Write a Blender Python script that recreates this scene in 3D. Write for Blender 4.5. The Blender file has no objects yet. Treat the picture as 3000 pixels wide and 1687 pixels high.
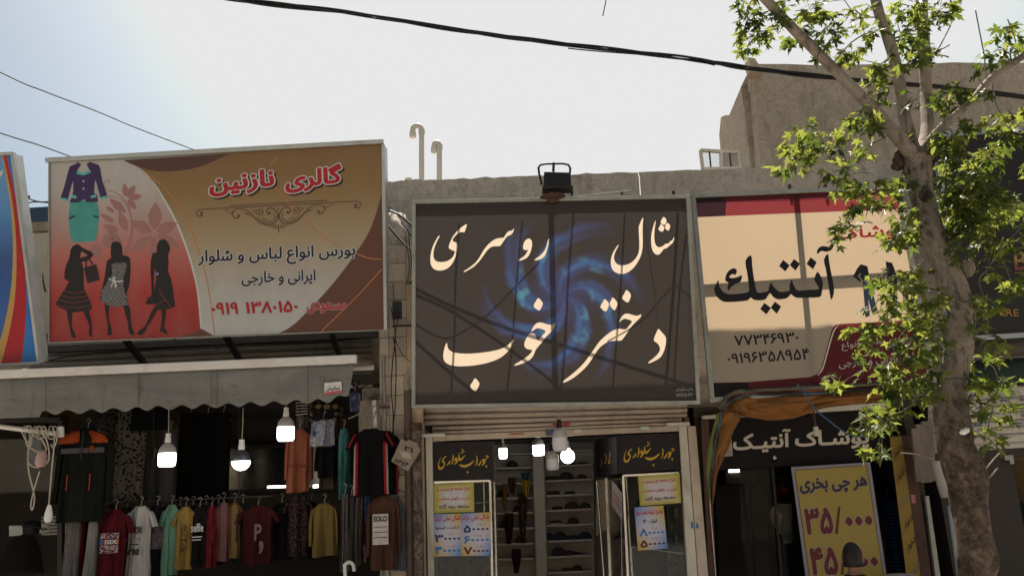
import bpy, bmesh, math, random, unicodedata
from mathutils import Vector, Matrix, noise
from mathutils.geometry import tessellate_polygon
random.seed(7)
R = math.radians
scene = bpy.context.scene
C = scene.collection

# ------------------------------------------------------------------ camera
FPX = 2350.0                       # focal length in pixels of the 3000 px wide photograph
PITCH, ROLL = R(14.0), R(2.7)
CAM = Vector((0, 0, 2.2))
_F = Vector((0, math.cos(PITCH), math.sin(PITCH)))
_X = Vector((1, 0, 0)); _U = Vector((0, -math.sin(PITCH), math.cos(PITCH)))
CR = math.cos(ROLL) * _X - math.sin(ROLL) * _U
CU = math.cos(ROLL) * _U + math.sin(ROLL) * _X
cd = bpy.data.cameras.new('camera'); cam = bpy.data.objects.new('camera', cd); C.objects.link(cam)
cd.sensor_width = 36; cd.lens = 36 * FPX / 3000; cd.clip_end = 2000; cd.clip_start = 0.05
cam.matrix_world = Matrix(((CR.x, CU.x, -_F.x, CAM.x), (CR.y, CU.y, -_F.y, CAM.y), (CR.z, CU.z, -_F.z, CAM.z), (0, 0, 0, 1)))
scene.camera = cam

# ------------------------------------------------------------------ sky, sun, exposure
SUN_EL, SUN_AZ = R(64), R(6)       # behind the shop fronts, high, a little to the right
w = bpy.data.worlds.new('World'); scene.world = w; w.use_nodes = True
nt = w.node_tree; nt.nodes.clear()
sky = nt.nodes.new('ShaderNodeTexSky'); sky.sky_type = 'NISHITA'; sky.sun_disc = False
sky.sun_elevation = SUN_EL; sky.sun_rotation = SUN_AZ
sky.air_density = 1.0; sky.dust_density = 6.0; sky.ozone_density = 1.0; sky.altitude = 1200
bg = nt.nodes.new('ShaderNodeBackground'); bg.inputs[1].default_value = 1.0
wo = nt.nodes.new('ShaderNodeOutputWorld')
def wn(ty, **k):
    x = nt.nodes.new('ShaderNode' + ty)
    for q, r in k.items(): setattr(x, q, r)
    return x
EXPOSURE = 1.5
tc = wn('TexCoord'); dt = wn('VectorMath', operation='DOT_PRODUCT')          # hazy white glare round the sun
nt.links.new(tc.outputs['Generated'], dt.inputs[0])
GLARE = R(43)
dt.inputs[1].default_value = (math.sin(SUN_AZ) * math.cos(GLARE), math.cos(SUN_AZ) * math.cos(GLARE), math.sin(GLARE))
mx = wn('Math', operation='MAXIMUM'); mx.inputs[1].default_value = 0; pw = wn('Math', operation='POWER'); pw.inputs[1].default_value = 10
nt.links.new(dt.outputs['Value'], mx.inputs[0]); nt.links.new(mx.outputs[0], pw.inputs[0])
sc1 = wn('VectorMath', operation='MULTIPLY'); sc1.inputs[1].default_value = tuple(0.0495 * q for q in (1.08, 1.03, 0.84)); nt.links.new(sky.outputs[0], sc1.inputs[0])
sc2 = wn('VectorMath', operation='SCALE'); sc2.inputs[0].default_value = (0.36, 0.348, 0.33); nt.links.new(pw.outputs[0], sc2.inputs['Scale'])
ad = wn('VectorMath', operation='ADD'); nt.links.new(sc1.outputs[0], ad.inputs[0]); nt.links.new(sc2.outputs[0], ad.inputs[1])
cp_ = wn('VectorMath', operation='MINIMUM'); cp_.inputs[1].default_value = (0.805 / 2 ** EXPOSURE,) * 3; nt.links.new(ad.outputs[0], cp_.inputs[0])   # even bright haze
nt.links.new(cp_.outputs[0], bg.inputs[0]); nt.links.new(bg.outputs[0], wo.inputs[0])
sd = bpy.data.lights.new('sun', 'SUN'); sd.energy = 4.6; sd.angle = R(0.53); sd.color = (1.0, 0.93, 0.82)
so = bpy.data.objects.new('sun', sd); C.objects.link(so); so.location = (3, 20, 30)
tosun = Vector((math.sin(SUN_AZ) * math.cos(SUN_EL), math.cos(SUN_AZ) * math.cos(SUN_EL), math.sin(SUN_EL)))
so.rotation_euler = tosun.to_track_quat('Z', 'Y').to_euler()
vs = scene.view_settings; vs.view_transform = 'Standard'; vs.look = 'None'; vs.exposure = EXPOSURE; vs.gamma = 1.0
vs.use_curve_mapping = False
scene.cycles.use_denoising = True
scene.cycles.max_bounces = 8; scene.cycles.transparent_max_bounces = 12
scene.cycles.caustics_reflective = False; scene.cycles.caustics_refractive = False

# ------------------------------------------------------------------ projection helpers
def ray(u, v):
    return _F * FPX + CR * (u - 1500) - CU * (v - 843.5)
def at(u, v, Y):                   # the point seen at photo pixel (u, v) that stands at depth Y
    d = ray(u, v); return CAM + d * (Y / d.y)
def atx(u, v, X):                  # the same on a plane of constant X
    d = ray(u, v); return CAM + d * (X / d.x)
class Plane:                       # a flat panel in the place: Y = Y0 - lean*(Z-Z0) + yaw*(X-X0)
    def __init__(s, p0, lean=0.0, yaw=0.0):
        s.p = Vector(p0); s.n = Vector((yaw, -1, -lean)).normalized()
        if s.n.y > 0: s.n = -s.n
    def __call__(s, u, v, off=0.0):
        d = ray(u, v); t = (s.p - CAM).dot(s.n) / d.dot(s.n)
        return CAM + d * t + s.n * off
def fit_lean(tl, tr, bl, br, Y):   # the lean that makes the panel's top as wide as its bottom
    um, vm = (tl[0] + br[0]) / 2, (tl[1] + br[1]) / 2
    lo, hi = -0.8, 0.8
    for _ in range(40):
        m = (lo + hi) / 2; P = Plane(at(um, vm, Y), m)
        if (P(*tr) - P(*tl)).length > (P(*br) - P(*bl)).length: lo = m
        else: hi = m
    return (lo + hi) / 2
def px(dx, Y): return dx * Y / FPX

# ------------------------------------------------------------------ object helpers
def props(o, label=None, cat=None, group=None, kind=None):
    if label: o['label'] = label
    if cat: o['category'] = cat
    if group: o['group'] = group
    if kind: o['kind'] = kind
    return o
def thing(name, loc, label, cat, group=None, rz=0.0):
    o = bpy.data.objects.new(name, None); C.objects.link(o)
    o.location = loc; o.rotation_euler = (0, 0, rz); o.empty_display_size = 0.1
    return props(o, label, cat, group)
def wloc(o):                       # roots stand free of rotation when parts are given in world coordinates
    p = Vector((0, 0, 0))
    while o is not None: p += o.location; o = o.parent
    return p
def add(name, me, mat, parent=None, loc=None, rot=None, label=None, cat=None, group=None, kind=None):
    o = bpy.data.objects.new(name, me); C.objects.link(o)
    if mat is not None and len(me.materials) == 0: me.materials.append(mat)
    if parent is not None: o.parent = parent
    if loc is not None: o.location = loc
    if rot is not None: o.rotation_euler = rot
    return props(o, label, cat, group, kind)
class MB:                          # collects faces of ONE piece
    def __init__(s): s.v = []; s.f = []; s.sm = False
    def quadbox(s, a, b):          # two matching quads -> closed box
        i = len(s.v); s.v += [Vector(p) for p in a] + [Vector(p) for p in b]; n = len(a)
        s.f.append(tuple(i + k for k in range(n))); s.f.append(tuple(i + n + k for k in reversed(range(n))))
        for k in range(n):
            l = (k + 1) % n
            s.f.append((i + l, i + k, i + n + k, i + n + l))
        return s
    def box(s, x0, x1, y0, y1, z0, z1):
        return s.quadbox([(x0, y0, z0), (x1, y0, z0), (x1, y0, z1), (x0, y0, z1)], [(x0, y1, z0), (x1, y1, z0), (x1, y1, z1), (x0, y1, z1)])
    def beam(s, a, b, n, w, d):    # bar from a to b, w wide in the plane, d deep along n (centred)
        a = Vector(a); b = Vector(b); n = Vector(n).normalized(); t = (b - a).normalized(); q = t.cross(n).normalized()
        n = q.cross(t).normalized()
        def ring(p): return [p + q * w / 2 + n * d / 2, p - q * w / 2 + n * d / 2, p - q * w / 2 - n * d / 2, p + q * w / 2 - n * d / 2]
        return s.quadbox(ring(a), ring(b))
    def tube(s, pts, r, n=8, cap=True, jitter=0.0):
        pts = [Vector(p) for p in pts]; m = len(pts); i0 = len(s.v); s.sm = True
        rr = r if isinstance(r, (list, tuple)) else [r] * m
        ref = Vector((0, 1, 0)) if abs((pts[-1] - pts[0]).normalized().y) < 0.8 else Vector((1, 0, 0))
        for k, p in enumerate(pts):
            t = (pts[min(k + 1, m - 1)] - pts[max(k - 1, 0)]).normalized()
            a = t.cross(ref).normalized(); b = t.cross(a).normalized()
            for j in range(n):
                th = 2 * math.pi * j / n; d = a * math.cos(th) + b * math.sin(th)
                rad = rr[k]
                if jitter: rad *= 1 + jitter * noise.noise(Vector((p.x * 6 + d.x * 1.3, p.y * 6 + d.y * 1.3, p.z * 5)))
                s.v.append(p + d * rad)
        for k in range(m - 1):
            for j in range(n):
                l = (j + 1) % n
                s.f.append((i0 + k * n + j, i0 + k * n + l, i0 + (k + 1) * n + l, i0 + (k + 1) * n + j))
        if cap:
            s.f.append(tuple(i0 + j for j in reversed(range(n)))); s.f.append(tuple(i0 + (m - 1) * n + j for j in range(n)))
        return s
    def lathe(s, c, prof, n=20, axis=None):      # profile of (radius, height)
        c = Vector(c); i0 = len(s.v); s.sm = True
        q = (Vector(axis).normalized().to_track_quat('Z', 'X') if axis is not None else None)
        for r, h in prof:
            for j in range(n):
                th = 2 * math.pi * j / n; p = Vector((r * math.cos(th), r * math.sin(th), h))
                s.v.append(c + (q @ p if q else p))
        for k in range(len(prof) - 1):
            for j in range(n):
                l = (j + 1) % n
                s.f.append((i0 + k * n + j, i0 + k * n + l, i0 + (k + 1) * n + l, i0 + (k + 1) * n + j))
        s.f.append(tuple(i0 + j for j in reversed(range(n)))); s.f.append(tuple(i0 + (len(prof) - 1) * n + j for j in range(n)))
        return s
    def grid(s, rows, closed=False):             # rows of points -> quads
        i0 = len(s.v); m = len(rows[0])
        for r in rows: s.v += [Vector(p) for p in r]
        for k in range(len(rows) - 1):
            for j in range(m if closed else m - 1):
                l = (j + 1) % m
                s.f.append((i0 + k * m + j, i0 + k * m + l, i0 + (k + 1) * m + l, i0 + (k + 1) * m + j))
        return s
    def poly(s, loops):                          # outline with holes -> triangles
        if not isinstance(loops[0][0], (int, float)) and len(loops[0]) and not isinstance(loops[0], Vector): pass
        i0 = len(s.v); flat = [p for l in loops for p in l]; s.v += [Vector(p) for p in flat]
        for t in tessellate_polygon([[Vector(p) for p in l] for l in loops]): s.f.append(tuple(i0 + k for k in t))
        return s
    def mesh(s, name, org=(0, 0, 0), smooth=None, fix=True):
        me = bpy.data.meshes.new(name); o = Vector(org)
        me.from_pydata([v - o for v in s.v], [], s.f)
        if fix:
            bm = bmesh.new(); bm.from_mesh(me); bmesh.ops.recalc_face_normals(bm, faces=bm.faces); bm.to_mesh(me); bm.free()
        if smooth or (smooth is None and s.sm):
            for p in me.polygons: p.use_smooth = True
            try: me.set_sharp_from_angle(angle=R(50))
            except Exception: pass
        return me
    def build(s, name, mat, parent=None, label=None, cat=None, group=None, kind=None, smooth=None, bevel=0.0, solid=0.0, base=None, fix=True):
        if parent is not None: org = wloc(parent)
        else:
            xs = [v.x for v in s.v]; ys = [v.y for v in s.v]; zs = [v.z for v in s.v]
            org = Vector(base) if base is not None else Vector(((min(xs) + max(xs)) / 2, (min(ys) + max(ys)) / 2, min(zs)))
        o = add(name, s.mesh(name, org, smooth, fix), mat, parent, loc=None if parent is not None else org, label=label, cat=cat, group=group, kind=kind)
        if bevel:
            b = o.modifiers.new('bevel', 'BEVEL'); b.width = bevel; b.segments = 2; b.limit_method = 'ANGLE'
        if solid:
            b = o.modifiers.new('thickness', 'SOLIDIFY'); b.thickness = solid; b.offset = -1
        return o
def smooth_loop(pts, n=3, closed=True):          # Catmull-Rom through control points
    m = len(pts); out = []
    for i in range(m if closed else m - 1):
        p0, p1, p2, p3 = (pts[(i - 1) % m], pts[i], pts[(i + 1) % m], pts[(i + 2) % m]) if closed else (pts[max(i - 1, 0)], pts[i], pts[i + 1], pts[min(i + 2, m - 1)])
        for k in range(n):
            t = k / n
            out.append(tuple(0.5 * ((2 * b) + (-a + c) * t + (2 * a - 5 * b + 4 * c - d) * t * t + (-a + 3 * b - 3 * c + d) * t ** 3) for a, b, c, d in zip(p0, p1, p2, p3)))
    if not closed: out.append(tuple(pts[-1]))
    return out
def crop(pts, u0, v0, s): return [(u0 + x / s, v0 + y / s) for x, y in pts]
def ribbon(pts, wd):                             # pen stroke -> outline, wd one width or one per point
    ww = wd if isinstance(wd, (list, tuple)) else [wd] * len(pts)
    if len(pts) > 2:
        z = smooth_loop([(p[0], p[1], q) for p, q in zip(pts, ww)], 4, False); pts = [(a, b) for a, b, c in z]; ww = [c for a, b, c in z]
    L, Rr = [], []
    for i, p in enumerate(pts):
        a = pts[max(i - 1, 0)]; b = pts[min(i + 1, len(pts) - 1)]
        dx, dy = b[0] - a[0], b[1] - a[1]; l = math.hypot(dx, dy) or 1
        L.append((p[0] - dy / l * ww[i] / 2, p[1] + dx / l * ww[i] / 2)); Rr.append((p[0] + dy / l * ww[i] / 2, p[1] - dx / l * ww[i] / 2))
    return L, Rr
def stroke(mb, P, pts, wd, off):
    L, Rr = ribbon(pts, wd)
    mb.grid([[P(*a, off), P(*b, off)] for a, b in zip(L, Rr)]); return mb
def flat(name, P, loops, off, mat, parent, sm=0, **k):   # printed shape on a panel, outlines in photo pixels
    for l in loops:
        o = MB().poly([[P(*p, off) for p in (smooth_loop(l, sm) if sm else l)]]).build(name, mat, parent, smooth=False, **k)
    return o

# ------------------------------------------------------------------ lettering
FORMS = {}
for cp in list(range(0xFB50, 0xFDFF)) + list(range(0xFE70, 0xFEFD)):
    d = unicodedata.decomposition(chr(cp)).split()
    if d and d[0] in ('<isolated>', '<final>', '<initial>', '<medial>') and len(d) in (2, 3):
        FORMS.setdefault(''.join(chr(int(x, 16)) for x in d[1:]), {})[d[0][1:-1]] = chr(cp)
def shape(s):                      # logical Persian text -> joined glyphs in visual order
    toks = []; i = 0
    while i < len(s):
        if s[i:i + 2] in ('\u0644\u0627', '\u0644\u0622'): toks.append(s[i:i + 2]); i += 2
        else: toks.append(s[i]); i += 1
    def two(t): return t == '\u0640' or 'initial' in FORMS.get(t, {})
    def any_(t): return t == '\u0640' or 'final' in FORMS.get(t, {})
    out = []
    for i, t in enumerate(toks):
        pv = i > 0 and two(toks[i - 1]) and any_(t); nx = i + 1 < len(toks) and two(t) and any_(toks[i + 1])
        f = FORMS.get(t)
        out.append(f.get('medial' if pv and nx else 'final' if pv else 'initial' if nx else 'isolated', t) if f else t)
    vis = out[::-1]; res = []; k = 0
    while k < len(vis):            # numbers keep their order
        if vis[k].isdigit() or (vis[k] in '/' ):
            j = k
            while j < len(vis) and (vis[j].isdigit() or vis[j] == '/'): j += 1
            res += vis[k:j][::-1]; k = j
        else:
            res.append({'(': ')', ')': '('}.get(vis[k], vis[k])); k += 1
    return ''.join(res)
_tc = {}
def _area(p): return sum(p[i][0] * p[(i + 1) % len(p)][1] - p[(i + 1) % len(p)][0] * p[i][1] for i in range(len(p))) / 2
def _inside(q, p):
    r = False
    for i in range(len(p)):
        (x1, y1), (x2, y2) = p[i], p[(i + 1) % len(p)]
        if (y1 > q[1]) != (y2 > q[1]) and q[0] < (x2 - x1) * (q[1] - y1) / (y2 - y1) + x1: r = not r
    return r
def glyphs(s, latin=False):        # outlines of a line of text, each contour filled by itself (pen strokes may overlap)
    if s not in _tc:
        cu = bpy.data.curves.new('t', 'FONT'); cu.body = s if latin else shape(s)
        o = bpy.data.objects.new('t', cu); C.objects.link(o)
        cv = o.to_curve(bpy.context.evaluated_depsgraph_get()); loops = []
        for sp in cv.splines:
            bp = sp.bezier_points; l = []
            for i in range(len(bp)):
                p0, p1 = bp[i], bp[(i + 1) % len(bp)]; A0, B0, C0, D0 = p0.co, p0.handle_right, p1.handle_left, p1.co
                straight = (B0 - A0).cross(D0 - A0).length < 1e-5 and (C0 - A0).cross(D0 - A0).length < 1e-5
                for k in range(1 if straight else 3):
                    t = k / 3; q = A0 * (1 - t) ** 3 + B0 * 3 * t * (1 - t) ** 2 + C0 * 3 * t * t * (1 - t) + D0 * t ** 3; l.append((q.x, q.y))
            if len(l) > 2: loops.append(l)
        o.to_curve_clear(); bpy.data.objects.remove(o); bpy.data.curves.remove(cu)
        big = max(loops, key=lambda l: abs(_area(l))); sg = _area(big) > 0
        outer = [l for l in loops if (_area(l) > 0) == sg]; holes = [l for l in loops if (_area(l) > 0) != sg]
        V, F, Ly = [], [], []
        for n_, l in enumerate(outer):
            hs = [h for h in holes if _inside(h[0], l)]; i0 = len(V)
            for ll in [l] + hs: V += ll; Ly += [n_ % 4] * len(ll)
            for t in tessellate_polygon([[Vector((x, y, 0)) for x, y in ll] for ll in [l] + hs]): F.append(tuple(i0 + k for k in t))
        xs = [a for a, b in V]; ys = [b for a, b in V]
        _tc[s] = (V, F, min(xs), max(xs), min(ys), max(ys), Ly)
    return _tc[s]
def text(mb, P, s, quad, off, bold=0.0, latin=False, ref=0.0):
    """lay a line of text into the pixel quad (tl, tr, br, bl) on panel P; bold thickens the pen by laying shifted copies a hair apart"""
    V, F, x0, x1, y0, y1, Ly = glyphs(s, latin)
    x0 -= ref; x1 += ref; y0 -= ref; y1 += ref
    tl, tr, br, bl = quad
    nb = 0 if bold == 0 else 8 if bold < .05 else 12
    for k, (dx, dy) in enumerate([(0, 0)] + [(bold * math.cos(2 * math.pi * j / nb), bold * math.sin(2 * math.pi * j / nb)) for j in range(nb)]):
        i0 = len(mb.v)
        for (x, y), ly in zip(V, Ly):
            a = (x + dx - x0) / (x1 - x0); b = (y1 - y - dy) / (y1 - y0)
            u = (tl[0] * (1 - a) + tr[0] * a) * (1 - b) + (bl[0] * (1 - a) + br[0] * a) * b
            v = (tl[1] * (1 - a) + tr[1] * a) * (1 - b) + (bl[1] * (1 - a) + br[1] * a) * b
            mb.v.append(P(u, v, off + k * 0.00008 + ly * 0.00002))
        mb.f += [tuple(i0 + k for k in f) for f in F]
    return mb
def rect(u0, v0, u1, v1, slope=0.0, lean=0.0):   # pixel quad with sloping lines
    h = v1 - v0; w_ = u1 - u0
    return [(u0, v0), (u1, v0 + slope * w_), (u1 + lean * h, v1 + slope * w_), (u0 + lean * h, v1)]

# ------------------------------------------------------------------ materials
MATS = {}
class NG:
    def __init__(s, name):
        s.m = bpy.data.materials.new(name); s.m.use_nodes = True; s.t = s.m.node_tree; s.t.nodes.clear()
        s.out = s.t.nodes.new('ShaderNodeOutputMaterial')
    def n(s, ty, **k):
        x = s.t.nodes.new('ShaderNode' + ty)
        for a, b in k.items():
            if a.startswith('i_'):
                key = a[2:]; key = int(key) if key.isdigit() else key
                x.inputs[key].default_value = b
            else: setattr(x, a, b)
        return x
    def l(s, a, b): s.t.links.new(a, b)
    def pos(s, scale=(1, 1, 1), loc=(0, 0, 0), rot=(0, 0, 0), obj=False):
        src = s.n('TexCoord').outputs['Object'] if obj else s.n('NewGeometry').outputs['Position']
        mp = s.n('Mapping'); mp.inputs['Scale'].default_value = scale; mp.inputs['Location'].default_value = loc; mp.inputs['Rotation'].default_value = rot
        s.l(src, mp.inputs[0]); return mp.outputs[0]
    def noise(s, vec, scale, detail=4, rough=0.55, dist=0.0):
        x = s.n('TexNoise'); x.inputs['Scale'].default_value = scale; x.inputs['Detail'].default_value = detail
        x.inputs['Roughness'].default_value = rough; x.inputs['Distortion'].default_value = dist
        s.l(vec, x.inputs['Vector']); return x.outputs['Fac']
    def ramp(s, fac, stops, interp='LINEAR'):
        x = s.n('ValToRGB'); x.color_ramp.interpolation = interp; e = x.color_ramp.elements
        while len(e) > 1: e.remove(e[-1])
        e[0].position = stops[0][0]; e[0].color = (*c3(stops[0][1]), 1)
        for p, c in stops[1:]:
            q = e.new(p); q.color = (*c3(c), 1)
        s.l(fac, x.inputs[0]); return x.outputs[0]
    def mix(s, fac, a, b, mode='MIX'):
        x = s.n('Mix', data_type='RGBA', blend_type=mode)
        for sock, val in ((x.inputs[0], fac), (x.inputs[6], a), (x.inputs[7], b)):
            if hasattr(val, 'default_value') or hasattr(val, 'is_linked'): s.l(val, sock)
            elif sock.type == 'VALUE': sock.default_value = val
            else: sock.default_value = (*c3(val), 1)
        return x.outputs[2]
    def math(s, op, a, b=None, clamp=False):
        x = s.n('Math', operation=op, use_clamp=clamp)
        for i, val in enumerate((a, b)):
            if val is None: continue
            if isinstance(val, (int, float)): x.inputs[i].default_value = val
            else: s.l(val, x.inputs[i])
        return x.outputs[0]
    def bump(s, h, strength=0.3, dist=0.01):
        x = s.n('Bump'); x.inputs['Strength'].default_value = strength; x.inputs['Distance'].default_value = dist
        s.l(h, x.inputs['Height']); return x.outputs[0]
    def surf(s, col, rough=0.7, metal=0.0, normal=None, trans=0.0, tcol=None, spec=0.3, coat=0.0):
        p = s.n('BsdfPrincipled'); p.inputs['Metallic'].default_value = metal; p.inputs['Specular IOR Level'].default_value = spec
        p.inputs['Coat Weight'].default_value = coat
        if isinstance(rough, (int, float)): p.inputs['Roughness'].default_value = rough
        else: s.l(rough, p.inputs['Roughness'])
        def setc(sock, c):
            if hasattr(c, 'is_linked'): s.l(c, sock)
            else: sock.default_value = (*c3(c), 1)
        setc(p.inputs['Base Color'], col)
        if normal is not None: s.l(normal, p.inputs['Normal'])
        sh = p.outputs[0]
        if trans:
            t = s.n('BsdfTranslucent'); setc(t.inputs[0], tcol if tcol is not None else col)
            mx = s.n('MixShader'); mx.inputs[0].default_value = trans
            s.l(sh, mx.inputs[1]); s.l(t.outputs[0], mx.inputs[2]); sh = mx.outputs[0]
        s.l(sh, s.out.inputs[0]); return s.m
def c3(c):
    if isinstance(c, str):         # display hex -> linear
        c = [int(c[i:i + 2], 16) / 255 for i in (0, 2, 4)]
        return tuple(x / 12.92 if x < 0.04045 else ((x + 0.055) / 1.055) ** 2.4 for x in c)
    if isinstance(c, (int, float)): return (c, c, c)
    return tuple(c[:3])
def M(name, col, rough=0.7, var=0.18, scale=9.0, metal=0.0, bump=0.0, trans=0.0, spec=0.3, dirt=0.0, streak=False, coat=0.0, tcol=None, bscale=60):
    """plain surface with uneven tone, optional dirt and fine relief"""
    if name in MATS: return MATS[name]
    g = NG(name); c = c3(col); v = g.pos((1, 1, 0.25) if streak else (1, 1, 1))
    f = g.noise(v, scale, 5, 0.6)
    cc = g.ramp(f, [(0.25, tuple(x * (1 - var) for x in c)), (0.75, tuple(min(1, x * (1 + var)) for x in c))])
    if dirt:
        d = g.noise(g.pos((1, 1, 0.35)), scale * 0.45, 6, 0.7, 0.6)
        dm = g.ramp(d, [(0.48, 0.0), (0.72, dirt)])
        cc = g.mix(dm, cc, tuple(x * 0.35 * k for x, k in zip(c, (1.0, 0.9, 0.75))))
    nrm = g.bump(g.noise(g.pos(), bscale, 4, 0.65), bump, 0.01) if bump else None
    rg = g.math('MULTIPLY_ADD', f, 0.25); g.t.nodes[-1].inputs[2].default_value = max(0.02, rough - 0.12)
    MATS[name] = g.surf(cc, rg, metal, nrm, trans, tcol, spec, coat); return MATS[name]
def grad(name, z0, z1, stops, rough=0.45, trans=0.0, axis='Z', weave=0.07, mul=1.0):
    stops = [(p, tuple(mul * q for q in c3(c))) for p, c in stops]
    """printed vertical colour blend"""
    g = NG(name); sp = g.n('SeparateXYZ'); g.l(g.n('NewGeometry').outputs['Position'], sp.inputs[0])
    mr = g.n('MapRange'); mr.inputs['From Min'].default_value = z0; mr.inputs['From Max'].default_value = z1
    g.l(sp.outputs[axis], mr.inputs[0]); c = g.ramp(mr.outputs[0], stops)
    f = g.noise(g.pos((1, 1, 0.3)), 5, 5, 0.6)
    c = g.mix(g.ramp(f, [(0.3, 0.0), (0.8, weave * 4)]), c, (0.2, 0.16, 0.12))
    MATS[name] = g.surf(c, rough, 0, g.bump(g.noise(g.pos((1, 1, .4)), 2.5, 3, .5), .25, .05), trans, None, 0.35); return MATS[name]
def concrete(name, base='d6c8b5', dark='9c8d7a'):
    g = NG(name); v = g.pos(); b = c3(base); d = c3(dark)
    big = g.noise(v, 0.8, 6, 0.7, 0.6); mid = g.noise(v, 5, 7, 0.75, 0.4); fine = g.noise(v, 15, 6, 0.8); grit = g.noise(v, 34, 5, 0.8)
    st = g.noise(g.pos((1.3, 1.3, 0.22)), 1.7, 7, 0.72, 0.9)
    c = g.ramp(mid, [(0.3, tuple(x * 0.8 for x in b)), (0.7, tuple(x * 1.15 for x in b))])
    c = g.mix(g.ramp(st, [(0.52, 0.0), (0.72, 0.7)]), c, d)
    c = g.mix(g.ramp(big, [(0.5, 0.0), (0.75, 0.45)]), c, tuple(min(1, x * 1.22) for x in b))
    c = g.mix(g.ramp(fine, [(0.34, 0.5), (0.46, 0.0)]), c, tuple(x * 0.5 for x in d))
    c = g.mix(g.ramp(grit, [(0.34, 0.5), (0.46, 0.0)]), c, tuple(x * 0.45 for x in d))
    vo = g.n('TexVoronoi', feature='DISTANCE_TO_EDGE'); vo.inputs['Scale'].default_value = 1.1; ds = g.n('VectorMath', operation='ADD'); nv = g.n('TexNoise'); nv.inputs['Scale'].default_value = 3; nv.inputs['Detail'].default_value = 5; g.l(v, nv.inputs['Vector']); sv_ = g.n('VectorMath', operation='SCALE'); sv_.inputs['Scale'].default_value = .9; g.l(nv.outputs['Color'], sv_.inputs[0]); g.l(v, ds.inputs[0]); g.l(sv_.outputs[0], ds.inputs[1]); g.l(ds.outputs[0], vo.inputs['Vector'])
    c = g.mix(g.ramp(vo.outputs['Distance'], [(0.003, 0.3), (0.009, 0.0)]), c, tuple(x * 0.5 for x in d))
    h = g.math('ADD', g.math('MULTIPLY', fine, 0.8), mid)
    MATS[name] = g.surf(c, 0.92, 0, g.bump(h, 1.0, 0.05), spec=0.15); return MATS[name]
def bark(name, a='b0a494', b='6d5f52', c='3c342d', rough=False):
    g = NG(name); v = g.pos((1, 1, 0.55)); n1 = g.noise(v, 9, 5, 0.6, 1.2); n2 = g.noise(v, 22, 6, 0.7, 0.8); n3 = g.noise(v, 70, 4, 0.7)
    col = g.ramp(n1, [(0.36, b), (0.5, a), (0.66, tuple(x * 1.1 for x in c3(a)))])
    if rough: col = g.ramp(g.noise(v, 13, 7, 0.75, 1.5), [(0.34, c), (0.5, b), (0.66, a)])
    col = g.mix(g.ramp(n2, [(0.60, 0.0), (0.68, 0.9)]), col, c)
    h = g.math('ADD', n2, g.math('MULTIPLY', n3, 0.4))
    MATS[name] = g.surf(col, 0.85, 0, g.bump(h, 0.9 if rough else 0.45, 0.03), spec=0.2); return MATS[name]
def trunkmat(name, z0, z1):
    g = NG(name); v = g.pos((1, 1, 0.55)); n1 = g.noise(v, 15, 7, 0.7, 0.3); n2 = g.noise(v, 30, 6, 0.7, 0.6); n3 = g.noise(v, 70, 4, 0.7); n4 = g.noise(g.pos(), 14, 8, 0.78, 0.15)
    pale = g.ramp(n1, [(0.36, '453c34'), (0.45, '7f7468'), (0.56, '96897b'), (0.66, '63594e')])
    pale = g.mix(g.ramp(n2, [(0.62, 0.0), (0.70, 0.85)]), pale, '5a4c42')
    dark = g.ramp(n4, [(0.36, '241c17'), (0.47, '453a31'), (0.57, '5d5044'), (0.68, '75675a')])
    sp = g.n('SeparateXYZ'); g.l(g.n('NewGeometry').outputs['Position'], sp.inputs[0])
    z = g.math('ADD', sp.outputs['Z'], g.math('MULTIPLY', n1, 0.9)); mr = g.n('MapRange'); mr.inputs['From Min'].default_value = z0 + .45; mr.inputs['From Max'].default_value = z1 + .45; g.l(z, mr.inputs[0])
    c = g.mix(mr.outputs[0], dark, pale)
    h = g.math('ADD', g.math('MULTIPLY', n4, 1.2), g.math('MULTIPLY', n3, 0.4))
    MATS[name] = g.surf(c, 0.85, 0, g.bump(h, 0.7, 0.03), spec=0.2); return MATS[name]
def leafmat(name, col, tcol):
    g = NG(name); f = g.noise(g.pos(), 14, 4, 0.6); oi = g.n('ObjectInfo')
    k = g.math('ADD', g.math('MULTIPLY', f, 0.7), g.math('MULTIPLY', oi.outputs['Random'], 0.3))
    c = g.ramp(k, [(0.3, tuple(x * 0.6 for x in c3(col))), (0.75, tuple(x * 1.3 for x in c3(col)))])
    t = g.ramp(k, [(0.3, tuple(x * 0.6 for x in c3(tcol))), (0.75, tuple(x * 1.25 for x in c3(tcol)))])
    MATS[name] = g.surf(c, 0.45, 0, None, 0.5, t, 0.3); return MATS[name]
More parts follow.
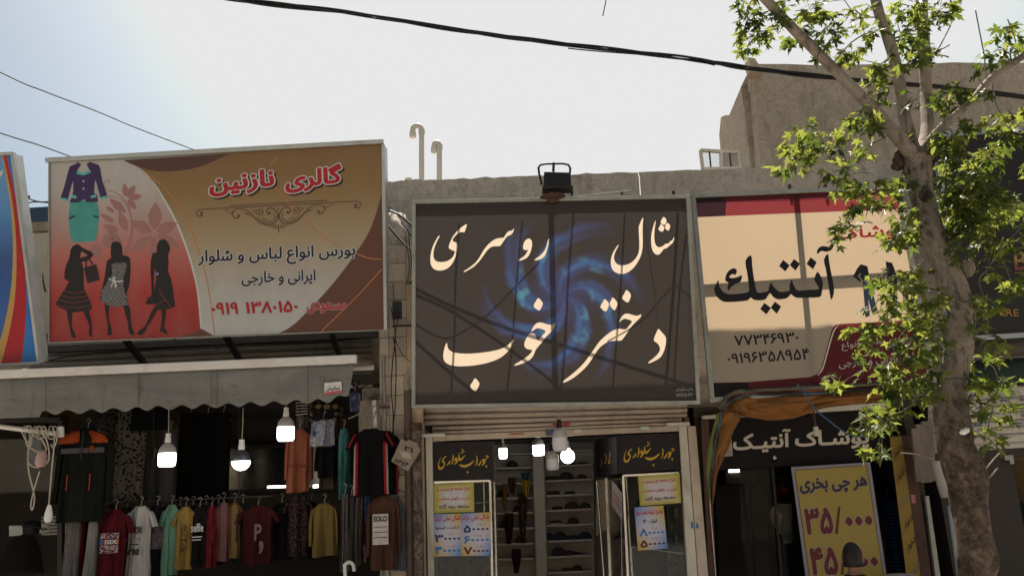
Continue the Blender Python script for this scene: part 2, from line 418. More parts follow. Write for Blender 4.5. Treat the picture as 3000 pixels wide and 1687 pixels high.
def cloth(name, col, kind='plain', col2=0.02, scale=30.0, rough=0.95, col3=None):
    if name in MATS: return MATS[name]
    g = NG(name); a = tuple(.6 * x for x in c3(col)); b = c3(col2); v = g.pos(obj=True)
    fold = g.noise(g.pos((3, 3, 0.5), obj=True), 3, 6, 0.6)
    base = g.ramp(fold, [(0.3, tuple(x * 0.7 for x in a)), (0.7, tuple(min(1, x * 1.2) for x in a))])
    if kind == 'leopard':
        vo = g.n('TexVoronoi', feature='F1'); vo.inputs['Scale'].default_value = scale; g.l(v, vo.inputs['Vector'])
        nn = g.noise(v, scale * 0.9, 3); k = g.math('ADD', vo.outputs['Distance'], g.math('MULTIPLY', nn, 0.5))
        base = g.mix(g.ramp(k, [(0.62, 1.0), (0.7, 0.0)]), base, b)
    elif kind == 'floral':
        vo = g.n('TexVoronoi', feature='F1'); vo.inputs['Scale'].default_value = scale; g.l(v, vo.inputs['Vector'])
        hs = g.ramp(g.noise(v, scale * 0.6, 3), [(0.35, col2), (0.5, col3 if col3 else col2), (0.62, col)])
        base = g.mix(g.ramp(vo.outputs['Distance'], [(0.3, 1.0), (0.5, 0.0)]), base, hs)
    elif kind == 'rings':
        vo = g.n('TexVoronoi', feature='F1'); vo.inputs['Scale'].default_value = scale; vo.inputs['Randomness'].default_value = 0.35; g.l(g.pos((1, 0.2, 1.3), obj=True), vo.inputs['Vector'])
        base = g.mix(g.ramp(vo.outputs['Distance'], [(0.12, 0.4), (0.2, 1.0), (0.34, 0.8), (0.42, 0.0)]), base, b)
    elif kind in ('stripes', 'vstripes'):
        wv = g.n('TexWave', wave_type='BANDS', bands_direction='Z' if kind == 'stripes' else 'X'); wv.inputs['Scale'].default_value = scale
        wv.inputs['Distortion'].default_value = 1.5 if kind == 'vstripes' else 0.3; g.l(v, wv.inputs['Vector'])
        base = g.mix(g.ramp(wv.outputs['Fac'], [(0.55, 0.0), (0.65, 1.0)]), base, b)
    elif kind == 'mottle':
        nn = g.noise(v, scale, 5, 0.7); base = g.mix(g.ramp(nn, [(0.45, 0.0), (0.55, 1.0)]), base, b)
    h = g.noise(g.pos((4, 4, 0.7), obj=True), 4, 3)
    MATS[name] = g.surf(base, rough, 0, g.bump(h, 0.7, 0.06), spec=0.1); return MATS[name]
def emit(name, col, st):
    g = NG(name); e = g.n('Emission'); e.inputs[0].default_value = (*c3(col), 1); e.inputs[1].default_value = st
    g.l(e.outputs[0], g.out.inputs[0]); MATS[name] = g.m; return g.m
def glassmat(name, tint=0.85, refl=0.5, ior=1.5):
    g = NG(name); tr = g.n('BsdfTransparent'); tr.inputs[0].default_value = (tint, tint, tint * 0.98, 1)
    gl = g.n('BsdfGlossy'); gl.inputs['Roughness'].default_value = 0.03; gl.inputs[0].default_value = (1, 1, 1, 1)
    fr = g.n('Fresnel'); fr.inputs[0].default_value = ior
    k = g.math('MULTIPLY', fr.outputs[0], refl * 2); mx = g.n('MixShader')
    g.l(k, mx.inputs[0]); g.l(tr.outputs[0], mx.inputs[1]); g.l(gl.outputs[0], mx.inputs[2]); g.l(mx.outputs[0], g.out.inputs[0])
    MATS[name] = g.m; return g.m
def swirl(name, cen, ax, az, size):
    """printed blue spiral on black flex, lit through from behind"""
    g = NG(name); sub = g.n('VectorMath', operation='SUBTRACT'); g.l(g.n('NewGeometry').outputs['Position'], sub.inputs[0]); sub.inputs[1].default_value = cen
    def dot(a):
        d = g.n('VectorMath', operation='DOT_PRODUCT'); g.l(sub.outputs[0], d.inputs[0]); d.inputs[1].default_value = tuple(Vector(a) / size); return d.outputs['Value']
    x, y = dot(ax), dot(az)
    r = g.math('SQRT', g.math('ADD', g.math('MULTIPLY', x, x), g.math('MULTIPLY', y, y)))
    th = g.math('ARCTAN2', y, x)
    cb = g.n('CombineXYZ'); g.l(g.math('MULTIPLY', x, 1.0), cb.inputs[0]); g.l(y, cb.inputs[1])
    nz = g.noise(cb.outputs[0], 2.2, 3, 0.5)
    ph = g.math('ADD', th, g.math('MULTIPLY', r, 2.3))
    arms = g.math('SINE', g.math('ADD', g.math('MULTIPLY', ph, 6.0), g.math('MULTIPLY', nz, 4.5)))
    fine = g.math('SINE', g.math('ADD', g.math('MULTIPLY', ph, 17.0), g.math('MULTIPLY', nz, 11.0)))
    a01 = g.math('MULTIPLY_ADD', arms, 0.5); g.t.nodes[-1].inputs[2].default_value = 0.55
    a01 = g.math('POWER', a01, 1.4)
    f01 = g.math('MULTIPLY_ADD', fine, 0.26); g.t.nodes[-1].inputs[2].default_value = 0.78
    rr = g.math('MULTIPLY_ADD', nz, 0.5); g.l(r, g.t.nodes[-1].inputs[2]); rr = g.math('SUBTRACT', rr, 0.25)
    fall = g.ramp(rr, [(0.0, 0.55), (0.3, 1.0), (0.5, 0.8), (0.72, 0.42), (0.95, 0.0)])
    k = g.math('MULTIPLY', g.math('MULTIPLY', a01, f01), fall, True)
    patch = g.ramp(g.noise(cb.outputs[0], 5.5, 2, 0.5), [(0.52, 0.0), (0.66, 1.0)])
    patch = g.math('MULTIPLY', patch, g.ramp(r, [(0.22, 0.0), (0.34, 1.0), (0.45, 0.8), (0.58, 0.0)]))
    blk = (0.044, 0.035, 0.032)
    blue = g.ramp(k, [(0.08, blk), (0.32, (0.05, 0.055, 0.105)), (0.6, (0.05, 0.085, 0.2)), (1.0, (0.06, 0.12, 0.26))])
    core = g.ramp(r, [(0.05, 0.75), (0.26, 0.35), (0.42, 0.0)])
    col = g.mix(core, blue, (0.055, 0.058, 0.15))
    col = g.mix(g.math('MULTIPLY', patch, g.ramp(k, [(0.1, 0.0), (0.45, 1.0)])), col, (0.09, 0.26, 0.33))
    MATS[name] = g.surf(col, 0.5, 0, None, 0.3, col, 0.3); return MATS[name]

m_conc = concrete('concrete'); m_conc2 = concrete('rough_render', 'bfb09c', '85776a')
m_alu = M('aluminium', 'a3a5a3', 0.4, 0.12, 6, metal=0.6, dirt=0.4)
m_steel = M('old_steel', '8f8c86', 0.5, 0.2, 8, metal=0.4, dirt=0.5)
m_galv = M('painted_frame', '8f9088', 0.5, 0.15, 7, dirt=0.5)
m_dark = M('dark_metal', '2a2522', 0.6, 0.3, 8, dirt=0.3)
m_black = M('black_paint', '171415', 0.5, 0.2)
m_rust = M('rusty_brown_metal', '4a342b', 0.75, 0.3, 14, dirt=0.5, bump=0.2)
m_cream = M('cream_paint', 'c0b8ab', 0.6, 0.12, 6, dirt=0.6, streak=True)
m_white = M('white_paint', 'd8d5cf', 0.5, 0.08, 5, dirt=0.25)
m_plast = M('white_plastic', 'd9d8d4', 0.4, 0.04)
m_wire = M('black_rubber', '17171a', 0.6, 0.2)
m_cord = M('dusty_white_cord', 'aaa18f', 0.7, 0.2, 12)
m_chrome = M('chrome', 'c9c4ba', 0.22, 0.1, 5, metal=1.0)
m_gold = M('gold_plastic', 'b5912f', 0.25, 0.15, 8, metal=0.7)
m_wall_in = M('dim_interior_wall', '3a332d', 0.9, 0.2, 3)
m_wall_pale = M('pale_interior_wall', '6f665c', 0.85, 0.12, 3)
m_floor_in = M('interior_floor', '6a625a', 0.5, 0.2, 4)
m_glass = glassmat('shop_glass', 0.9, 0.42)

# ------------------------------------------------------------------ the setting
YF, YW = 8.5, 8.9                   # shop fronts, parapet wall
mb = MB().box(-150, 150, -120, 1.85, -0.12, -0.002)
g = NG('asphalt_road'); v = g.pos(); c = g.ramp(g.noise(v, 3, 6, 0.7), [(0.3, 0.09), (0.7, 0.14)]); c = g.mix(g.ramp(g.noise(v, 90, 3), [(0.55, 0.0), (0.7, 0.6)]), c, 0.12)
m_asph = g.surf(c, 0.9, 0, g.bump(g.noise(v, 90, 3), 0.5, 0.01))
mb.build('road', m_asph, kind='structure')
MB().box(-150, 150, 2.002, 200, -0.2, 0.12).build('pavement', M('paving', 'bdb5aa', 0.85, 0.15, 2, bump=0.3, dirt=0.4), kind='structure')
kr = MB().box(-150, 150, 1.852, 2.0, -0.1, 0.12); kr.build('kerb', M('kerb_stone', '9a958c', 0.85, 0.15, 5, bump=0.3), kind='structure')

# --- the low rendered building that carries the middle and the right shops
root = thing('concrete_shop_building', at(1700, 1687, YW) * 1.0, 'low grey rendered building with a plain uneven parapet behind the middle signs', 'building')
root.location = (2.5, YW, 0.12)
xl, xr = at(1060, 560, YW).x, at(4000, 560, YW).x
top = []
for i in range(60):
    u = 1060 + i * (2400 - 1060) / 59
    v = 531 - (u - 1135) * 0.0365 + 5 * noise.noise(Vector((u * 0.03, 0, 0))) + 2.5 * noise.noise(Vector((u * 0.11, 3, 0)))
    top.append(at(u, v, YW))
zb = 3.2
mb = MB()
fr = [Vector((top[0].x, YW, zb))] + [Vector((top[-1].x, YW, zb))] + list(reversed(top))
bk = [p + Vector((0, 0.22, 0)) for p in fr]
mb.poly([fr]).poly([bk])
for i in range(59): mb.grid([[top[i], top[i + 1]], [top[i] + Vector((0, .22, 0)), top[i + 1] + Vector((0, .22, 0))]])
mb.grid([[fr[0], top[0]], [fr[0] + Vector((0, .22, 0)), top[0] + Vector((0, .22, 0))]])
mb.build('parapet', m_conc, root, smooth=False)
zr = top[0].z - 0.5
MB().box(top[0].x, xr, YW + 0.222, 16, zr - 0.2, zr).build('flat_roof', M('roof_felt', '5a554e', 0.9), root)
MB().box(top[0].x, xr, 15.8, 16, 0.12, zr - 0.202).build('rear_wall', m_wall_in, root)
MB().box(top[-1].x + 0.003, xr, YW + .005, YW + 0.2, 3.2, top[-1].z + .02).build('parapet', m_conc, root)
MB().box(top[0].x + 0.003, xr, YW - .2, YW + 0.2, 2.86, 3.195).build('lintel', m_conc2, root)

# --- taller block set back on the right
YT = 10.6
b2 = thing('tall_rendered_block', (6.5, YT + 3, 0.12), 'taller rough grey block with a broken stepped side wall behind the tree', 'building')
prof = [(2206, 520), (2206, 205), (2192, 168), (2212, 172), (2222, 188), (2300, 188), (2400, 192), (2500, 190), (2600, 188), (2690, 190), (2790, 183), (2900, 186), (3000, 184), (3150, 178), (3500, 170), (3900, 160)]
fr = [at(u, v + 1.5 * noise.noise(Vector((u * .05, 1, 0))), YT) for u, v in prof]
fr = [Vector((fr[0].x, YT, 4.0))] + fr[1:] + [Vector((at(3900, 160, YT).x, YT, 4.0))]
bk = [p + Vector((0, 0.25, 0)) for p in fr]
mb = MB().poly([fr]).poly([bk])
for i in range(len(fr) - 1): mb.grid([[fr[i], fr[i + 1]], [bk[i], bk[i + 1]]])
mb.build('front_wall', m_conc2, b2, smooth=False)
xs = at(2206, 400, YT).x                                     # left side wall, stepping down as it runs back
side = [atx(2200, 520, xs), atx(2203, 205, xs), atx(2168, 268, xs), atx(2140, 330, xs), atx(2132, 345, xs), atx(2122, 338, xs), atx(2111, 345, xs), atx(2114, 450, xs), atx(2116, 520, xs)]
sub = [(2198, 205), (2185, 225), (2168, 262), (2150, 305), (2136, 338), (2125, 338), (2112, 344), (2107, 395), (2112, 460)]
pts = [atx(u, v, xs + 0.004) for u, v in sub]; pts = [Vector((p.x, min(p.y, 16), p.z)) for p in pts]
pts = [Vector((xs + .004, YT + .255, 4.0)), Vector((xs + .004, YT + .255, pts[0].z))] + pts + [Vector((xs + .004, pts[-1].y, 4.0))]
mb = MB().quadbox([tuple(p) for p in pts], [tuple(p + Vector((0.22, 0, 0))) for p in pts])
mb = MB(); q = [p + Vector((0.22, 0, 0)) for p in pts]; mb.poly([pts]).poly([q])
for i in range(len(pts)):
    j = (i + 1) % len(pts); mb.grid([[pts[i], pts[j]], [q[i], q[j]]])
mb.build('side_wall', m_conc2, b2, smooth=False)
fp = at(2196, 190, YT - .02); MB().tube([at(2200, 235, YT - .05), at(2203, 270, YT - .05)], .05, 6).build('plaster_lump', m_conc2, b2)

# --- rooftop window frame
wf = thing('rooftop_window', at(2110, 490, 9.7), 'old white casement window frame standing on the parapet edge', 'window')
P = Plane(at(2110, 470, 9.7), 0, 0)
A, B, Cc, D = (2052, 441), (2163, 447), (2168, 494), (2059, 496)
def frame(P, pts, wd, dp, mat, parent, name='frame', off=0.0):
    mb = MB()
    for i in range(len(pts)):
        mb.beam(P(*pts[i], off), P(*pts[(i + 1) % len(pts)], off), P.n, wd, dp * (1 + 0.04 * i))
    return mb.build(name, mat, parent)
frame(P, [A, B, Cc, D], 0.035, 0.05, m_cream, wf)
MB().beam(P(2112, 444), P(2113, 495), P.n, .035, .045).build('mullion', m_cream, wf)
for a, b in (((2078, 443), (2083, 495)), ((2137, 446), (2142, 494))): MB().beam(P(*a), P(*b), P.n, .014, .03).build('glazing_bar', m_dark, wf)
MB().poly([[P(2116, 449), P(2160, 450), P(2164, 492), P(2116, 493)]]).build('pane', m_glass, wf, solid=.004)
MB().poly([[P(2056, 446), P(2110, 447), P(2110, 493), P(2061, 493)]]).build('pane', m_glass, wf, solid=.004)

# --- vent pipes on the roof
def vent(u, vt, vb, r, hook, label):
    Y = 9.9; p0 = at(u, vb, Y); p1 = at(u, vt, Y); rr = px(r, Y)
    t = thing('vent_pipe', p0 - Vector((0, 0, .3)), label, 'pipe', 'white vent pipes on the roof')
    c = p1 + Vector((-hook / 2, 0, -hook / 2)); pts = [p0 - Vector((0, 0, .3)), p0, p1 - Vector((0, 0, hook / 2))]
    for k in range(1, 9):
        a = math.pi * k / 8; pts.append(p1 + Vector((-hook / 2 + hook / 2 * math.cos(a), 0, -hook / 2 + hook / 2 * math.sin(a))))
    pts.append(pts[-1] + Vector((0, 0, -.05)))
    MB().tube(pts, rr, 12).build('pipe', M('vent_plastic', 'c9c1b5', .5, .1), t)
    e = pts[-1]; MB().tube([e + Vector((0, 0, .015)), e - Vector((0, 0, .05))], rr * 1.25, 12).build('socket', MATS['vent_plastic'], t)
    MB().tube([p1 - Vector((0, 0, hook / 2 + .06)), p1 - Vector((0, 0, hook / 2 - .0))], rr * 1.2, 12).build('socket', MATS['vent_plastic'], t)
vent(1235, 368, 530, 8.5, 0.12, 'taller white gooseneck vent pipe above the parapet')
vent(1287, 418, 528, 8.5, 0.07, 'shorter white gooseneck vent pipe above the parapet')
MB().quadbox([at(1186, 531, 9.6), at(1207, 531, 9.6), at(1205, 520, 9.6), at(1187, 522, 9.6)], [at(1186, 531, 9.6) + Vector((0, .1, 0)), at(1207, 531, 9.6) + Vector((0, .1, 0)), at(1205, 520, 9.6) + Vector((0, .1, 0)), at(1187, 522, 9.6) + Vector((0, .1, 0))]).build('roof_brick', M('pale_brick', 'b9ab98', .9), label='pale broken brick lying on the parapet beside the vent pipes', cat='brick')

# --- row added across the street for warm bounce light, seen only in shop glass
for k, (x0, x1, h, c, lb) in enumerate(((-34, -9.5, 8.2, 'c9bfae', 'pale yellow brick building added across the street to bounce light, mirrored in the left window'), (-9.4, 8, 9.6, 'd2cabc', 'cream rendered building added across the street to bounce light, mirrored in the middle glass'), (8.1, 34, 7.6, 'c0b2a0', 'tan brick building added across the street to bounce light, mirrored in the right glass'))):
    t = thing('bounce_building', ((x0 + x1) / 2, -13, .0), lb, 'building'); m = M('bounce_wall_%d' % k, c, .9, .1, 2, dirt=.3)
    MB().box(x0, x1, -19, -13, 0, h).build('wall', m, t); MB().box(x0 - .1, x1 + .1, -19.1, -12.8, h + .002, h + .25).build('cornice', m, t)
    n = int((x1 - x0) / 2.9)
    for i in range(n):
        for z in (4.2, 6.6):
            if z + 1.5 > h: continue
            x = x0 + (i + .5) * (x1 - x0) / n; f = MB().box(x - .6, x + .6, -13.0, -12.94, z, z + 1.4).build('window', m_dark, t)
            MB().box(x - .5, x + .5, -12.938, -12.93, z + .1, z + 1.3).build('pane', m_black, f)
    for i in range(max(1, n // 2)):
        x = x0 + (i + .5) * (x1 - x0) / max(1, n // 2); MB().box(x - 2.2, x + 2.2, -12.99, -12.9, .1, 2.9).build('shop_front', m_dark, t)

# ------------------------------------------------------------------ signs
def sign_root(P, quad, name, label):
    c = P((quad[0][0] + quad[2][0]) / 2, max(q[1] for q in quad)); return thing(name, c, label, 'sign')
def edge_frame(P, quad, w, d, mat, root, off=0.0):
    n = len(quad)
    for i in range(n):
        a = P(*quad[i], off); b = P(*quad[(i + 1) % n], off); t = (b - a).normalized() * w / 2
        if i % 2 == 0: a, b = a - t * 1.0, b + t * 1.0
        else: a, b = a + t * 1.02, b - t * 1.02
        MB().beam(a, b, P.n, w, d).build('frame_rail', mat, root, bevel=0.004)
def backbars(P, lines, w, d, off, mat, root):
    for a, b in lines: MB().beam(P(*a, off), P(*b, off), P.n, w, d).build('back_rail', mat, root)

# --- gallery sign (left, opaque box)
GQ = [(145, 474), (1121, 419), (1129, 965), (145, 1003)]
PG = Plane(at(640, 715, 7.6), fit_lean(GQ[0], GQ[1], GQ[3], GQ[2], 7.6))
gs = sign_root(PG, GQ, 'sign_box', 'large brown, cream and red shop sign box with three woman silhouettes on the left')
bx = MB().quadbox([PG(*q, -.004) for q in GQ], [PG(*q, -.30) for q in GQ]); bx.build('box', M('sign_box_metal', 'a8a9a8', .35, .15, 5, metal=.7, dirt=.35), gs)
s1 = 2.1467
K = lambda pts: crop(pts, 0, 400, s1)
arc = K([(775, 150), (900, 215), (1000, 340), (1100, 520), (1180, 720), (1240, 950), (1265, 1210)])
arcS = smooth_loop(arc, 5, False)
zt, zb_ = PG(600, 440).z, PG(600, 985).z
m_gred = grad('print_red_blend', zb_, zt, [(0.0, '94181c'), (0.25, 'a02a28'), (0.45, 'b5605a'), (0.62, 'b08c86'), (0.8, 'b3aaa4'), (1, 'b8b4b0')], mul=.85)
m_gtan = grad('print_tan_blend', zb_, zt, [(0.0, 'd2d3d0'), (0.22, 'cbc9c2'), (0.5, 'b9a381'), (0.75, '9e7a48'), (1, '8c6436')], mul=.64)
m_br = M('print_brown', '5a392d', .45, .06, 3); m_brd = M('print_dark_brown', '4e352e', .45, .06, 3); m_ora = M('print_orange_line', 'b0713f', .45, .05)
m_ink = M('print_black', '1b1718', .45, .05, 3); m_pale = M('print_pale', 'b5b4b1', .45, .05, 3)
left = [GQ[0], arcS[0]] + arcS[1:] + K([(1275, 1212), (1130, 1262)]) + [GQ[3]]
flat('printed_panel', PG, [left], .001, m_gred, gs)
right = arcS + K([(1275, 1212), (1345, 1252)]) + [GQ[2], GQ[1]]
flat('printed_panel', PG, [right], .001, m_gtan, gs)
flat('printed_panel', PG, [K([(1130, 1262), (1275, 1212), (1345, 1252)])], .0014, m_br, gs)
flat('printed_panel', PG, [K(smooth_loop([(775, 150), (880, 195), (1000, 220), (1130, 215), (1260, 190), (1440, 112)], 4, False))], .0022, m_brd, gs)
flat('printed_panel', PG, [K(smooth_loop([(2400, 370), (2330, 580), (2240, 730), (2130, 880), (2000, 1030), (1850, 1180), (1745, 1241)], 4, False)) + [GQ[2]]], .0022, m_br, gs)
mb = MB(); stroke(mb, PG, K([(960, 280), (1000, 340), (1100, 520), (1180, 720), (1240, 950), (1266, 1205)]), [1, 4, 6, 6, 5, 5], .0026); mb.build('print_line', m_pale, gs)
mb = MB()
for l in ([(900, 215), (1050, 340), (1170, 520), (1250, 720), (1310, 950), (1352, 1250)], [(1745, 125), (1700, 185)], [(1720, 300), (1830, 430), (2000, 600), (2130, 690)], [(2240, 735), (2320, 765), (2400, 772)], [(2402, 832), (2250, 1000), (2020, 1225)]):
    stroke(mb, PG, K(l), 2.6, .003)
mb.build('print_line', m_ora, gs)
# flower scrolls
def leafpoly(a, b, wd):
    (x0, y0), (x1, y1) = a, b; dx, dy = x1 - x0, y1 - y0; l = math.hypot(dx, dy); nx, ny = -dy / l, dx / l
    up = [(x0 + dx * t + nx * wd / 2 * k, y0 + dy * t + ny * wd / 2 * k) for t, k in ((.12, .15), (.3, .75), (.55, 1), (.8, .6))]
    dn = [(x0 + dx * t - nx * wd / 2 * k, y0 + dy * t - ny * wd / 2 * k) for t, k in ((.8, .6), (.55, 1), (.3, .75), (.12, .15))]
    return up + [(x1, y1)] + dn
G5 = lambda pts: crop(pts, 130, 460, 4.831)
m_flw = M('print_mauve_flower', '8f6660', .45, .05, 3)
mb = MB()
for tip, wd in (((1575, 640), 200), ((1215, 910), 170), ((1885, 930), 170), ((1220, 1360), 150), ((1930, 1285), 150), ((1525, 1449), 110)):
    c0 = (1560, 1080); mb.poly([[PG(*p, .0026) for p in G5(leafpoly(c0, tip, wd))]])
for tip, wd in (((1130, 375), 95), ((1290, 400), 100), ((1390, 550), 95), ((1310, 745), 95)):
    mb.poly([[PG(*p, .0026) for p in G5(leafpoly((1165, 590), tip, wd))]])
for a, b, wd in (((1180, 810), (920, 590), 120), ((1180, 1090), (1060, 770), 130), ((1080, 1060), (820, 965), 110), ((1010, 940), (790, 800), 80), ((1120, 1230), (885, 1050), 110), ((1010, 800), (870, 700), 60), ((800, 1449), (680, 1230), 160), ((960, 1300), (850, 1100), 180)):
    mb.poly([[PG(*p, .0024) for p in G5(leafpoly(a, b, wd))]])
stroke(mb, PG, G5([(1130, 1380), (1220, 1150), (1240, 900), (1160, 640), (1000, 500), (880, 465), (845, 390), (895, 320), (930, 350), (905, 365)]), [5, 5, 4, 3, 2, 2, 2, 2, 2, 3], .0028)
stroke(mb, PG, G5([(1150, 1380), (1250, 1100), (1225, 850), (1130, 640), (1000, 570), (900, 565)]), 2, .003)
mb.build('print_flower', m_flw, gs)
# the suit
m_pur = M('print_violet', '35284f', .5, .25, 14); m_teal = M('print_teal', '3f8a82', .5, .18, 9); m_teal2 = M('print_pale_teal', '5aa79c', .5, .1, 9)
flat('print_skirt', PG, [G5([(370, 640), (550, 615), (740, 635), (775, 760), (775, 860), (755, 1020), (730, 1190), (560, 1205), (385, 1200), (360, 1050), (345, 900), (350, 780)])], .0034, m_teal, gs)
flat('print_jacket', PG, [G5([(480, 78), (430, 110), (360, 135), (320, 280), (280, 440), (240, 550), (230, 612), (328, 628), (350, 540), (395, 380), (410, 340), (412, 480), (395, 560), (360, 640), (430, 650), (500, 640), (550, 600), (580, 610), (600, 640), (680, 645), (762, 630), (750, 540), (705, 510), (715, 350), (730, 330), (790, 560), (805, 605), (900, 575), (870, 480), (820, 330), (790, 160), (770, 115), (700, 90), (650, 70), (600, 105), (620, 150), (668, 220), (560, 262), (455, 235), (480, 170), (525, 110)])], .004, m_pur, gs)
flat('print_trim', PG, [G5([(470, 200), (560, 225), (640, 190), (668, 222), (560, 262), (455, 240)]), G5([(243, 580), (325, 590), (328, 628), (230, 612)]), G5([(800, 570), (895, 550), (905, 575), (805, 605)]), G5([(395, 540), (460, 550), (455, 590), (385, 580)]), G5([(660, 550), (735, 530), (740, 570), (660, 585)])], .0048, m_teal2, gs)
flat('print_trim', PG, [G5([(350, 855), (445, 820), (445, 840), (350, 890)]), G5([(690, 820), (775, 845), (770, 870), (690, 845)])], .0048, m_pur, gs)
flat('print_button', PG, [G5([(558 + 14 * math.cos(a * .785), cy + 14 * math.sin(a * .785)) for a in range(8)]) for cy in (345, 450)], .005, m_pale, gs)
# silhouettes
F6 = lambda pts: crop(pts, 130, 690, 4.5277)
def sil(loops, off, mat, name='print_silhouette'):
    mb = MB(); mb.poly([[PG(*p, off) for p in F6(l)] for l in loops]); mb.build(name, mat, gs)
sil([[(430, 115), (380, 140), (350, 190), (345, 240), (330, 310), (300, 370), (270, 480), (268, 575), (330, 610), (310, 650), (270, 720), (200, 820), (150, 910), (200, 950), (300, 990), (305, 1040), (320, 1130), (340, 1210), (345, 1270), (365, 1340), (395, 1355), (423, 1350), (400, 1280), (370, 1220), (368, 1120), (375, 1020), (430, 1015), (520, 1000), (545, 1070), (580, 1140), (600, 1200), (590, 1290), (600, 1330), (633, 1340), (635, 1220), (628, 1140), (605, 1050), (595, 990), (633, 970), (620, 900), (570, 790), (525, 700), (525, 560), (520, 440), (495, 350), (560, 345), (620, 300), (655, 260), (620, 210), (560, 190), (490, 150), (460, 120)], [(490, 215), (475, 295), (540, 280), (580, 262), (505, 212)]], .0042, m_ink)
sil([[(525, 430), (690, 380), (738, 588), (575, 638)]], .005, M('print_bag', '231e22', .5, .6, 60), 'print_bag')
mb = MB(); stroke(mb, PG, F6([(555, 430), (560, 340), (575, 320)]), 4, .0052); stroke(mb, PG, F6([(650, 385), (600, 320), (590, 300)]), 4, .0052); mb.build('print_bag_strap', m_ink, gs)
sil([[(955, 78), (905, 90), (885, 140), (882, 230), (890, 300), (835, 330), (820, 420), (805, 540), (785, 620), (770, 710), (735, 850), (800, 880), (808, 980), (830, 1100), (845, 1220), (835, 1310), (870, 1325), (900, 1310), (890, 1230), (860, 1120), (855, 1000), (865, 940), (1050, 935), (1070, 1020), (1110, 1150), (1115, 1240), (1140, 1310), (1190, 1325), (1195, 1290), (1160, 1210), (1145, 1100), (1140, 980), (1115, 920), (1090, 780), (1130, 640), (1145, 470), (1140, 310), (1110, 275), (1040, 260), (1030, 140), (1005, 90)]], .0042, m_ink)
g = NG('print_tweed'); vo = g.n('TexWave', wave_type='BANDS', bands_direction='DIAGONAL'); vo.inputs['Scale'].default_value = 30; vo.inputs['Distortion'].default_value = 6
g.l(g.pos(), vo.inputs['Vector']); m_tweed = g.surf(g.ramp(vo.outputs['Fac'], [(.4, '201c1d'), (.6, '7d7b7c')]), .5)
sil([[(895, 385), (960, 360), (1080, 360), (1100, 380), (1080, 470), (1050, 560), (1050, 680), (1085, 780), (1110, 920), (960, 945), (850, 930), (750, 860), (770, 730), (850, 590), (905, 520), (900, 440)]], .005, m_tweed, 'print_dress')
mb = MB()
stroke(mb, PG, F6([(855, 572), (920, 600), (980, 610), (1050, 602)]), 3.5, .0058); stroke(mb, PG, F6([(925, 600), (915, 560), (935, 555), (930, 600), (900, 650), (895, 690)]), 3, .006); stroke(mb, PG, F6([(935, 605), (950, 660), (945, 695)]), [3, 6, 2], .006)
mb.build('print_belt', m_pale, gs)
sil([[(1580, 48), (1520, 70), (1495, 140), (1490, 230), (1440, 230), (1415, 330), (1410, 470), (1420, 640), (1425, 770), (1410, 810), (1375, 825), (1345, 890), (1365, 915), (1480, 910), (1420, 1020), (1380, 1110), (1340, 1200), (1260, 1260), (1232, 1300), (1250, 1320), (1300, 1310), (1350, 1260), (1370, 1200), (1430, 1120), (1480, 1030), (1510, 980), (1555, 990), (1560, 1080), (1550, 1190), (1530, 1270), (1570, 1280), (1620, 1305), (1638, 1290), (1600, 1240), (1590, 1190), (1610, 1080), (1620, 980), (1680, 970), (1738, 935), (1720, 820), (1705, 700), (1680, 580), (1640, 470), (1650, 370), (1640, 260), (1672, 180), (1650, 110), (1620, 65)], [(1465, 430), (1455, 520), (1455, 640), (1462, 720), (1475, 640), (1490, 520)]], .0042, m_ink)
mb = MB()
for y, x0, x1 in ((740, 260, 540), (800, 220, 575), (865, 190, 600), (930, 170, 620)): stroke(mb, PG, F6([(x0, y - 10), ((x0 + x1) / 2, y + 25), (x1, y - 5)]), 1.3, .005)
stroke(mb, PG, F6([(1530, 700), (1560, 790), (1610, 850), (1690, 955)]), 1.3, .005); stroke(mb, PG, F6([(1610, 850), (1540, 890), (1480, 940)]), 1.3, .005)
mb.build('print_line', M('print_dull_red', '8a3a3a', .5), gs)
flat('print_star', PG, [F6([(1503 + (26 if k % 2 == 0 else 10) * math.cos(k * .628), 508 + (26 if k % 2 == 0 else 10) * math.sin(k * .628)) for k in range(10)])], .0052, M('print_sky_blue', '6f95c4', .5), gs)
# scroll ornament
H7 = lambda pts: crop(pts, 540, 420, 4.293)
m_orn = M('print_brown_ornament', '4f3a31', .45, .05)
mb = MB()
def both(pts, wd):
    stroke(mb, PG, H7(pts), wd, .0034)
    stroke(mb, PG, H7([(2 * 1186 - x, y - 0.053 * (2 * 1186 - 2 * x)) for x, y in pts]), wd, .0034)
stroke(mb, PG, H7([(570, 787), (1805, 718)]), 2.4, .0034); stroke(mb, PG, H7([(200, 832), (2170, 728)]), 2.6, .0034)
both([(205, 832), (168, 850), (155, 888), (178, 918), (215, 908), (222, 880), (200, 872)], [2.5, 2.5, 2.5, 2.5, 5, 7, 5])
both([(700, 820), (800, 850), (880, 930), (960, 1000), (1060, 1025), (1150, 985), (1178, 910), (1135, 830), (1075, 815), (1035, 850), (1055, 890), (1085, 870)], [2.5, 3, 4, 4, 4, 4, 4, 3, 3, 3, 4, 8])
both([(700, 822), (640, 840), (610, 880), (625, 930), (670, 935), (692, 900)], [2, 2.5, 3, 3, 5, 8])
both([(910, 910), (970, 975), (1050, 1000), (1110, 975), (1145, 930), (1120, 880)], [1, 3, 3, 3, 3, 2])
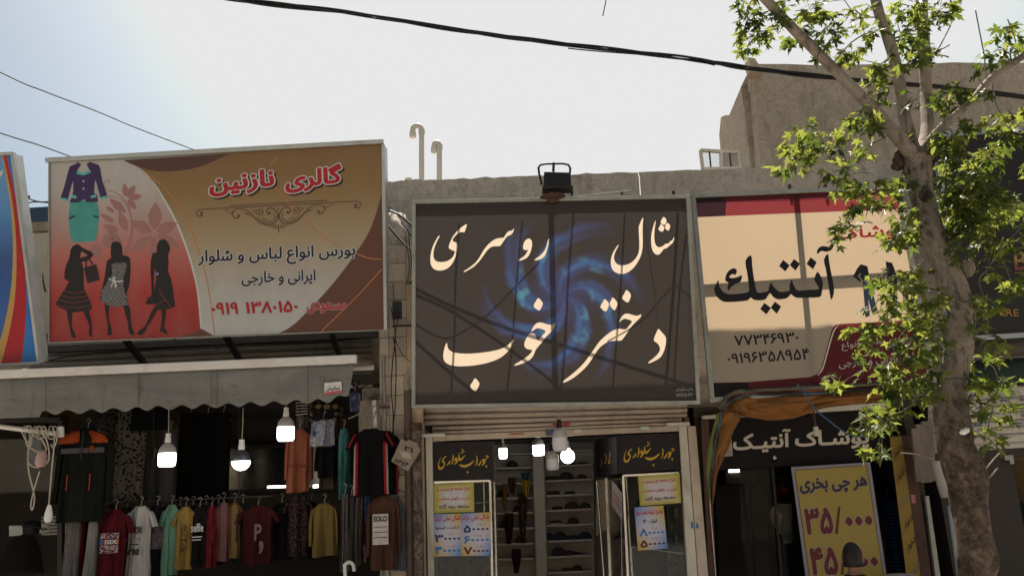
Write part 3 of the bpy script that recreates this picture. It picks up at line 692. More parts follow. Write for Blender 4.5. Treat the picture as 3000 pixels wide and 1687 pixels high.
for pts in ([(850, 830), (930, 890), (990, 910)], [(890, 830), (960, 870)], [(750, 880), (800, 885), (840, 915)], [(985, 820), (985, 870), (1005, 905)], [(585, 850), (560, 880)], [(620, 840), (585, 905)], [(1160, 1010), (1120, 1040), (1060, 1055)], [(1175, 1020), (1150, 1060), (1110, 1078)]): both(pts, [1, 3.5, 1][:len(pts)] if len(pts) == 3 else 2)
stroke(mb, PG, H7([(1186, 1020), (1186, 1070), (1186, 1130)]), [1, 4, 1], .0034); stroke(mb, PG, H7([(1184, 805), (1186, 860)]), 2, .0034)
for x, y, r in ((945, 835, 13), (965, 870, 9), (1000, 950, 12), (1030, 965, 12), (1060, 970, 9), (535, 848, 11), (500, 842, 7)):
    for sx in (x, 2 * 1186 - x):
        yy = y if sx == x else y - 0.053 * (2 * 1186 - 2 * x); mb.poly([[PG(*p, .0036) for p in H7([(sx + r * math.cos(k * .785), yy + r * math.sin(k * .785)) for k in range(8)])]])
mb.build('print_ornament', m_orn, gs)
# lettering
m_lred = M('print_red', '9a1a26', .4, .05, 3); m_navy = M('print_navy', '1f1d33', .4, .05, 3); m_shadow = M('print_umber', '2d2019', .45)
H7q = lambda x0, y0, x1, y1, sl: [tuple(p) for p in H7([(x0, y0), (x1, y0 + sl * (x1 - x0)), (x1, y1 + sl * (x1 - x0)), (x0, y1)])]
FACE = {}
def sign_text(P, root, s, quad, layers, name='lettering', latin=False, ref=None):
    root = FACE.get(root.name, root)
    for k, (mat, bold, off, dx, dy) in enumerate(layers):
        mb = MB(); text(mb, P, s, [(a + dx, b + dy) for a, b in quad], off, bold, latin, layers[-1][1] if ref is None else ref); mb.build(name, mat, root, smooth=False, fix=False)
for s, q in (('گالری', H7q(1270, 330, 1985, 640, -.115)), ('نازنین', H7q(315, 395, 1135, 685, -.10))):
    sign_text(PG, gs, s, q, [(m_shadow, .09, .0040, 5, 5), (m_pale, .09, .0052, 0, 0), (m_lred, .045, .0064, 0, 0)], ref=.045)
def KQ(x0, y0, x1, y1, sl): return K([(x0, y0), (x1, y0 + sl * (x1 - x0)), (x1, y1 + sl * (x1 - x0)), (x0, y1)])
for s, q in (('بورس انواع لباس و شلوار', KQ(1245, 715, 2235, 830, -.045)), ('ایرانی و خارجی', KQ(1520, 850, 1985, 945, -.035))):
    sign_text(PG, gs, s, q, [(m_pale, .07, .0040, 0, 0), (m_navy, .028, .0052, 0, 0)])
sign_text(PG, gs, 'مسعودی', KQ(1930, 1040, 2178, 1112, -.02), [(m_pale, .055, .0040, 0, 0), (m_lred, .03, .0052, 0, 0)])
sign_text(PG, gs, '۰۹۱۹', KQ(1330, 1045, 1500, 1122, -.03), [(m_lred, .03, .0052, 0, 0)])
sign_text(PG, gs, '۱۳۸۰۱۵۰', KQ(1545, 1040, 1875, 1115, -.035), [(m_lred, .03, .0052, 0, 0)])
# metal cap, edge strips and bracket arms
MB().beam(PG(138, 471, .01), PG(1124, 416, .01), PG.n, .045, .06).build('cap_rail', m_alu, gs, bevel=.004)
MB().beam(PG(1123, 424, .006), PG(1130, 966, .006), PG.n, .03, .03).build('edge_strip', m_alu, gs)
MB().beam(PG(146, 480, .006), PG(145, 1003, .006), PG.n, .014, .02).build('edge_strip', m_steel, gs)
MB().beam(PG(145, 1004, .004), PG(1129, 966, .004), PG.n, .012, .02).build('edge_strip', m_steel, gs)
for u in (330, 640, 960):
    p = PG(u, 985, -.2); MB().beam(p, Vector((p.x, 8.6, p.z - .25)), (1, 0, 0), .05, .05).build('bracket', m_dark, gs)

# --- middle sign: black flex, cut-through cream letters, lit from behind
MQ = [(1213, 593), (2014, 577), (2045, 1178), (1212, 1190)]
PM = Plane(at(1620, 885, 7.53), fit_lean(MQ[0], MQ[1], MQ[3], MQ[2], 7.53))
ms = sign_root(PM, MQ, 'flex_sign', 'black shop sign with cream Persian calligraphy over a blue spiral')
cA = lambda p: smooth_loop(crop(p, 1230, 620, 6.0375), 2); cB = lambda p: smooth_loop(crop(p, 1630, 610, 6.0375), 2)
cC = lambda p: smooth_loop(crop(p, 1270, 850, 4.675), 2); cD = lambda p: smooth_loop(crop(p, 1610, 830, 4.675), 2)
L = [cA([(835, 228), (800, 235), (740, 275), (660, 345), (590, 430), (545, 520), (512, 610), (520, 650), (560, 680), (610, 697), (618, 715), (600, 770), (555, 830), (480, 875), (380, 892), (300, 880), (255, 840), (240, 770), (245, 690), (280, 580), (325, 480), (352, 437), (340, 428), (322, 440), (270, 530), (225, 630), (195, 740), (185, 850), (195, 930), (225, 990), (270, 1025), (340, 1042), (430, 1030), (500, 995), (560, 935), (610, 850), (645, 750), (668, 640), (668, 580), (645, 550), (590, 525), (580, 500), (600, 460), (650, 405), (720, 365), (760, 360), (785, 370), (810, 310)]),
     cA([(1662, 300), (1640, 325), (1610, 340), (1565, 350), (1530, 390), (1480, 460), (1430, 466), (1350, 480), (1280, 520), (1200, 590), (1130, 680), (1060, 800), (1000, 885), (940, 940), (860, 1000), (790, 1045), (773, 1068), (800, 1065), (880, 1020), (960, 970), (1040, 890), (1110, 800), (1180, 700), (1240, 640), (1310, 612), (1415, 608), (1470, 540), (1530, 455), (1560, 430), (1610, 410), (1645, 370), (1662, 325)]),
     cA([(1915, 478), (1870, 505), (1840, 560), (1825, 615), (1830, 660), (1870, 682), (1912, 675), (1905, 700), (1860, 770), (1800, 820), (1740, 855), (1735, 868), (1790, 862), (1880, 825), (1930, 770), (1965, 690), (1985, 590), (1980, 520), (1950, 485)]),
     cA([(2282, 478), (2268, 500), (2250, 570), (2225, 650), (2180, 725), (2110, 790), (2045, 835), (2030, 855), (2050, 862), (2110, 848), (2170, 818), (2220, 765), (2245, 690), (2268, 610), (2288, 490)]),
     cB([(1538, 165), (1510, 200), (1475, 280), (1458, 330), (1458, 420), (1465, 560), (1467, 700), (1450, 800), (1400, 890), (1320, 965), (1220, 1005), (1130, 1010), (1070, 985), (1030, 930), (1020, 860), (1040, 780), (1080, 700), (1102, 658), (1092, 652), (1050, 705), (1000, 790), (970, 880), (963, 980), (985, 1070), (1040, 1130), (1110, 1157), (1190, 1158), (1280, 1125), (1370, 1050), (1440, 950), (1490, 850), (1520, 730), (1528, 600), (1525, 400), (1529, 280)]),
     cB([(1752, 222), (1730, 270), (1700, 370), (1680, 480), (1675, 600), (1690, 710), (1720, 780), (1770, 820), (1820, 815), (1865, 770), (1900, 720), (1950, 708), (2000, 660), (2055, 615), (2082, 545), (2080, 515), (2065, 535), (2050, 570), (2015, 580), (1990, 620), (1930, 630), (1890, 665), (1830, 690), (1780, 675), (1745, 620), (1732, 520), (1735, 400), (1750, 290), (1757, 230)]),
     cB([(1895, 155), (1862, 200), (1845, 260), (1910, 296), (1943, 250), (1948, 210), (1930, 180)]), cB([(1850, 282), (1825, 330), (1803, 375), (1868, 420), (1900, 380), (1908, 335)]), cB([(1958, 260), (1943, 278), (1920, 345), (1975, 400), (2005, 355), (2013, 310), (1990, 275)]),
     cC([(178, 722), (160, 760), (142, 830), (133, 900), (145, 960), (190, 1005), (270, 1033), (400, 1040), (560, 1028), (700, 1003), (820, 968), (930, 915), (1010, 845), (1065, 770), (1097, 690), (1090, 672), (1060, 710), (1000, 765), (900, 810), (760, 840), (600, 860), (450, 868), (330, 860), (250, 840), (205, 805), (190, 765), (188, 735)]),
     cC([(568, 1203), (535, 1255), (502, 1320), (572, 1382), (600, 1350), (625, 1300), (628, 1270), (600, 1230)]),
     cC([(1672, 445), (1650, 460), (1610, 472), (1560, 468), (1500, 448), (1450, 440), (1410, 455), (1375, 490), (1345, 545), (1340, 562), (1360, 555), (1395, 530), (1430, 520), (1480, 530), (1535, 560), (1500, 610), (1425, 682), (1400, 620), (1375, 598), (1340, 588), (1300, 610), (1265, 670), (1243, 730), (1250, 775), (1285, 805), (1340, 815), (1350, 822), (1340, 850), (1290, 900), (1220, 950), (1130, 1005), (1102, 1028), (1150, 1025), (1250, 990), (1320, 950), (1365, 900), (1390, 840), (1410, 800), (1470, 730), (1540, 640), (1610, 570), (1645, 520), (1668, 470)]),
     cC([(1435, 105), (1405, 150), (1370, 220), (1445, 278), (1475, 240), (1497, 190), (1480, 150)]),
     cD([(1255, 422), (1230, 435), (1190, 442), (1130, 430), (1070, 413), (1030, 420), (990, 455), (960, 510), (960, 528), (985, 505), (1020, 485), (1060, 488), (1130, 518), (1090, 575), (1040, 630), (960, 620), (890, 635), (820, 675), (740, 740), (680, 800), (630, 870), (560, 970), (470, 1090), (370, 1190), (260, 1280), (190, 1335), (182, 1358), (230, 1345), (330, 1290), (430, 1210), (520, 1120), (590, 1020), (660, 910), (720, 850), (800, 800), (880, 785), (960, 785), (1000, 765), (1060, 680), (1130, 580), (1210, 500), (1248, 460)]),
     cD([(868, 193), (845, 230), (822, 290), (880, 365), (905, 350), (928, 290), (920, 250)]), cD([(755, 215), (730, 255), (695, 325), (765, 385), (795, 350), (813, 290), (800, 255)]), cD([(1052, 90), (1025, 140), (995, 205), (1065, 262), (1095, 230), (1115, 165), (1095, 125)]),
     cD([(1492, 622), (1470, 660), (1425, 775), (1480, 820), (1512, 880), (1505, 930), (1460, 990), (1390, 1050), (1352, 1082), (1370, 1090), (1440, 1060), (1520, 1010), (1565, 930), (1590, 840), (1595, 750), (1570, 705), (1530, 660)])]
cen = PM(1648, 870); ax = (PM(1748, 868) - PM(1548, 872)).normalized(); azv = PM.n.cross(ax).normalized(); azv = azv if azv.z > 0 else -azv
m_sw = swirl('black_flex_print', cen, ax, azv, 0.9)
mb = MB(); mb.poly([[PM(*p) for p in MQ]] + [[PM(*p) for p in l] for l in L]); face_ = mb.build('flex_face', m_sw, ms, smooth=False)
m_let = M('cream_letter_flex', 'cdbda8', .5, .05, 3, trans=.5, tcol=(.68, .55, .42))
for l in L: flat('letter', PM, [l], 0.0, m_let, face_)
edge_frame(PM, MQ, .036, .05, m_galv, ms)
backbars(PM, [((1614, 592), (1628, 1184))], .055, .03, -.022, m_rust, ms)
backbars(PM, [((1213, 600), (2014, 584))], .11, .03, -.025, m_rust, ms)

mb = MB()
for s, q in (('چاپ نوآوران', rect(1980, 1135, 2031, 1146, -.02)), ('۷۷۱۲۵۰۴۳', rect(1981, 1152, 2030, 1162, -.02))): text(mb, PM, s, q, .001, .01)
mb.build('lettering', M('print_grey', '9a948c', .5), ms, fix=False)

# --- floodlight on top of the middle sign
fl = thing('floodlight', PM(1615, 585), 'black floodlight in a wire guard on top of the middle sign', 'lamp')
YL = PM(1615, 585).y - .12
A = lambda u, v, dy=0: at(u, v, YL) + Vector((0, dy, 0))
MB().quadbox([A(1594, 503), A(1672, 505), A(1674, 546), A(1591, 548)], [A(1597, 498, .18), A(1668, 500, .18), A(1670, 532, .22), A(1595, 534, .22)]).build('housing', m_black, fl, bevel=.006)
MB().quadbox([A(1590, 546), A(1678, 545), A(1680, 549), A(1589, 551)], [A(1590, 543, .2), A(1678, 541, .2), A(1680, 545, .2), A(1589, 547, .2)]).build('rim', m_dark, fl)
mb = MB().tube([A(1588, 532, .08), A(1580, 500, .08), A(1578, 482, .08), A(1584, 474, .08), A(1600, 471, .08), A(1650, 470, .08), A(1667, 474, .08), A(1672, 484, .08), A(1671, 500, .08)], .011, 6); mb.build('guard', m_wire, fl)
MB().beam(A(1623, 468, .08), A(1622, 496, .08), (0, 1, 0), .025, .02).build('stem', m_wire, fl)
c = A(1620, 562, .1); MB().lathe(c + Vector((0, 0, -.03)), [(.03, -.02), (.12, 0), (.13, .012), (.04, .03)], 16).build('base_disc', m_rust, fl)
MB().tube([A(1618, 548, .1), A(1615, 586, .1)], .028, 8).build('pole', m_rust, fl)
MB().beam(A(1602, 580, .1), A(1638, 579, .1), (0, 1, 0), .03, .06).build('clamp', m_rust, fl)
MB().tube([at(1868, 502, 8.5), at(1873, 520, 8.3), at(1875, 550, 8.0), PM(1877, 580)], .004, 5).build('stay_wire', m_cord, label='thin pale wire from the parapet to the middle sign', cat='wire')
MB().beam(PM(1640, 582, .02), PM(1838, 566, .1), PM.n, .012, .012).build('loose_trim_strip', m_alu, label='thin loose trim strip sticking up from the middle sign', cat='strip')

# --- right sign: cream flex, lit from behind
RQ = [(2030, 575), (2629, 548), (2732, 1114), (2086, 1172)]
PR = Plane(at(2370, 860, 7.9), fit_lean(RQ[0], RQ[1], RQ[3], RQ[2], 7.9))
rs = sign_root(PR, RQ, 'flex_sign', 'cream shop sign with dark red bands and bold black lettering behind the tree')
m_cf = M('cream_flex', 'b0a696', .5, .05, 2.5, trans=.5, tcol=(.64, .47, .30), streak=True); m_rf = M('red_flex', '8c2a2f', .5, .1, 3, trans=.5, tcol=(.27, .05, .055)); m_df = M('dark_flex', '2a1f22', .5, .1, 3, trans=.5, tcol=(.05, .02, .025)); m_mf = M('maroon_flex', '5a2128', .5, .1, 3, trans=.5, tcol=(.2, .03, .04))
E6 = lambda p: crop(p, 2000, 500, 2.07)
t1 = E6([(58, 155), (1302, 99), (1340, 232), (80, 283)])
b_left = E6([(165, 1285), (400, 1280), (770, 1250), (812, 1235), (840, 1200), (905, 960), (925, 935), (960, 928), (1160, 918), (1440, 900)])
dl = E6([(58, 155), (240, 147), (265, 190), (260, 275), (80, 283)])
face3 = flat('flex_face', PR, [[dl[4], dl[3]] + [t1[2]] + [E6([(1442, 900)])[0]] + list(reversed(b_left))], 0, m_cf, rs)
flat('flex_face', PR, [dl], 0, m_df, rs)
flat('flex_face', PR, [E6([(240, 147), (1302, 99), (1312, 140), (700, 185), (265, 192)])], 0, m_mf, rs)
flat('flex_face', PR, [E6([(265, 192), (700, 185), (1312, 140), (1340, 232), (262, 275)])], 0, m_rf, rs)
bot = b_left + [RQ[2], RQ[3]]
flat('flex_face', PR, [bot], 0, M('maroon_flex_lower', '5e2129', .5, .1, 3, trans=.5, tcol=(.25, .045, .05)), rs)
flat('printed_band', PR, [E6([(165, 1290), (390, 1283), (420, 1388), (185, 1400)])], .001, m_df, rs)
mb = MB(); stroke(mb, PR, E6([(820, 1240), (850, 1195), (880, 1090), (915, 975), (945, 938)]), [3, 4, 4, 4, 2], .002); mb.build('print_line', M('print_cream', 'b9b0a3', .5), rs)
cE = lambda p, k=2: smooth_loop(crop(p, 2050, 680, 5.1756), k)
LB = [cE([(1945, 328), (1882, 415), (1910, 560), (1945, 760), (1965, 900), (1992, 1028), (2025, 960), (2035, 880), (2020, 750), (1985, 580), (1958, 420)]),
      cE([(1780, 325), (1775, 295), (1800, 245), (1850, 215), (1900, 215), (1950, 225), (1985, 215), (2010, 185), (2035, 178), (2030, 210), (2000, 265), (1960, 290), (1900, 298), (1850, 285), (1820, 300), (1800, 325)]),
      cE([(1780, 602), (1735, 715), (1775, 790), (1805, 865), (1700, 872), (1500, 885), (1450, 850), (1410, 770), (1395, 718), (1370, 780), (1358, 830), (1360, 885), (1290, 900), (1210, 905), (1150, 860), (1100, 800), (1078, 762), (1050, 830), (1040, 885), (1000, 905), (900, 920), (860, 890), (840, 800), (815, 660), (795, 500), (778, 348), (692, 435), (715, 600), (740, 780), (748, 870), (735, 905), (640, 930), (430, 940), (340, 890), (290, 800), (288, 735), (275, 735), (240, 800), (222, 860), (232, 930), (270, 990), (330, 1040), (400, 1060), (560, 1055), (700, 1040), (740, 1025), (770, 990), (810, 1020), (870, 1035), (960, 1030), (1010, 1005), (1060, 925), (1110, 980), (1170, 1015), (1240, 1018), (1320, 1000), (1360, 965), (1385, 940), (1430, 980), (1500, 998), (1640, 993), (1820, 985), (1850, 920), (1865, 800), (1860, 740), (1830, 660)]),
      cE([(535, 650), (560, 610), (558, 570), (520, 548), (465, 565), (410, 625), (390, 690), (388, 740), (435, 770), (420, 840), (435, 885), (480, 830), (540, 785), (620, 748), (640, 655), (590, 675), (520, 695), (470, 695), (445, 680), (470, 650), (505, 635)])]
for d in ([(1265, 422), (1202, 515), (1298, 597), (1362, 505)], [(1428, 408), (1365, 500), (1452, 585), (1520, 480)], [(1682, 383), (1618, 483), (1718, 562), (1773, 458)], [(980, 1072), (915, 1165), (1010, 1247), (1080, 1150)], [(1140, 1053), (1075, 1145), (1167, 1238), (1235, 1128)]): LB.append(crop(d, 2050, 680, 5.1756))
for l in LB: flat('letter', PR, [l], .002, m_ink, face3)
sign_text(PR, rs, 'پوشاک', [E6([p])[0] for p in ((930, 340), (1330, 318), (1340, 425), (935, 445))], [(M('print_bright_red', 'c8383a', .5, .04), .02, .002, 0, 0)])
sign_text(PR, rs, '۷۷۳۴۶۹۳۰', [E6([p])[0] for p in ((310, 1000), (700, 975), (705, 1040), (315, 1062))], [(m_ink, .02, .002, 0, 0)])
sign_text(PR, rs, '۰۹۱۹۶۳۵۸۹۵۴', [E6([p])[0] for p in ((268, 1110), (765, 1075), (770, 1145), (272, 1172))], [(m_ink, .02, .002, 0, 0)])
m_lg = M('print_light_grey', 'a79d97', .5, .04)
sign_text(PR, rs, 'تولید و پخش انواع', [E6([p])[0] for p in ((960, 1040), (1412, 985), (1420, 1045), (965, 1095))], [(m_lg, .006, .002, 0, 0)])
sign_text(PR, rs, 'شلوار ایرانی و خارجی', [E6([p])[0] for p in ((942, 1145), (1450, 1095), (1460, 1150), (950, 1205))], [(m_lg, .006, .002, 0, 0)])
m_jean = M('print_denim', '3c465c', .5, .25, 14)
flat('print_jeans', PR, [E6([(1090, 655), (1140, 655), (1150, 730), (1185, 860), (1150, 870), (1125, 780), (1135, 880), (1108, 890), (1100, 780)]), E6([(1245, 700), (1300, 700), (1300, 860), (1255, 870)])], .002, m_jean, rs)
flat('print_torso', PR, [E6([(1080, 568), (1120, 580), (1135, 655), (1090, 660), (1075, 645), (1080, 620), (1060, 640), (1082, 665), (1075, 675), (1033, 640), (1060, 590)]), E6([(1230, 550), (1270, 560), (1300, 640), (1300, 700), (1245, 700), (1240, 640)])], .0024, m_ink, rs)
edge_frame(PR, RQ, .045, .05, m_galv, rs)
backbars(PR, [((2331, 560), (2385, 1145)), ((2063, 838), (2690, 797))], .06, .03, -.02, m_rust, rs)
for u in (2317, 2422, 2526): MB().beam(PR(u, 572, -.03), PR(u - 2, 538, -.03), PR.n, .03, .03).build('post', m_rust, rs)

# --- blue sign cut by the left edge
BQ = [(-260, 470), (38, 450), (116, 1062), (-260, 1085)]
PB = Plane(at(40, 760, 7.5), fit_lean((-260, 470), (38, 450), (-260, 1085), (116, 1062), 7.5) * 0 + .25)
bs = sign_root(PB, BQ, 'sign_box', 'glossy blue sign box with red and gold curves at the left edge')
MB().quadbox([PB(*q, -.003) for q in BQ], [PB(*q, -.16) for q in BQ]).build('box', M('sign_box_metal2', 'a9aaa8', .4, .2, 5, metal=.6, dirt=.5), bs)
K8 = lambda p: crop(p, 0, 430, 2.1308)
zb2, zt2 = PB(40, 1065).z, PB(40, 450).z
m_bl = grad('print_blue_blend', zb2, zt2, [(0, '2a5d9c'), (.3, '1f4f8f'), (.5, '1d4580'), (.75, '3f7fb5'), (1, '4d8fc0')], .25)
m_bl2 = M('print_mid_blue', '2d68a8', .25, .08, 3); m_rd = M('print_crimson', '9c2229', .25, .08, 3); m_gd = M('print_ochre', 'a8854a', .25, .08, 3)
e_gold = K8([(8, 45), (30, 150), (60, 330), (78, 520), (80, 700), (70, 870), (45, 1030), (10, 1180), (-5, 1220)])
e_red = K8([(16, 45), (45, 170), (75, 330), (95, 500), (103, 680), (100, 850), (85, 1010), (50, 1190), (5, 1365)])
e_out = K8([(38, 45), (70, 180), (110, 380), (140, 580), (158, 780), (165, 960), (158, 1130), (132, 1362)])
e_gold, e_red, e_out = (smooth_loop(e, 3, False) for e in (e_gold, e_red, e_out))
flat('printed_panel', PB, [[BQ[0]] + e_gold + [(-260, 1010)]], .001, m_bl, bs)
flat('printed_panel', PB, [e_gold + [(-260, 1010), BQ[3], (2, 1072)] + list(reversed(e_red[:-1]))], .001, m_gd, bs)
flat('printed_panel', PB, [e_red + list(reversed(e_out))], .001, m_rd, bs)
flat('printed_panel', PB, [e_out + [BQ[2], BQ[1]]], .001, m_bl2, bs)
mb = MB(); stroke(mb, PB, K8([(-20, 200), (0, 170), (18, 150), (10, 175), (-20, 210)]), [3, 5, 5, 4, 2], .003); mb.build('lettering', m_pale, bs)
edge_frame(PB, BQ, .03, .05, m_alu, bs)

# --- black sign at the right edge
KQ2 = [(2742, 398), (3180, 366), (3230, 966), (2800, 994)]
PK = Plane(at(2950, 690, 8.0), .06)
ks = sign_root(PK, KQ2, 'sign_box', 'tall black sign with gold latin lettering at the right edge')
MB().quadbox([PK(*q) for q in KQ2], [PK(*q, -.15) for q in KQ2]).build('face', M('black_panel', '1a1615', .5, .1, 3), ks)
edge_frame(PK, KQ2, .05, .06, M('grey_trim', '8d9496', .4, .1, 5, metal=.4), ks)
m_gl = grad('print_gold_blend', PK(2980, 800).z, PK(2980, 730).z, [(0, '7d2018'), (.35, '9a4a20'), (.6, 'b59a45'), (1, 'c4ae5a')], mul=.5)
sign_text(PK, ks, 'B', [(2968, 738), (3006, 736), (3010, 790), (2973, 792)], [(m_gl, .01, .003, 0, 0)], latin=True)
m_gl2 = M('print_old_gold', '8f6a2c', .4, .1)
mb = MB(); stroke(mb, PK, [(2964, 728), (3010, 725)], 2, .003); stroke(mb, PK, [(2972, 800), (3016, 797)], 2, .003); mb.build('print_line', m_gl2, ks)
sign_text(PK, ks, 'BILLIONAIRE', [(2772, 898), (2984, 906), (2985, 927), (2773, 922)], [(m_gl2, .004, .003, 0, 0)], latin=True)

# ------------------------------------------------------------------ shop rooms and fronts
def room(name, x0, x1, y0, y1, z1, label, wall, floor, ceil, extra=None, open_front=True):
    t = thing(name, ((x0 + x1) / 2, (y0 + y1) / 2, 0.122), label, 'building')
    MB().box(x0, x1, y1, y1 + .1, .122, z1).build('back_wall', wall, t)
    MB().box(x0 - .1, x0 - .002, y0, y1 + .1, .122, z1).build('side_wall', wall, t)
    MB().box(x1 + .002, x1 + .1, y0, y1 + .1, .122, z1).build('side_wall', wall, t)
    MB().box(x0 - .1, x1 + .1, y0, y1 + .1, z1 + .002, z1 + .1).build('ceiling', ceil, t)
    MB().box(x0, x1, y0, y1, .1, .121).build('floor', floor, t)
    return t
XL0 = at(-1000, 1400, YF).x; XL1 = at(1112, 1450, YF).x
XM0, XM1 = at(1250, 1450, YF).x, at(2030, 1450, YF).x
XR0, XR1 = at(2068, 1400, YF).x, at(2700, 1500, YF).x
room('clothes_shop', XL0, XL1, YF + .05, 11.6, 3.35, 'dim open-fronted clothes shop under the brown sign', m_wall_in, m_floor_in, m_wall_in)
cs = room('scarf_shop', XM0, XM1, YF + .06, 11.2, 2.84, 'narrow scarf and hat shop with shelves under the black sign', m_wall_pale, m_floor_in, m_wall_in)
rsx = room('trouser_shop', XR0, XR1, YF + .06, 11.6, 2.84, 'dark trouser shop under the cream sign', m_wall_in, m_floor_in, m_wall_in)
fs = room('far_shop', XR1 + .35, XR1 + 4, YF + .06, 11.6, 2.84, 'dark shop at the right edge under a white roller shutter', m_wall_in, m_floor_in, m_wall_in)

# --- wall above the left shop and behind the signs on the left
lw = thing('left_shop_wall', ((XL0 + XL1) / 2, 8.8, 3.4), 'weathered front wall of slats and panels behind the brown sign', 'wall')
MB().box(XL0, XL1 + .1, 8.75, 8.95, 3.46, at(400, 640, 8.75).z).build('wall_panel', M('grubby_panel', '8f8573', .8, .2, 3, dirt=.6), lw)
PW = Plane(at(300, 900, 8.7))
q = [(72, 684), (160, 680), (160, 975), (112, 980)]
MB().quadbox([PW(*p) for p in q], [PW(*p, -.04) for p in q]).build('cream_sheet', M('stained_cream_sheet', 'b8ae9a', .7, .12, 2.5, dirt=.6, streak=True), lw)
q = [(60, 612), (160, 606), (160, 650), (62, 656)]
MB().quadbox([PW(*p, .02) for p in q], [PW(*p, -.04) for p in q]).build('blue_fascia', M('faded_blue_metal', '3a4a5c', .6, .2, 5, dirt=.5), lw)
q = [(64, 656), (160, 650), (160, 676), (68, 682)]
MB().quadbox([PW(*p, .03) for p in q], [PW(*p, -.04) for p in q]).build('beige_rail', M('beige_rail', '9a8a70', .7, .2, 5, dirt=.6), lw)
MB().beam(PW(58, 505, .05), PW(72, 690, .05), PW.n, .035, .035).build('post', m_rust, lw)
MB().beam(PW(66, 575, .06), PW(95, 583, .06), PW.n, .03, .03).build('stub', m_rust, lw)
mb = MB(); stroke(mb, PW, [(125, 800), (128, 830), (134, 856)], [2, 5, 6], .004); mb.build('tear', m_dark, lw)

# --- roller shutter box and slats of the left shop
YS = 8.62
ls = thing('roller_shutter', at(500, 1150, YS), 'dusty rolled-up shutter slats between the brown sign and the grey awning', 'shutter')
m_slat = M('dusty_slat', '8d8376', .6, .15, 6, dirt=.6, streak=True)
def slat(parent, P, a, b, c, d, bulge, mat, name='slat'):   # a..b top edge, d..c bottom edge in px; rounded face
    rows = []
    for k in range(5):
        t = k / 4; o = bulge * math.sin(math.pi * t)
        rows.append([P(a[0] * (1 - t) + d[0] * t, a[1] * (1 - t) + d[1] * t, o), P(b[0] * (1 - t) + c[0] * t, b[1] * (1 - t) + c[1] * t, o)])
    mb = MB().grid(rows); return mb.build(name, mat, parent, solid=.01, smooth=True)
PS = Plane(at(500, 1050, YS))
for k in range(7):
    v0 = 980 + k * 17; slat(ls, PS, (90, v0 + 32), (1090, v0 - 14), (1090, v0 + 2), (90, v0 + 48), .02, m_slat)
MB().beam(PS(150, 1030, .12), PS(1110, 985, .12), PS.n, .07, .07).build('dark_rail', m_dark, ls)
MB().beam(PS(1010, 1165, .05), PS(1090, 1122, .05) * 1, PS.n, .01, .01).build('edge', m_dark, ls)
q = [(1020, 1092), (1090, 1086), (1090, 1112), (1025, 1118)]
for k, (v0, v1) in enumerate(((1058, 1082), (1086, 1106), (1110, 1134))):
    slat(ls, PS, (1000, v0 + 4), (1092, v0), (1092, v1), (1000, v1 + 4), .03, M('shutter_plastic', 'a39a8c', .6, .1, 5, dirt=.5))
for u, v, n_ in ((500, 1010, 5), (740, 1000, 6), (870, 1000, 5), (640, 1015, 4)):
    pts = [PS(u + i * 9 + 4 * random.random(), v + 12 * math.sin(i * 1.7) + random.random() * 8, .14 + .02 * random.random()) for i in range(n_)]
    MB().tube(smooth_loop([tuple(p) for p in pts], 4, False), .006, 5).build('tangled_wire', m_wire, ls)
MB().tube(smooth_loop([tuple(PS(u, v, .13)) for u, v in ((160, 1062), (250, 1045), (420, 1030), (700, 1015), (900, 1010), (1100, 995))], 4, False), .008, 5).build('sagging_wire', m_wire, ls)

# --- grey awning with scalloped valance
PA = Plane(at(520, 1130, 7.55), .04)
aw = thing('awning', PA(520, 1215), 'dirty grey canvas awning with a scalloped lower edge and a white front bar', 'awning')
bar_t = lambda u: 1086 - u * .0432
g = NG('grey_canvas'); v = g.pos(); n1 = g.noise(g.pos((.5, 1, 2.2)), 3.0, 6, .7, .5); n2 = g.noise(g.pos((3, 3, .4)), 4, 6, .7)
c = g.ramp(n1, [(.3, '666461'), (.55, '72706c'), (.75, '7c7a76')]); c = g.mix(g.ramp(n2, [(.56, 0.0), (.72, .6)]), c, '50463c'); c = g.mix(g.ramp(g.noise(g.pos((1, 1, 3)), 6, 6, .75), [(.57, 0.), (.7, .65)]), c, '5a4a3b')
m_canvas = g.surf(c, .9, 0, g.bump(g.noise(g.pos(), 9, 4), .3, .02), spec=.15)
rows = []
us = [-690 + i * 6 for i in range(int((1042 + 690) / 6) + 1)]
def hem(u):
    base = 1214 - u * .043
    if u < 118: return base + 12
    return base + 1 + 6.5 * math.cos((u - 164) / 67 * 2 * math.pi)
for k in range(9):
    t = k / 8; r = []
    for u in us:
        uu = u - 16 * t * max(0, (u - 900) / 142); vv = bar_t(u) + 24 + (hem(u) - bar_t(u) - 24) * t
        if u > 985: vv -= t * t * (u - 985) * .35
        r.append(PA(uu, vv, .012 * t * math.sin(u * .045) + .01 * t * math.sin(u * .013 + 1) + .012 * noise.noise(Vector((u * .02, t * 2, 0)))))
    rows.append(r)
MB().grid(rows).build('valance', m_canvas, aw, smooth=True, solid=.004)
for u in (140, 410, 640, 905):
    mb = MB(); mb.grid([[PA(u - 1 + 2 * sd_, bar_t(u) + 24 + (hem(u) - bar_t(u) - 28) * t, .034 + .012 * t * math.sin(u * .045)) for sd_ in (0, 1)] for t in [i / 8 for i in range(9)]]); mb.build('seam', M('canvas_seam', '4a4742', .9), aw)
MB().beam(PA(-690, bar_t(-690) + 11), PA(1046, bar_t(1046) + 11), PA.n, .085, .07).build('front_bar', M('white_bar', 'c5bfb8', .35, .06, 5, dirt=.3), aw, bevel=.012)
p0, p1 = PA(-690, bar_t(-690) + 6), PA(1042, bar_t(1042) + 6)
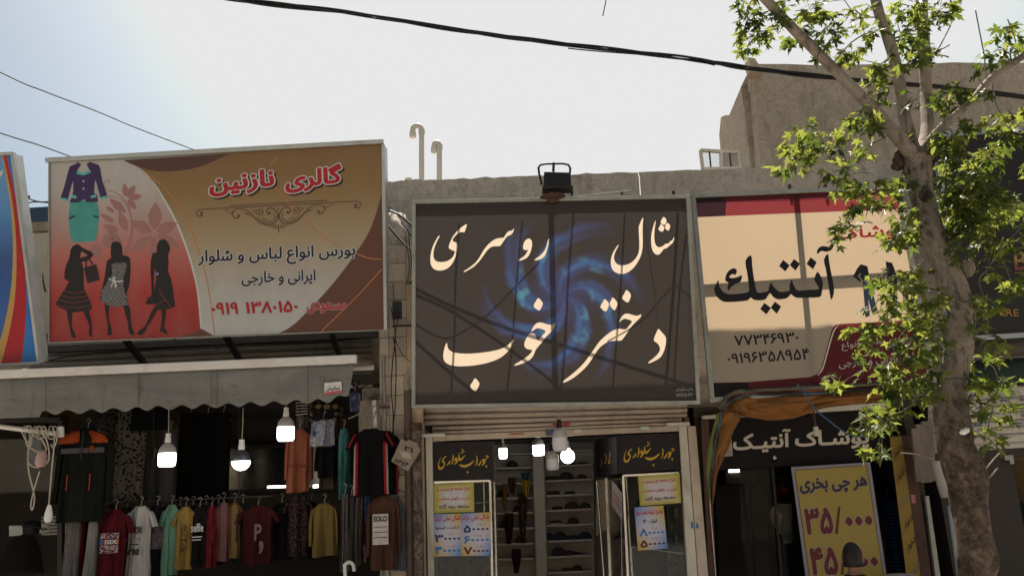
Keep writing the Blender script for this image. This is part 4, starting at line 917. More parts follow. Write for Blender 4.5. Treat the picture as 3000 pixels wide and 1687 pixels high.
MB().grid([[p0 + Vector((0, .04, 0)), p1 + Vector((0, .04, 0))], [Vector((p0.x, 8.55, p0.z + .12)), Vector((p1.x, 8.55, p1.z + .12))]]).build('roof_cloth', m_canvas, aw, solid=.004)
for u in (-100, 980):
    a = PA(u, bar_t(u) + 20) + Vector((0, .05, 0)); MB().beam(a, Vector((a.x, 8.6, a.z - .1)), (1, 0, 0), .04, .03).build('folding_arm', m_dark, aw)
q = [(952, 1122), (1002, 1118), (1004, 1150), (953, 1156)]
st = flat('maker_label', PA, [q], .03, M('label_white', 'c3bdb8', .6, .1, 30), aw)
flat('label_print', PA, [[(953, 1150), (1003, 1143), (1004, 1150), (953, 1156)], ], .0312, M('print_label_red', 'b04a48', .6), aw)
sign_text(PA, aw, 'سایبان', [(957, 1132), (998, 1129), (998, 1145), (957, 1148)], [(m_navy, .03, .0318, 0, 0)])
MB().tube([PS(1040, 1090, .3), PS(1110, 1088, .3)], .03, 10).build('tube_end', m_cream, ls)

# --- tiled pier between the left and the middle shop
YPi = 8.42
pr = thing('tiled_pier', at(1190, 1687, YPi) * 1, 'narrow stone-tiled pier with pipes and cables between the two shops', 'wall')
pr.location = (at(1190, 1400, YPi).x, 8.6, .12)
x0, x1 = at(1113, 1400, YPi).x, at(1243, 1400, YPi).x
MB().box(x0, x1, YPi + .03, 8.9, .12, at(1190, 690, YPi).z).build('core', m_conc2, pr)
m_tile = [M('stone_tile_%d' % i, c, .6, .1, 4, dirt=.55) for i, c in enumerate(('b9ab97', 'b0a08c', 'a89a88', 'bdb09d'))]
zt_ = at(1190, 700, YPi).z; zz = .13; r_ = 0
cols = [(x0 + .003, x0 + .10), (x0 + .104, x1 - .16), (x1 - .156, x1 - .003)]
while zz < zt_ - .1:
    h = .205
    for (a, b) in cols[:2]:
        MB().box(a, b, YPi + random.uniform(0, .004), YPi + .028, zz, zz + h - .006).build('tile', m_tile[random.randrange(4)], pr, bevel=.003)
    zz += h; r_ += 1
MB().box(cols[2][0], cols[2][1], YPi - .01, YPi + .028, .13, zt_).build('render_strip', M('pinkish_render', 'b89f84', .85, .15, 6, dirt=.5, bump=.3, bscale=30), pr)
# lumpy plaster mass with holes above it
mb = MB(); rows = []
for i in range(15):
    t = i / 14; r = []
    for j in range(15):
        s = j / 14; u = 1134 + (1204 - 1134) * s * (0.75 + .25 * math.sin(math.pi * min(1, t * 1.2))); vv = 628 + (836 - 628) * t
        o = .22 * math.sin(math.pi * s) * math.sin(math.pi * (.15 + .8 * t)) + .10 * noise.noise(Vector((u * .03, vv * .02, 2))) + .05 * noise.noise(Vector((u * .09, vv * .07, 2)))
        r.append(at(u, vv, 8.62) + Vector((0, -o, 0)))
    rows.append(r)
MB().grid(rows).build('plaster_mass', m_conc, pr, smooth=True, solid=.1)
MB().box(at(1150, 900, YPi).x, at(1177, 900, YPi).x, YPi - .02, YPi + .03, at(1160, 935, YPi).z, at(1160, 884, YPi).z).build('vent_hole', m_black, pr)
# drain pipes
dp = thing('drain_pipe', (at(1215, 1500, 8.3).x, 8.3, .12), 'fat mottled grey drain pipe beside the middle shop', 'pipe')
MB().tube([at(1222 + (v - 1400) * .02, v, 8.3) for v in range(1250, 1800, 40)], .052, 10, jitter=.15).build('pipe', bark('mottled_pipe', '8d8378', '5c5148', '3a332c', True), dp)
MB().tube([at(1218, 1240, 8.3), at(1220, 1262, 8.3)], .065, 10).build('collar', m_rust, dp)
dp2 = thing('drain_pipe', (at(1200, 1500, 8.36).x, 8.36, .12), 'dark brown drain pipe on the tiled pier under a broken cap', 'pipe')
MB().tube([at(1198 + (v - 1400) * .015, v, 8.34) for v in range(1142, 1800, 40)], .042, 10).build('pipe', M('brown_pipe', '57483f', .7, .25, 8, dirt=.4), dp2)
mb = MB().tube(smooth_loop([tuple(at(u, v, 8.3)) for u, v in ((1195, 1142), (1190, 1120), (1196, 1100), (1204, 1088), (1210, 1100))], 3, False), [.03] * 13, 7, jitter=.6); mb.build('broken_cap', m_conc2, dp2)
dp3 = thing('conduit', (at(1128, 1500, 8.36).x, 8.36, .12), 'thin galvanised conduit with a clamp on the tiled pier', 'pipe')
MB().tube([at(1126 + (v - 1200) * .02, v, 8.36) for v in range(1040, 1800, 60)], .022, 8).build('pipe', m_steel, dp3)
MB().beam(at(1112, 1192, 8.32), at(1142, 1192, 8.32), (0, 1, 0), .025, .03).build('clamp', m_rust, dp3)
def cable(name, pts, r, mat, label, parent=None, n=5):
    P3 = [tuple(p) for p in pts]; mb = MB().tube(smooth_loop(P3, 5, False), r, n)
    return mb.build(name, mat, parent, label=None if parent else label, cat=None if parent else 'cable')
pc = thing('pier_cabling', at(1160, 1400, 8.33), 'loose black and yellow cables hanging down the tiled pier', 'cable')
cable('cable', [at(u, v, 8.35) for u, v in ((1145, 900), (1158, 980), (1150, 1060), (1146, 1140), (1152, 1220), (1148, 1300))], .006, m_wire, '', pc)
cable('cable', [at(u, v, 8.34) for u, v in ((1152, 985), (1160, 1050), (1158, 1180), (1152, 1260), (1160, 1330), (1156, 1420), (1168, 1460))], .006, m_wire, '', pc)
cable('cable', [at(u, v, 8.33) for u, v in ((1150, 830), (1158, 900), (1166, 930), (1158, 990), (1180, 1040), (1205, 1062))], .004, m_wire, '', pc)
cable('cable', [at(u, v, 8.30) for u, v in ((1136, 660), (1170, 700), (1200, 730), (1215, 745))], .014, m_wire, '', pc)
cable('cable', [at(u, v, 8.25) for u, v in ((1142, 617), (1170, 630), (1195, 650), (1215, 672))], .014, m_wire, '', pc)
cable('cable', [at(u, v, 8.28) for u, v in ((1175, 650), (1190, 668), (1205, 690), (1214, 704))], .010, m_wire, '', pc)
cable('cable', [at(u, v, 8.28) for u, v in ((1150, 832), (1180, 826), (1200, 808), (1212, 795))], .005, M('yellow_cable', 'b0893a', .6), '', pc)
for k in range(5): cable('cable', [at(1175 + k * 7, 650 + k * 9, 8.3), at(1188 + k * 4, 720, 8.27), at(1196 + k * 3, 780, 8.28), at(1188 + k * 2, 830, 8.3)], .004, m_wire if k % 2 else m_cord, '', pc)
cable('cable', [at(u, v, 8.33) for u, v in ((1170, 1380), (1166, 1430), (1190, 1445), (1197, 1480), (1186, 1498))], .005, m_wire, '', pc)
MB().beam(at(1148, 955, 8.36), at(1212, 953, 8.36), (0, 1, 0), .018, .02).build('cross_bar', m_rust, pc)
MB().beam(at(1190, 829, 8.36), at(1214, 827, 8.36), (0, 1, 0), .02, .03).build('cross_bar', m_rust, pc)

# cardboard notice
PN = Plane(at(1190, 1330, 8.22), -.1, .15)
cn = thing('cardboard_notice', PN(1190, 1378), 'tilted cardboard notice with handwritten numbers hung on the pier pipes', 'notice')
q = [(1175, 1285), (1192, 1292), (1196, 1287), (1224, 1298), (1223, 1305), (1233, 1316), (1196, 1380), (1146, 1350)]
m_card = M('cardboard', '8d8270', .85, .15, 6, dirt=.3)
MB().quadbox([PN(*p) for p in q], [PN(*p, -.012) for p in q]).build('card', m_card, cn)
sign_text(PN, cn, '۲۱', [(1186, 1304), (1212, 1313), (1208, 1326), (1182, 1317)], [(m_ink, .03, .003, 0, 0)])
sign_text(PN, cn, '۵۳۵۴', [(1160, 1340), (1198, 1356), (1192, 1370), (1154, 1352)], [(m_ink, .03, .003, 0, 0)])
flat('tape', PN, [[(1170, 1318), (1200, 1328), (1206, 1344), (1178, 1338)]], .003, M('clear_tape', 'a59b8d', .25, .1), cn)

# ------------------------------------------------------------------ middle shop front
R5 = lambda p: crop(p, 1200, 1150, 2.698)
PF = Plane(at(1640, 1400, YF))
ms2 = thing('roller_shutter', at(1640, 1285, YF), 'cream rolled-up shutter with stickers above the middle shop door', 'shutter')
m_sh = M('cream_shutter', 'b3a392', .55, .1, 5, dirt=.5, streak=True)
def s5(y0l, y0r, y1l, y1r, bulge, x0=118, x1=2190):
    a = R5([(x0, y0l), (x1, y0r), (x1, y1r), (x0, y1l)]); return slat(ms2, PF, *a, bulge, m_sh)
for a in ((110, 70, 165, 118, .03), (167, 120, 215, 160, .03), (217, 162, 262, 195, .025)): s5(*a)
for a in ((266, 198, 300, 226, .02), (302, 228, 335, 258, .02)): s5(*a, 180, 2150)
q = R5([(185, 337), (2130, 260), (2130, 305), (185, 385)]); MB().quadbox([PF(*p, .03) for p in q], [PF(*p, -.03) for p in q]).build('bottom_bar', m_sh, ms2, bevel=.006)
def sticker(P, q, off, mat, parent, name='sticker'): return flat(name, P, [q], off, mat, parent)
sticker(PF, R5([(1130, 240), (1265, 230), (1265, 262), (1130, 272)]), .036, M('sticker_red', '9a4a42', .6, .2, 20), ms2)
sticker(PF, R5([(1075, 292), (1160, 288), (1160, 335), (1075, 340)]), .036, M('sticker_navy', '4a4f66', .6, .3, 30), ms2)
sticker(PF, R5([(1296, 292), (1362, 290), (1362, 318), (1296, 320)]), .036, M('sticker_pale', 'b9bfae', .6, .1, 20), ms2)
sticker(PF, R5([(1822, 268), (1890, 266), (1890, 294), (1822, 296)]), .036, MATS['sticker_pale'], ms2)
sticker(PF, R5([(790, 322), (905, 318), (905, 330), (790, 334)]), .036, MATS['sticker_red'], ms2)
jf = thing('door_frame', (at(1640, 1500, YF).x, YF, .12), 'worn cream metal door posts of the middle shop', 'door frame')
def post(P, pts, d, mat, parent, name='post', bev=.005):
    return MB().quadbox([P(*p, .0) for p in pts], [P(*p, -d) for p in pts]).build(name, mat, parent, bevel=bev)
Pj = Plane(at(1640, 1400, YF - .05))
post(Pj, R5([(125, 345), (178, 345), (196, 1560), (146, 1560)]), .1, m_cream, jf)
post(Pj, R5([(2130, 262), (2190, 262), (2285, 1560), (2205, 1560)]), .1, m_cream, jf)
post(Pj, R5([(2196, 262), (2262, 262), (2372, 1560), (2290, 1560)]), .1, M('cracked_cream', 'b9aa98', .7, .12, 5, dirt=.7, bump=.3), jf)
for a, b in (((105, 345), (288, 340)), ((2020, 257), (2195, 252))):
    a, b = R5([a, b]); MB().beam(PF(*a, .10), PF(*b, .10), PF.n, .036, .05).build('stop_bar', m_cream, jf, bevel=.004)
sticker(Pj, R5([(2222, 1020), (2240, 1020), (2242, 1070), (2224, 1070)]), .003, M('sticker_blue', '3e5f93', .6), jf); sticker(Pj, R5([(2262, 1020), (2282, 1040), (2284, 1070), (2264, 1070)]), .003, MATS['sticker_blue'], jf)
# two show-window boxes
def strokes_gold(P, root, du, dv, mat):
    G = lambda pts: [(1820 + x / 9.1 + du, 1285 + y / 9.1 + dv) for x, y in pts]
    S = [([(145, 300), (100, 400), (80, 500), (95, 570), (135, 600), (185, 575), (225, 520), (245, 440)], [8, 16, 26, 50, 58, 42, 28, 22]), ([(250, 455), (215, 425), (192, 395), (215, 330), (250, 290), (292, 275)], [20, 50, 40, 22, 28, 18]), ([(390, 375), (370, 440), (310, 505)], [10, 32, 24]),
         ([(470, 225), (468, 330), (460, 420), (415, 490)], [16, 32, 28, 14]), ([(560, 305), (540, 350), (560, 385), (600, 365)], [30, 60, 60, 34]), ([(585, 370), (560, 430), (500, 490)], [40, 36, 18]), ([(632, 185), (622, 280), (645, 360), (690, 350), (740, 300), (792, 240)], [10, 30, 60, 50, 30, 10]), ([(595, 345), (645, 365)], [40, 50]),
         ([(636, 488), (700, 525), (780, 535), (880, 505), (970, 440), (1032, 378)], [20, 55, 62, 52, 36, 8]), ([(1105, 250), (1108, 380), (1100, 450), (1058, 515)], [14, 30, 26, 12]), ([(1215, 380), (1195, 450), (1132, 525)], [10, 32, 24]), ([(1300, 335), (1272, 380), (1290, 412), (1322, 400)], [25, 50, 52, 30]), ([(1315, 390), (1290, 460), (1238, 512)], [36, 36, 18]), ([(1325, 265), (1365, 265), (1408, 285), (1350, 340), (1312, 392)], [14, 26, 22, 16, 30])]
    mb = MB()
    for k_, (pts, ww) in enumerate(S): stroke(mb, P, G(pts), [w_ / 9.1 * 1.12 for w_ in ww], .004 + .0001 * (k_ % 4))
    for x, y, r_ in ((858, 695, 34), (1357, 540, 32), (715, 95, 26), (748, 145, 26), (702, 180, 24)): mb.poly([[P(*p, .0046) for p in G([(x, y - r_), (x - r_, y), (x, y + r_), (x + r_, y)])]])
    mb.build('calligraphy', mat, root)
m_goldp = M('print_gold', 'b8962c', .5, .08); m_blk = M('black_board', '1d1718', .65, .12, 3)
k5 = 1 / 2.698
def board(P, q, label, du, dv):
    t = thing('name_board', P(*[sum(c) / 4 for c in zip(*q)]), label, 'sign')
    MB().quadbox([P(*p, .02) for p in q], [P(*p, -.02) for p in q]).build('panel', m_blk, t, bevel=.003)
    Pn = Plane(P(*q[0], .02)); strokes_gold(Pn, t, du, dv, m_goldp); return t
qL = R5([(182, 395), (664, 383), (668, 680), (190, 698)]); board(PF, qL, 'black board with gold calligraphy over the left show window', -544, 21)
qR = R5([(1636, 335), (2128, 318), (2142, 605), (1650, 640)])
Pn = PF; t = thing('name_board', PF(*qR[3]), 'black board with gold calligraphy over the right show window', 'sign')
MB().quadbox([PF(*p, .02) for p in qR], [PF(*p, -.02) for p in qR]).build('panel', m_blk, t, bevel=.003)
strokes_gold(Plane(PF(*qR[0], .02)), t, 0, 0, m_goldp)
# show window cases: chrome bars, panes, side panes
def case(label, q, xin, yb, side_right, nm):
    t = thing('show_window', PF(sum(p[0] for p in q) / 4, 1687), label, 'window')
    a, b, c, d = q
    MB().quadbox([PF(*p) for p in q], [PF(*p, -.008) for p in q]).build('pane', m_glass, t)
    MB().beam(PF(a[0], a[1], .01), PF(b[0], b[1], .01), PF.n, .02, .03).build('top_rail', m_chrome, t)
    e0, e1 = (b, c) if side_right else (a, d)
    MB().beam(PF(*e0, .012), PF(*e1, .012), PF.n, .022, .03).build('corner_bar', m_chrome, t)
    p0, p1 = PF(*e0), PF(*e1)
    s0 = Vector((p0.x, yb, p0.z)); s1 = Vector((p1.x, yb, p1.z))
    MB().quadbox([p0 + Vector((0, .02, 0)), s0, s1, p1 + Vector((0, .02, 0))], [p + Vector((.006, 0, 0)) for p in (p0 + Vector((0, .02, 0)), s0, s1, p1 + Vector((0, .02, 0)))]).build('side_pane', m_glass, t)
    MB().beam(s0 + Vector((0, .01, 0)), s1 + Vector((0, .01, 0)), (0, 1, 0), .03, .03).build('rear_bar', m_chrome, t)
    return t
qWL = R5([(196, 708), (636, 695), (660, 1700), (205, 1700)]); cw1 = case('left show window of the middle shop with paper price posters', qWL, 0, 9.6, True, 'l')
qWR = R5([(1685, 655), (2125, 632), (2200, 1700), (1735, 1700)]); cw2 = case('right show window of the middle shop with chrome bars', qWR, 0, 10.2, False, 'r')
for a, b in (((578, 705), (600, 1560)),): a, b = R5([a, b]); MB().tube([PF(*a, -.15), PF(*b, -.15)], .014, 8).build('pole', m_chrome, cw1)
for a, b in (((1725, 660), (1785, 1560)),): a, b = R5([a, b]); MB().tube([PF(*a, -.15), PF(*b, -.15)], .016, 8).build('pole', m_chrome, cw2)
a, b = R5([(1478, 700), (1545, 1560)]); MB().tube([at(*a, 9.9), at(*b, 9.9)], .014, 8).build('pole', m_chrome, cw2)
a, b = R5([(1730, 1215), (2190, 1275)]); MB().beam(PF(*a, -.2), PF(*b, -.2), PF.n, .012, .3).build('glass_shelf', M('shelf_glass', '9a9c96', .15, .1, 5), cw2)
a, b = R5([(505, 875), (640, 862)]); MB().beam(PF(*a, -.2), PF(*b, -.2), PF.n, .012, .25).build('glass_shelf', MATS['shelf_glass'], cw1)
# side board of the right window (runs back into the shop)
xsb = PF(*R5([(1634, 400)])[0]).x - .012
sb = thing('side_name_board', Vector((xsb, 9.2, 2.3)), 'black side board with faint gold lettering running back into the middle shop', 'sign')
qs = [atx(*R5([p])[0], xsb) for p in ((1630, 345), (1476, 370), (1480, 668), (1640, 640))]
qs = [Vector((xsb, p.y, p.z)) for p in qs]
MB().quadbox(qs, [p + Vector((.02, 0, 0)) for p in qs]).build('panel', m_blk, sb)
mb = MB()
for pts in ([(1510, 520), (1520, 545), (1512, 590)], [(1545, 480), (1555, 520), (1540, 560)], [(1585, 470), (1580, 520), (1570, 560), (1590, 540)]):
    Ls, Rs = ribbon(R5(pts), 5 * k5); mb.grid([[atx(*a, xsb - .004), atx(*b, xsb - .004)] for a, b in zip(Ls, Rs)])
mb.build('calligraphy', m_goldp, sb)
# beige stair soffit inside on the right
q = R5([(1480, 680), (1680, 660), (1700, 960), (1476, 1130)]); Ps = Plane(at(1760, 1450, 10.4))
MB().quadbox([Ps(*p) for p in R5([(1478, 690), (1900, 640), (1900, 720), (1700, 990), (1476, 1130)])], [Ps(*p, -.1) for p in R5([(1478, 690), (1900, 640), (1900, 720), (1700, 990), (1476, 1130)])]).build('stair_soffit', M('beige_soffit', '9a8a77', .8, .08, 3), label='beige slanting stair soffit inside the right of the middle shop', cat='stairs')
PSd = Plane(at(1810, 1470, 9.0), 0, -2.2)
# paper posters
def paper(P, q, off, label, top, bottom, accent, root=None):
    t = thing('paper_poster', P(*q[3], off), label, 'poster')
    g = NG('paper_' + label[:24]); sp = g.n('SeparateXYZ'); g.l(g.n('NewGeometry').outputs['Position'], sp.inputs[0])
    A_, B_ = P(*q[3], off), P(*q[1], off)
    def nrm(ax, a, b):
        mr = g.n('MapRange'); mr.inputs['From Min'].default_value = a; mr.inputs['From Max'].default_value = b; g.l(sp.outputs[ax], mr.inputs[0]); return mr.outputs[0]
    x, z = nrm('X', A_.x, B_.x), nrm('Z', A_.z, B_.z)
    d = g.math('ABSOLUTE', g.math('SUBTRACT', g.math('ADD', x, z), 1.0)) if accent == 'diag' else g.math('MAXIMUM', g.math('ABSOLUTE', g.math('SUBTRACT', x, .5)), g.math('ABSOLUTE', g.math('SUBTRACT', z, .5)))
    if accent == 'diag':
        e = g.math('ABSOLUTE', g.math('SUBTRACT', g.math('ADD', x, z), 1.0))
        s_ = g.math('ADD', x, z); y_ = g.math('SUBTRACT', x, z)
        c = g.mix(g.ramp(g.math('ABSOLUTE', y_), [(.25, 1.0), (.9, 0.0)]), top, '9aa0bb')
        c = g.ramp(s_, [(0, 'b9b6c4'), (1, 'b9b6c4')])
        k1 = g.ramp(g.math('MULTIPLY', s_, .5), [(.62, 0.0), (.95, 1.0)]); k2 = g.ramp(g.math('MULTIPLY', s_, .5), [(.05, 1.0), (.4, 0.0)])
        yy = g.math('MULTIPLY_ADD', y_, .5); g.t.nodes[-1].inputs[2].default_value = .5
        k3 = g.ramp(yy, [(.05, 1.0), (.38, 0.0)]); k4 = g.ramp(yy, [(.66, 0.0), (.95, 1.0)])
        c = g.mix(k1, c, bottom); c = g.mix(k2, c, bottom); c = g.mix(k3, c, top); c = g.mix(k4, c, top)
    else:
        c = g.ramp(d, [(.2, 'bcb6ba'), (.4, top), (.5, bottom)])
    c = g.mix(g.ramp(g.noise(g.pos(), 25, 4), [(.4, 0.0), (.8, .25)]), c, '8b857c')
    FACE[t.name] = MB().quadbox([P(*p, off) for p in q], [P(*p, off - .002) for p in q]).build('sheet', g.surf(c, .5), t)
    return t
R6 = lambda p: crop(p, 1250, 1380, 4.722)
m_pr = M('ink_red', 'a8343c', .5, .05); m_pb = M('ink_blue', '2f6ea8', .5, .05); m_pn = M('ink_navy', '2c2f5e', .5, .05); m_pg = M('ink_green', '2e4a3e', .5, .05); m_pd = M('ink_maroon', '55141a', .5, .05)
Q = lambda F, a, b, c, d: [F([p])[0] for p in (a, b, c, d)]
t = paper(PF, Q(R6, (92, 180), (655, 155), (662, 560), (108, 575)), .03, 'yellow-edged paper notice at the top of the left show window', 'b3a35c', '93913c', 'edge')
for s, q, m in (('انواع مقنعه نخ بروجرد و', Q(R6, (150, 225), (608, 205), (608, 270), (150, 290)), m_pr), ('کرپ در رنگهای مختلف و', Q(R6, (150, 355), (612, 335), (614, 395), (150, 415)), m_pr), ('مقنعه بچه گانه', Q(R6, (172, 455), (596, 440), (598, 515), (175, 535)), m_pn)): sign_text(PF, t, s, q, [(m, .025, .0315, 0, 0)])
def price(P, t, F, s, q, m): sign_text(P, t, s, Q(F, *q), [(m, .035, .0335, 0, 0)])
t = paper(PF, Q(R6, (480, 580), (884, 562), (894, 1158), (486, 1165)), .032, 'blue and yellow price sheet with three prices, right of the pair', '5b82b8', 'b99a3e', 'diag')
price(PF, t, R6, 'شال نخی ترک', ((492, 605), (862, 590), (862, 670), (492, 690)), m_pr)
for s, y, m in (('۵۰۰۰۰', 740, m_pn), ('۶۰۰۰۰', 890, m_pb), ('۷۰۰۰۰', 1040, m_pd)): price(PF, t, R6, s, ((512, y), (865, y - 8), (866, y + 95), (514, y + 105)), m)
for y in (725, 880, 1025): sign_text(PF, t, '۴۸۰۰۰', Q(R6, (700, y - 10), (830, y - 15), (830, y + 20), (700, y + 25)), [(m_pr, .0, .0335, 0, 0)])
t = paper(PF, Q(R6, (95, 595), (478, 580), (485, 1165), (108, 1172)), .032, 'blue and yellow price sheet with a green bracketed line, left of the pair', '5b82b8', 'b99a3e', 'diag')
price(PF, t, R6, 'شال نخی ترک', ((105, 615), (470, 600), (470, 685), (105, 700)), m_pr)
price(PF, t, R6, '((شکست قیمتها))', ((125, 755), (455, 745), (455, 795), (125, 808)), m_pg)
for s, y, m in (('۳۰۰۰۰', 870, m_pn), ('۴۰۰۰۰', 1035, m_pb)): price(PF, t, R6, s, ((115, y), (472, y - 8), (474, y + 100), (118, y + 108)), m)
for y in (860, 1030): sign_text(PF, t, '۳۸۰۰۰', Q(R6, (310, y - 12), (445, y - 17), (445, y + 20), (310, y + 25)), [(m_pr, .0, .0335, 0, 0)])
R7 = lambda p: crop(p, 1780, 1240, 3.2424)
t = paper(PF, Q(R7, (282, 500), (680, 472), (694, 752), (305, 782)), .03, 'yellow-edged paper notice at the top of the right show window', 'b3a35c', '93913c', 'edge')
for s, q, m in (('انواع مقنعه نخ بروجرد و', Q(R7, (325, 535), (635, 512), (638, 558), (328, 580)), m_pr), ('کرپ در رنگهای مختلف و', Q(R7, (328, 622), (648, 600), (650, 642), (330, 664)), m_pr), ('مقنعه بچه گانه', Q(R7, (350, 695), (642, 672), (644, 722), (352, 745)), m_pn)): sign_text(PF, t, s, q, [(m, .025, .0315, 0, 0)])
t = paper(PF, Q(R7, (250, 795), (525, 775), (565, 1182), (285, 1202)), .032, 'small tilted blue and yellow price sheet below the notice in the right show window', '5b82b8', 'b99a3e', 'diag')
price(PF, t, R7, 'روسری ابریشم دست دوز', ((265, 815), (520, 795), (522, 870), (268, 890)), m_pr)
price(PF, t, R7, 'فواره ۱۴۰', ((330, 910), (465, 900), (465, 945), (330, 955)), m_pg)
for s, y, m in (('۸۰۰۰۰', 1000, m_pb), ('۵۰۰۰۰', 1105, m_pd)): price(PF, t, R7, s, ((295 + (y - 1000) * .1, y), (533 + (y - 1000) * .1, y - 12), (536 + (y - 1000) * .1, y + 58), (298 + (y - 1000) * .1, y + 72)), m)
for y in (990, 1085): sign_text(PF, t, '۴۸۰۰۰', Q(R7, (420, y - 8), (515, y - 14), (515, y + 10), (420, y + 18)), [(m_pr, .0, .0335, 0, 0)])
t = thing('side_poster', at(1810, 1500, 9.2), 'slanted white poster with red lettering on the side glass of the middle shop', 'poster')
xs_ = PF(*R5([(1690, 900)])[0]).x - .02
qs = [atx(*R5([p])[0], xs_) for p in ((1600, 690), (1675, 790), (1680, 1005), (1598, 890))]
MB().quadbox(qs, [p + Vector((.003, 0, 0)) for p in qs]).build('sheet', M('poster_sheet', 'a59a96', .5, .15, 12), t)
mb = MB()
for pts in ([(1605, 780), (1640, 830), (1672, 880)], [(1605, 830), (1640, 880), (1670, 930)]):
    Ls, Rs = ribbon(R5(pts), 7 * k5); mb.grid([[atx(*a, xs_ - .003), atx(*b, xs_ - .003)] for a, b in zip(Ls, Rs)])
mb.build('lettering', m_pr, t)
# shelves with hats at the back
YB = 10.75
sh = thing('shelf_unit', (at(1600, 1500, YB).x, YB, .122), 'white wall shelving of the middle shop behind a fluted column', 'shelf')
PBk = Plane(at(1600, 1450, YB))
m_shelf = M('grey_white_laminate', '9a9188', .6, .08, 4)
MB().quadbox([PBk(*p, -.3) for p in R5([(640, 400), (1470, 380), (1480, 1700), (640, 1700)])], [PBk(*p, -.33) for p in R5([(640, 400), (1470, 380), (1480, 1700), (640, 1700)])]).build('back_panel', m_shelf, sh)
ysr = (465, 580, 695, 812, 930, 1048, 1172, 1296, 1420); ysl = (480, 590, 712, 830, 945, 1068, 1190, 1310)
for y in ysr: a, b = R5([(1050, y + 5), (1440, y - 12)]); MB().beam(PBk(*a, -.13), PBk(*b, -.13), PBk.n, .022, .3).build('shelf_board', m_shelf, sh)
for y in ysl: a, b = R5([(690, y + 8), (985, y)]); MB().beam(PBk(*a, -.13), PBk(*b, -.13), PBk.n, .022, .3).build('shelf_board', m_shelf, sh)
cx0, cx1 = R5([(972, 385)])[0], R5([(1050, 385)])[0]
mb = MB()
for i in range(6):
    a = R5([(982 + i * 12, 385), (1022 + i * 12, 1700)]); mb.tube([PBk(*a[0], .08), PBk(*a[1], .08)], .03, 8)
mb.build('fluted_column', m_shelf, sh)
m_hat = [M('knit_' + n, c, .95, .3, 20) for n, c in (('black', '1d191b'), ('maroon', '3a1c20'), ('navy', '20222e'), ('olive', '2e2b22'), ('brown', '33241f'))]
rnd = random.Random(3)
ORD = ('first', 'second', 'third', 'fourth', 'fifth', 'sixth', 'seventh', 'eighth')
def hat(x, y, kind, col, wpx=90, band=None, where=''):
    (u, v), = R5([(x, y)]); c = PBk(u, v, -.08); w_ = px(wpx * k5, YB) / 2
    t = thing('knit_hat', c, '%s %s %s' % (col.name.split('_')[1], 'knitted hat' if kind else 'folded scarf', where), 'hat', 'hats and folded scarves on the back shelves')
    prof = [(w_, 0), (w_ * 1.02, w_ * .2), (w_ * .92, w_ * .6), (w_ * .6, w_ * .95), (w_ * .2, w_ * 1.08)] if kind else [(w_, 0), (w_ * 1.05, w_ * .25), (w_ * .95, w_ * .5), (w_ * .4, w_ * .62)]
    MB().lathe(c, prof, 12).build('crown', col, t)
    MB().lathe(c, [(w_ * 1.06, -.002), (w_ * 1.1, w_ * .1), (w_ * 1.06, w_ * .2)], 12).build('brim', band or col, t)
for i, y in enumerate(ysr[:-1]):
    xs_l = {0: (1270, 1370), 1: (1130, 1240, 1365), 2: (1140, 1270), 3: (1170, 1285, 1390), 4: (1160, 1295), 5: (1100, 1190, 1290, 1390), 6: (1180, 1260, 1330), 7: (1250, 1330)}[i]
    for j_, x in enumerate(xs_l): hat(x, ysr[i + 1] - 8, rnd.random() < .5, rnd.choice(m_hat), rnd.choice((80, 95, 110)), m_shelf if rnd.random() < .25 else None, '%s from the fluted column on the %s right-hand shelf from the top' % (ORD[j_], ORD[i]))
for j_, (x, y) in enumerate(((810, 580), (735, 820), (860, 940), (750, 1060), (880, 1180))): hat(x, y, True, rnd.choice(m_hat), 85, where='on the shelves left of the fluted column, %s from the top' % ORD[j_])
def hang_scarf(x0, y0, x1, y1, mat, label):
    rows = []
    for k in range(7):
        t_ = k / 6; wv = (1 - t_ * .55) * (.8 + .2 * math.sin(t_ * 3.1)); xm = (x0 + x1) / 2
        rows.append([PBk(*R5([(xm + (x1 - x0) / 2 * wv * s, y0 + (y1 - y0) * t_)])[0], .06 + .02 * math.cos(s * 5)) for s in (-1, -.6, -.2, .2, .6, 1)])
    MB().grid(rows).build('hanging_scarf', mat, label=label, cat='scarf', smooth=True, solid=.01)
hang_scarf(880, 690, 960, 815, cloth('c_yellow', 'b5932a'), 'yellow scarf hanging from the left shelves of the middle shop')
hang_scarf(870, 630, 965, 690, cloth('c_tealhat', '35575a'), 'teal folded scarf above the yellow one on the left shelves')
hang_scarf(725, 720, 780, 930, cloth('c_ochre', '7a5a33'), 'ochre scarf hanging at the left end of the back shelves')
hang_scarf(770, 670, 850, 800, cloth('c_brownfl', '3d2c26', 'floral', '6a4a3a', 40), 'brown patterned scarf hanging beside the yellow one')
hang_scarf(850, 790, 940, 1180, cloth('c_dkfl', '2e2422', 'floral', '5a3f35', 40), 'long dark patterned scarf hanging down the left shelves')
hang_scarf(800, 1230, 890, 1420, cloth('c_crim', '451a1e'), 'crimson scarf hanging low on the left shelves')
hang_scarf(740, 950, 830, 1190, cloth('c_wine', '331c1b'), 'wine coloured scarf hanging low at the left of the shelves')
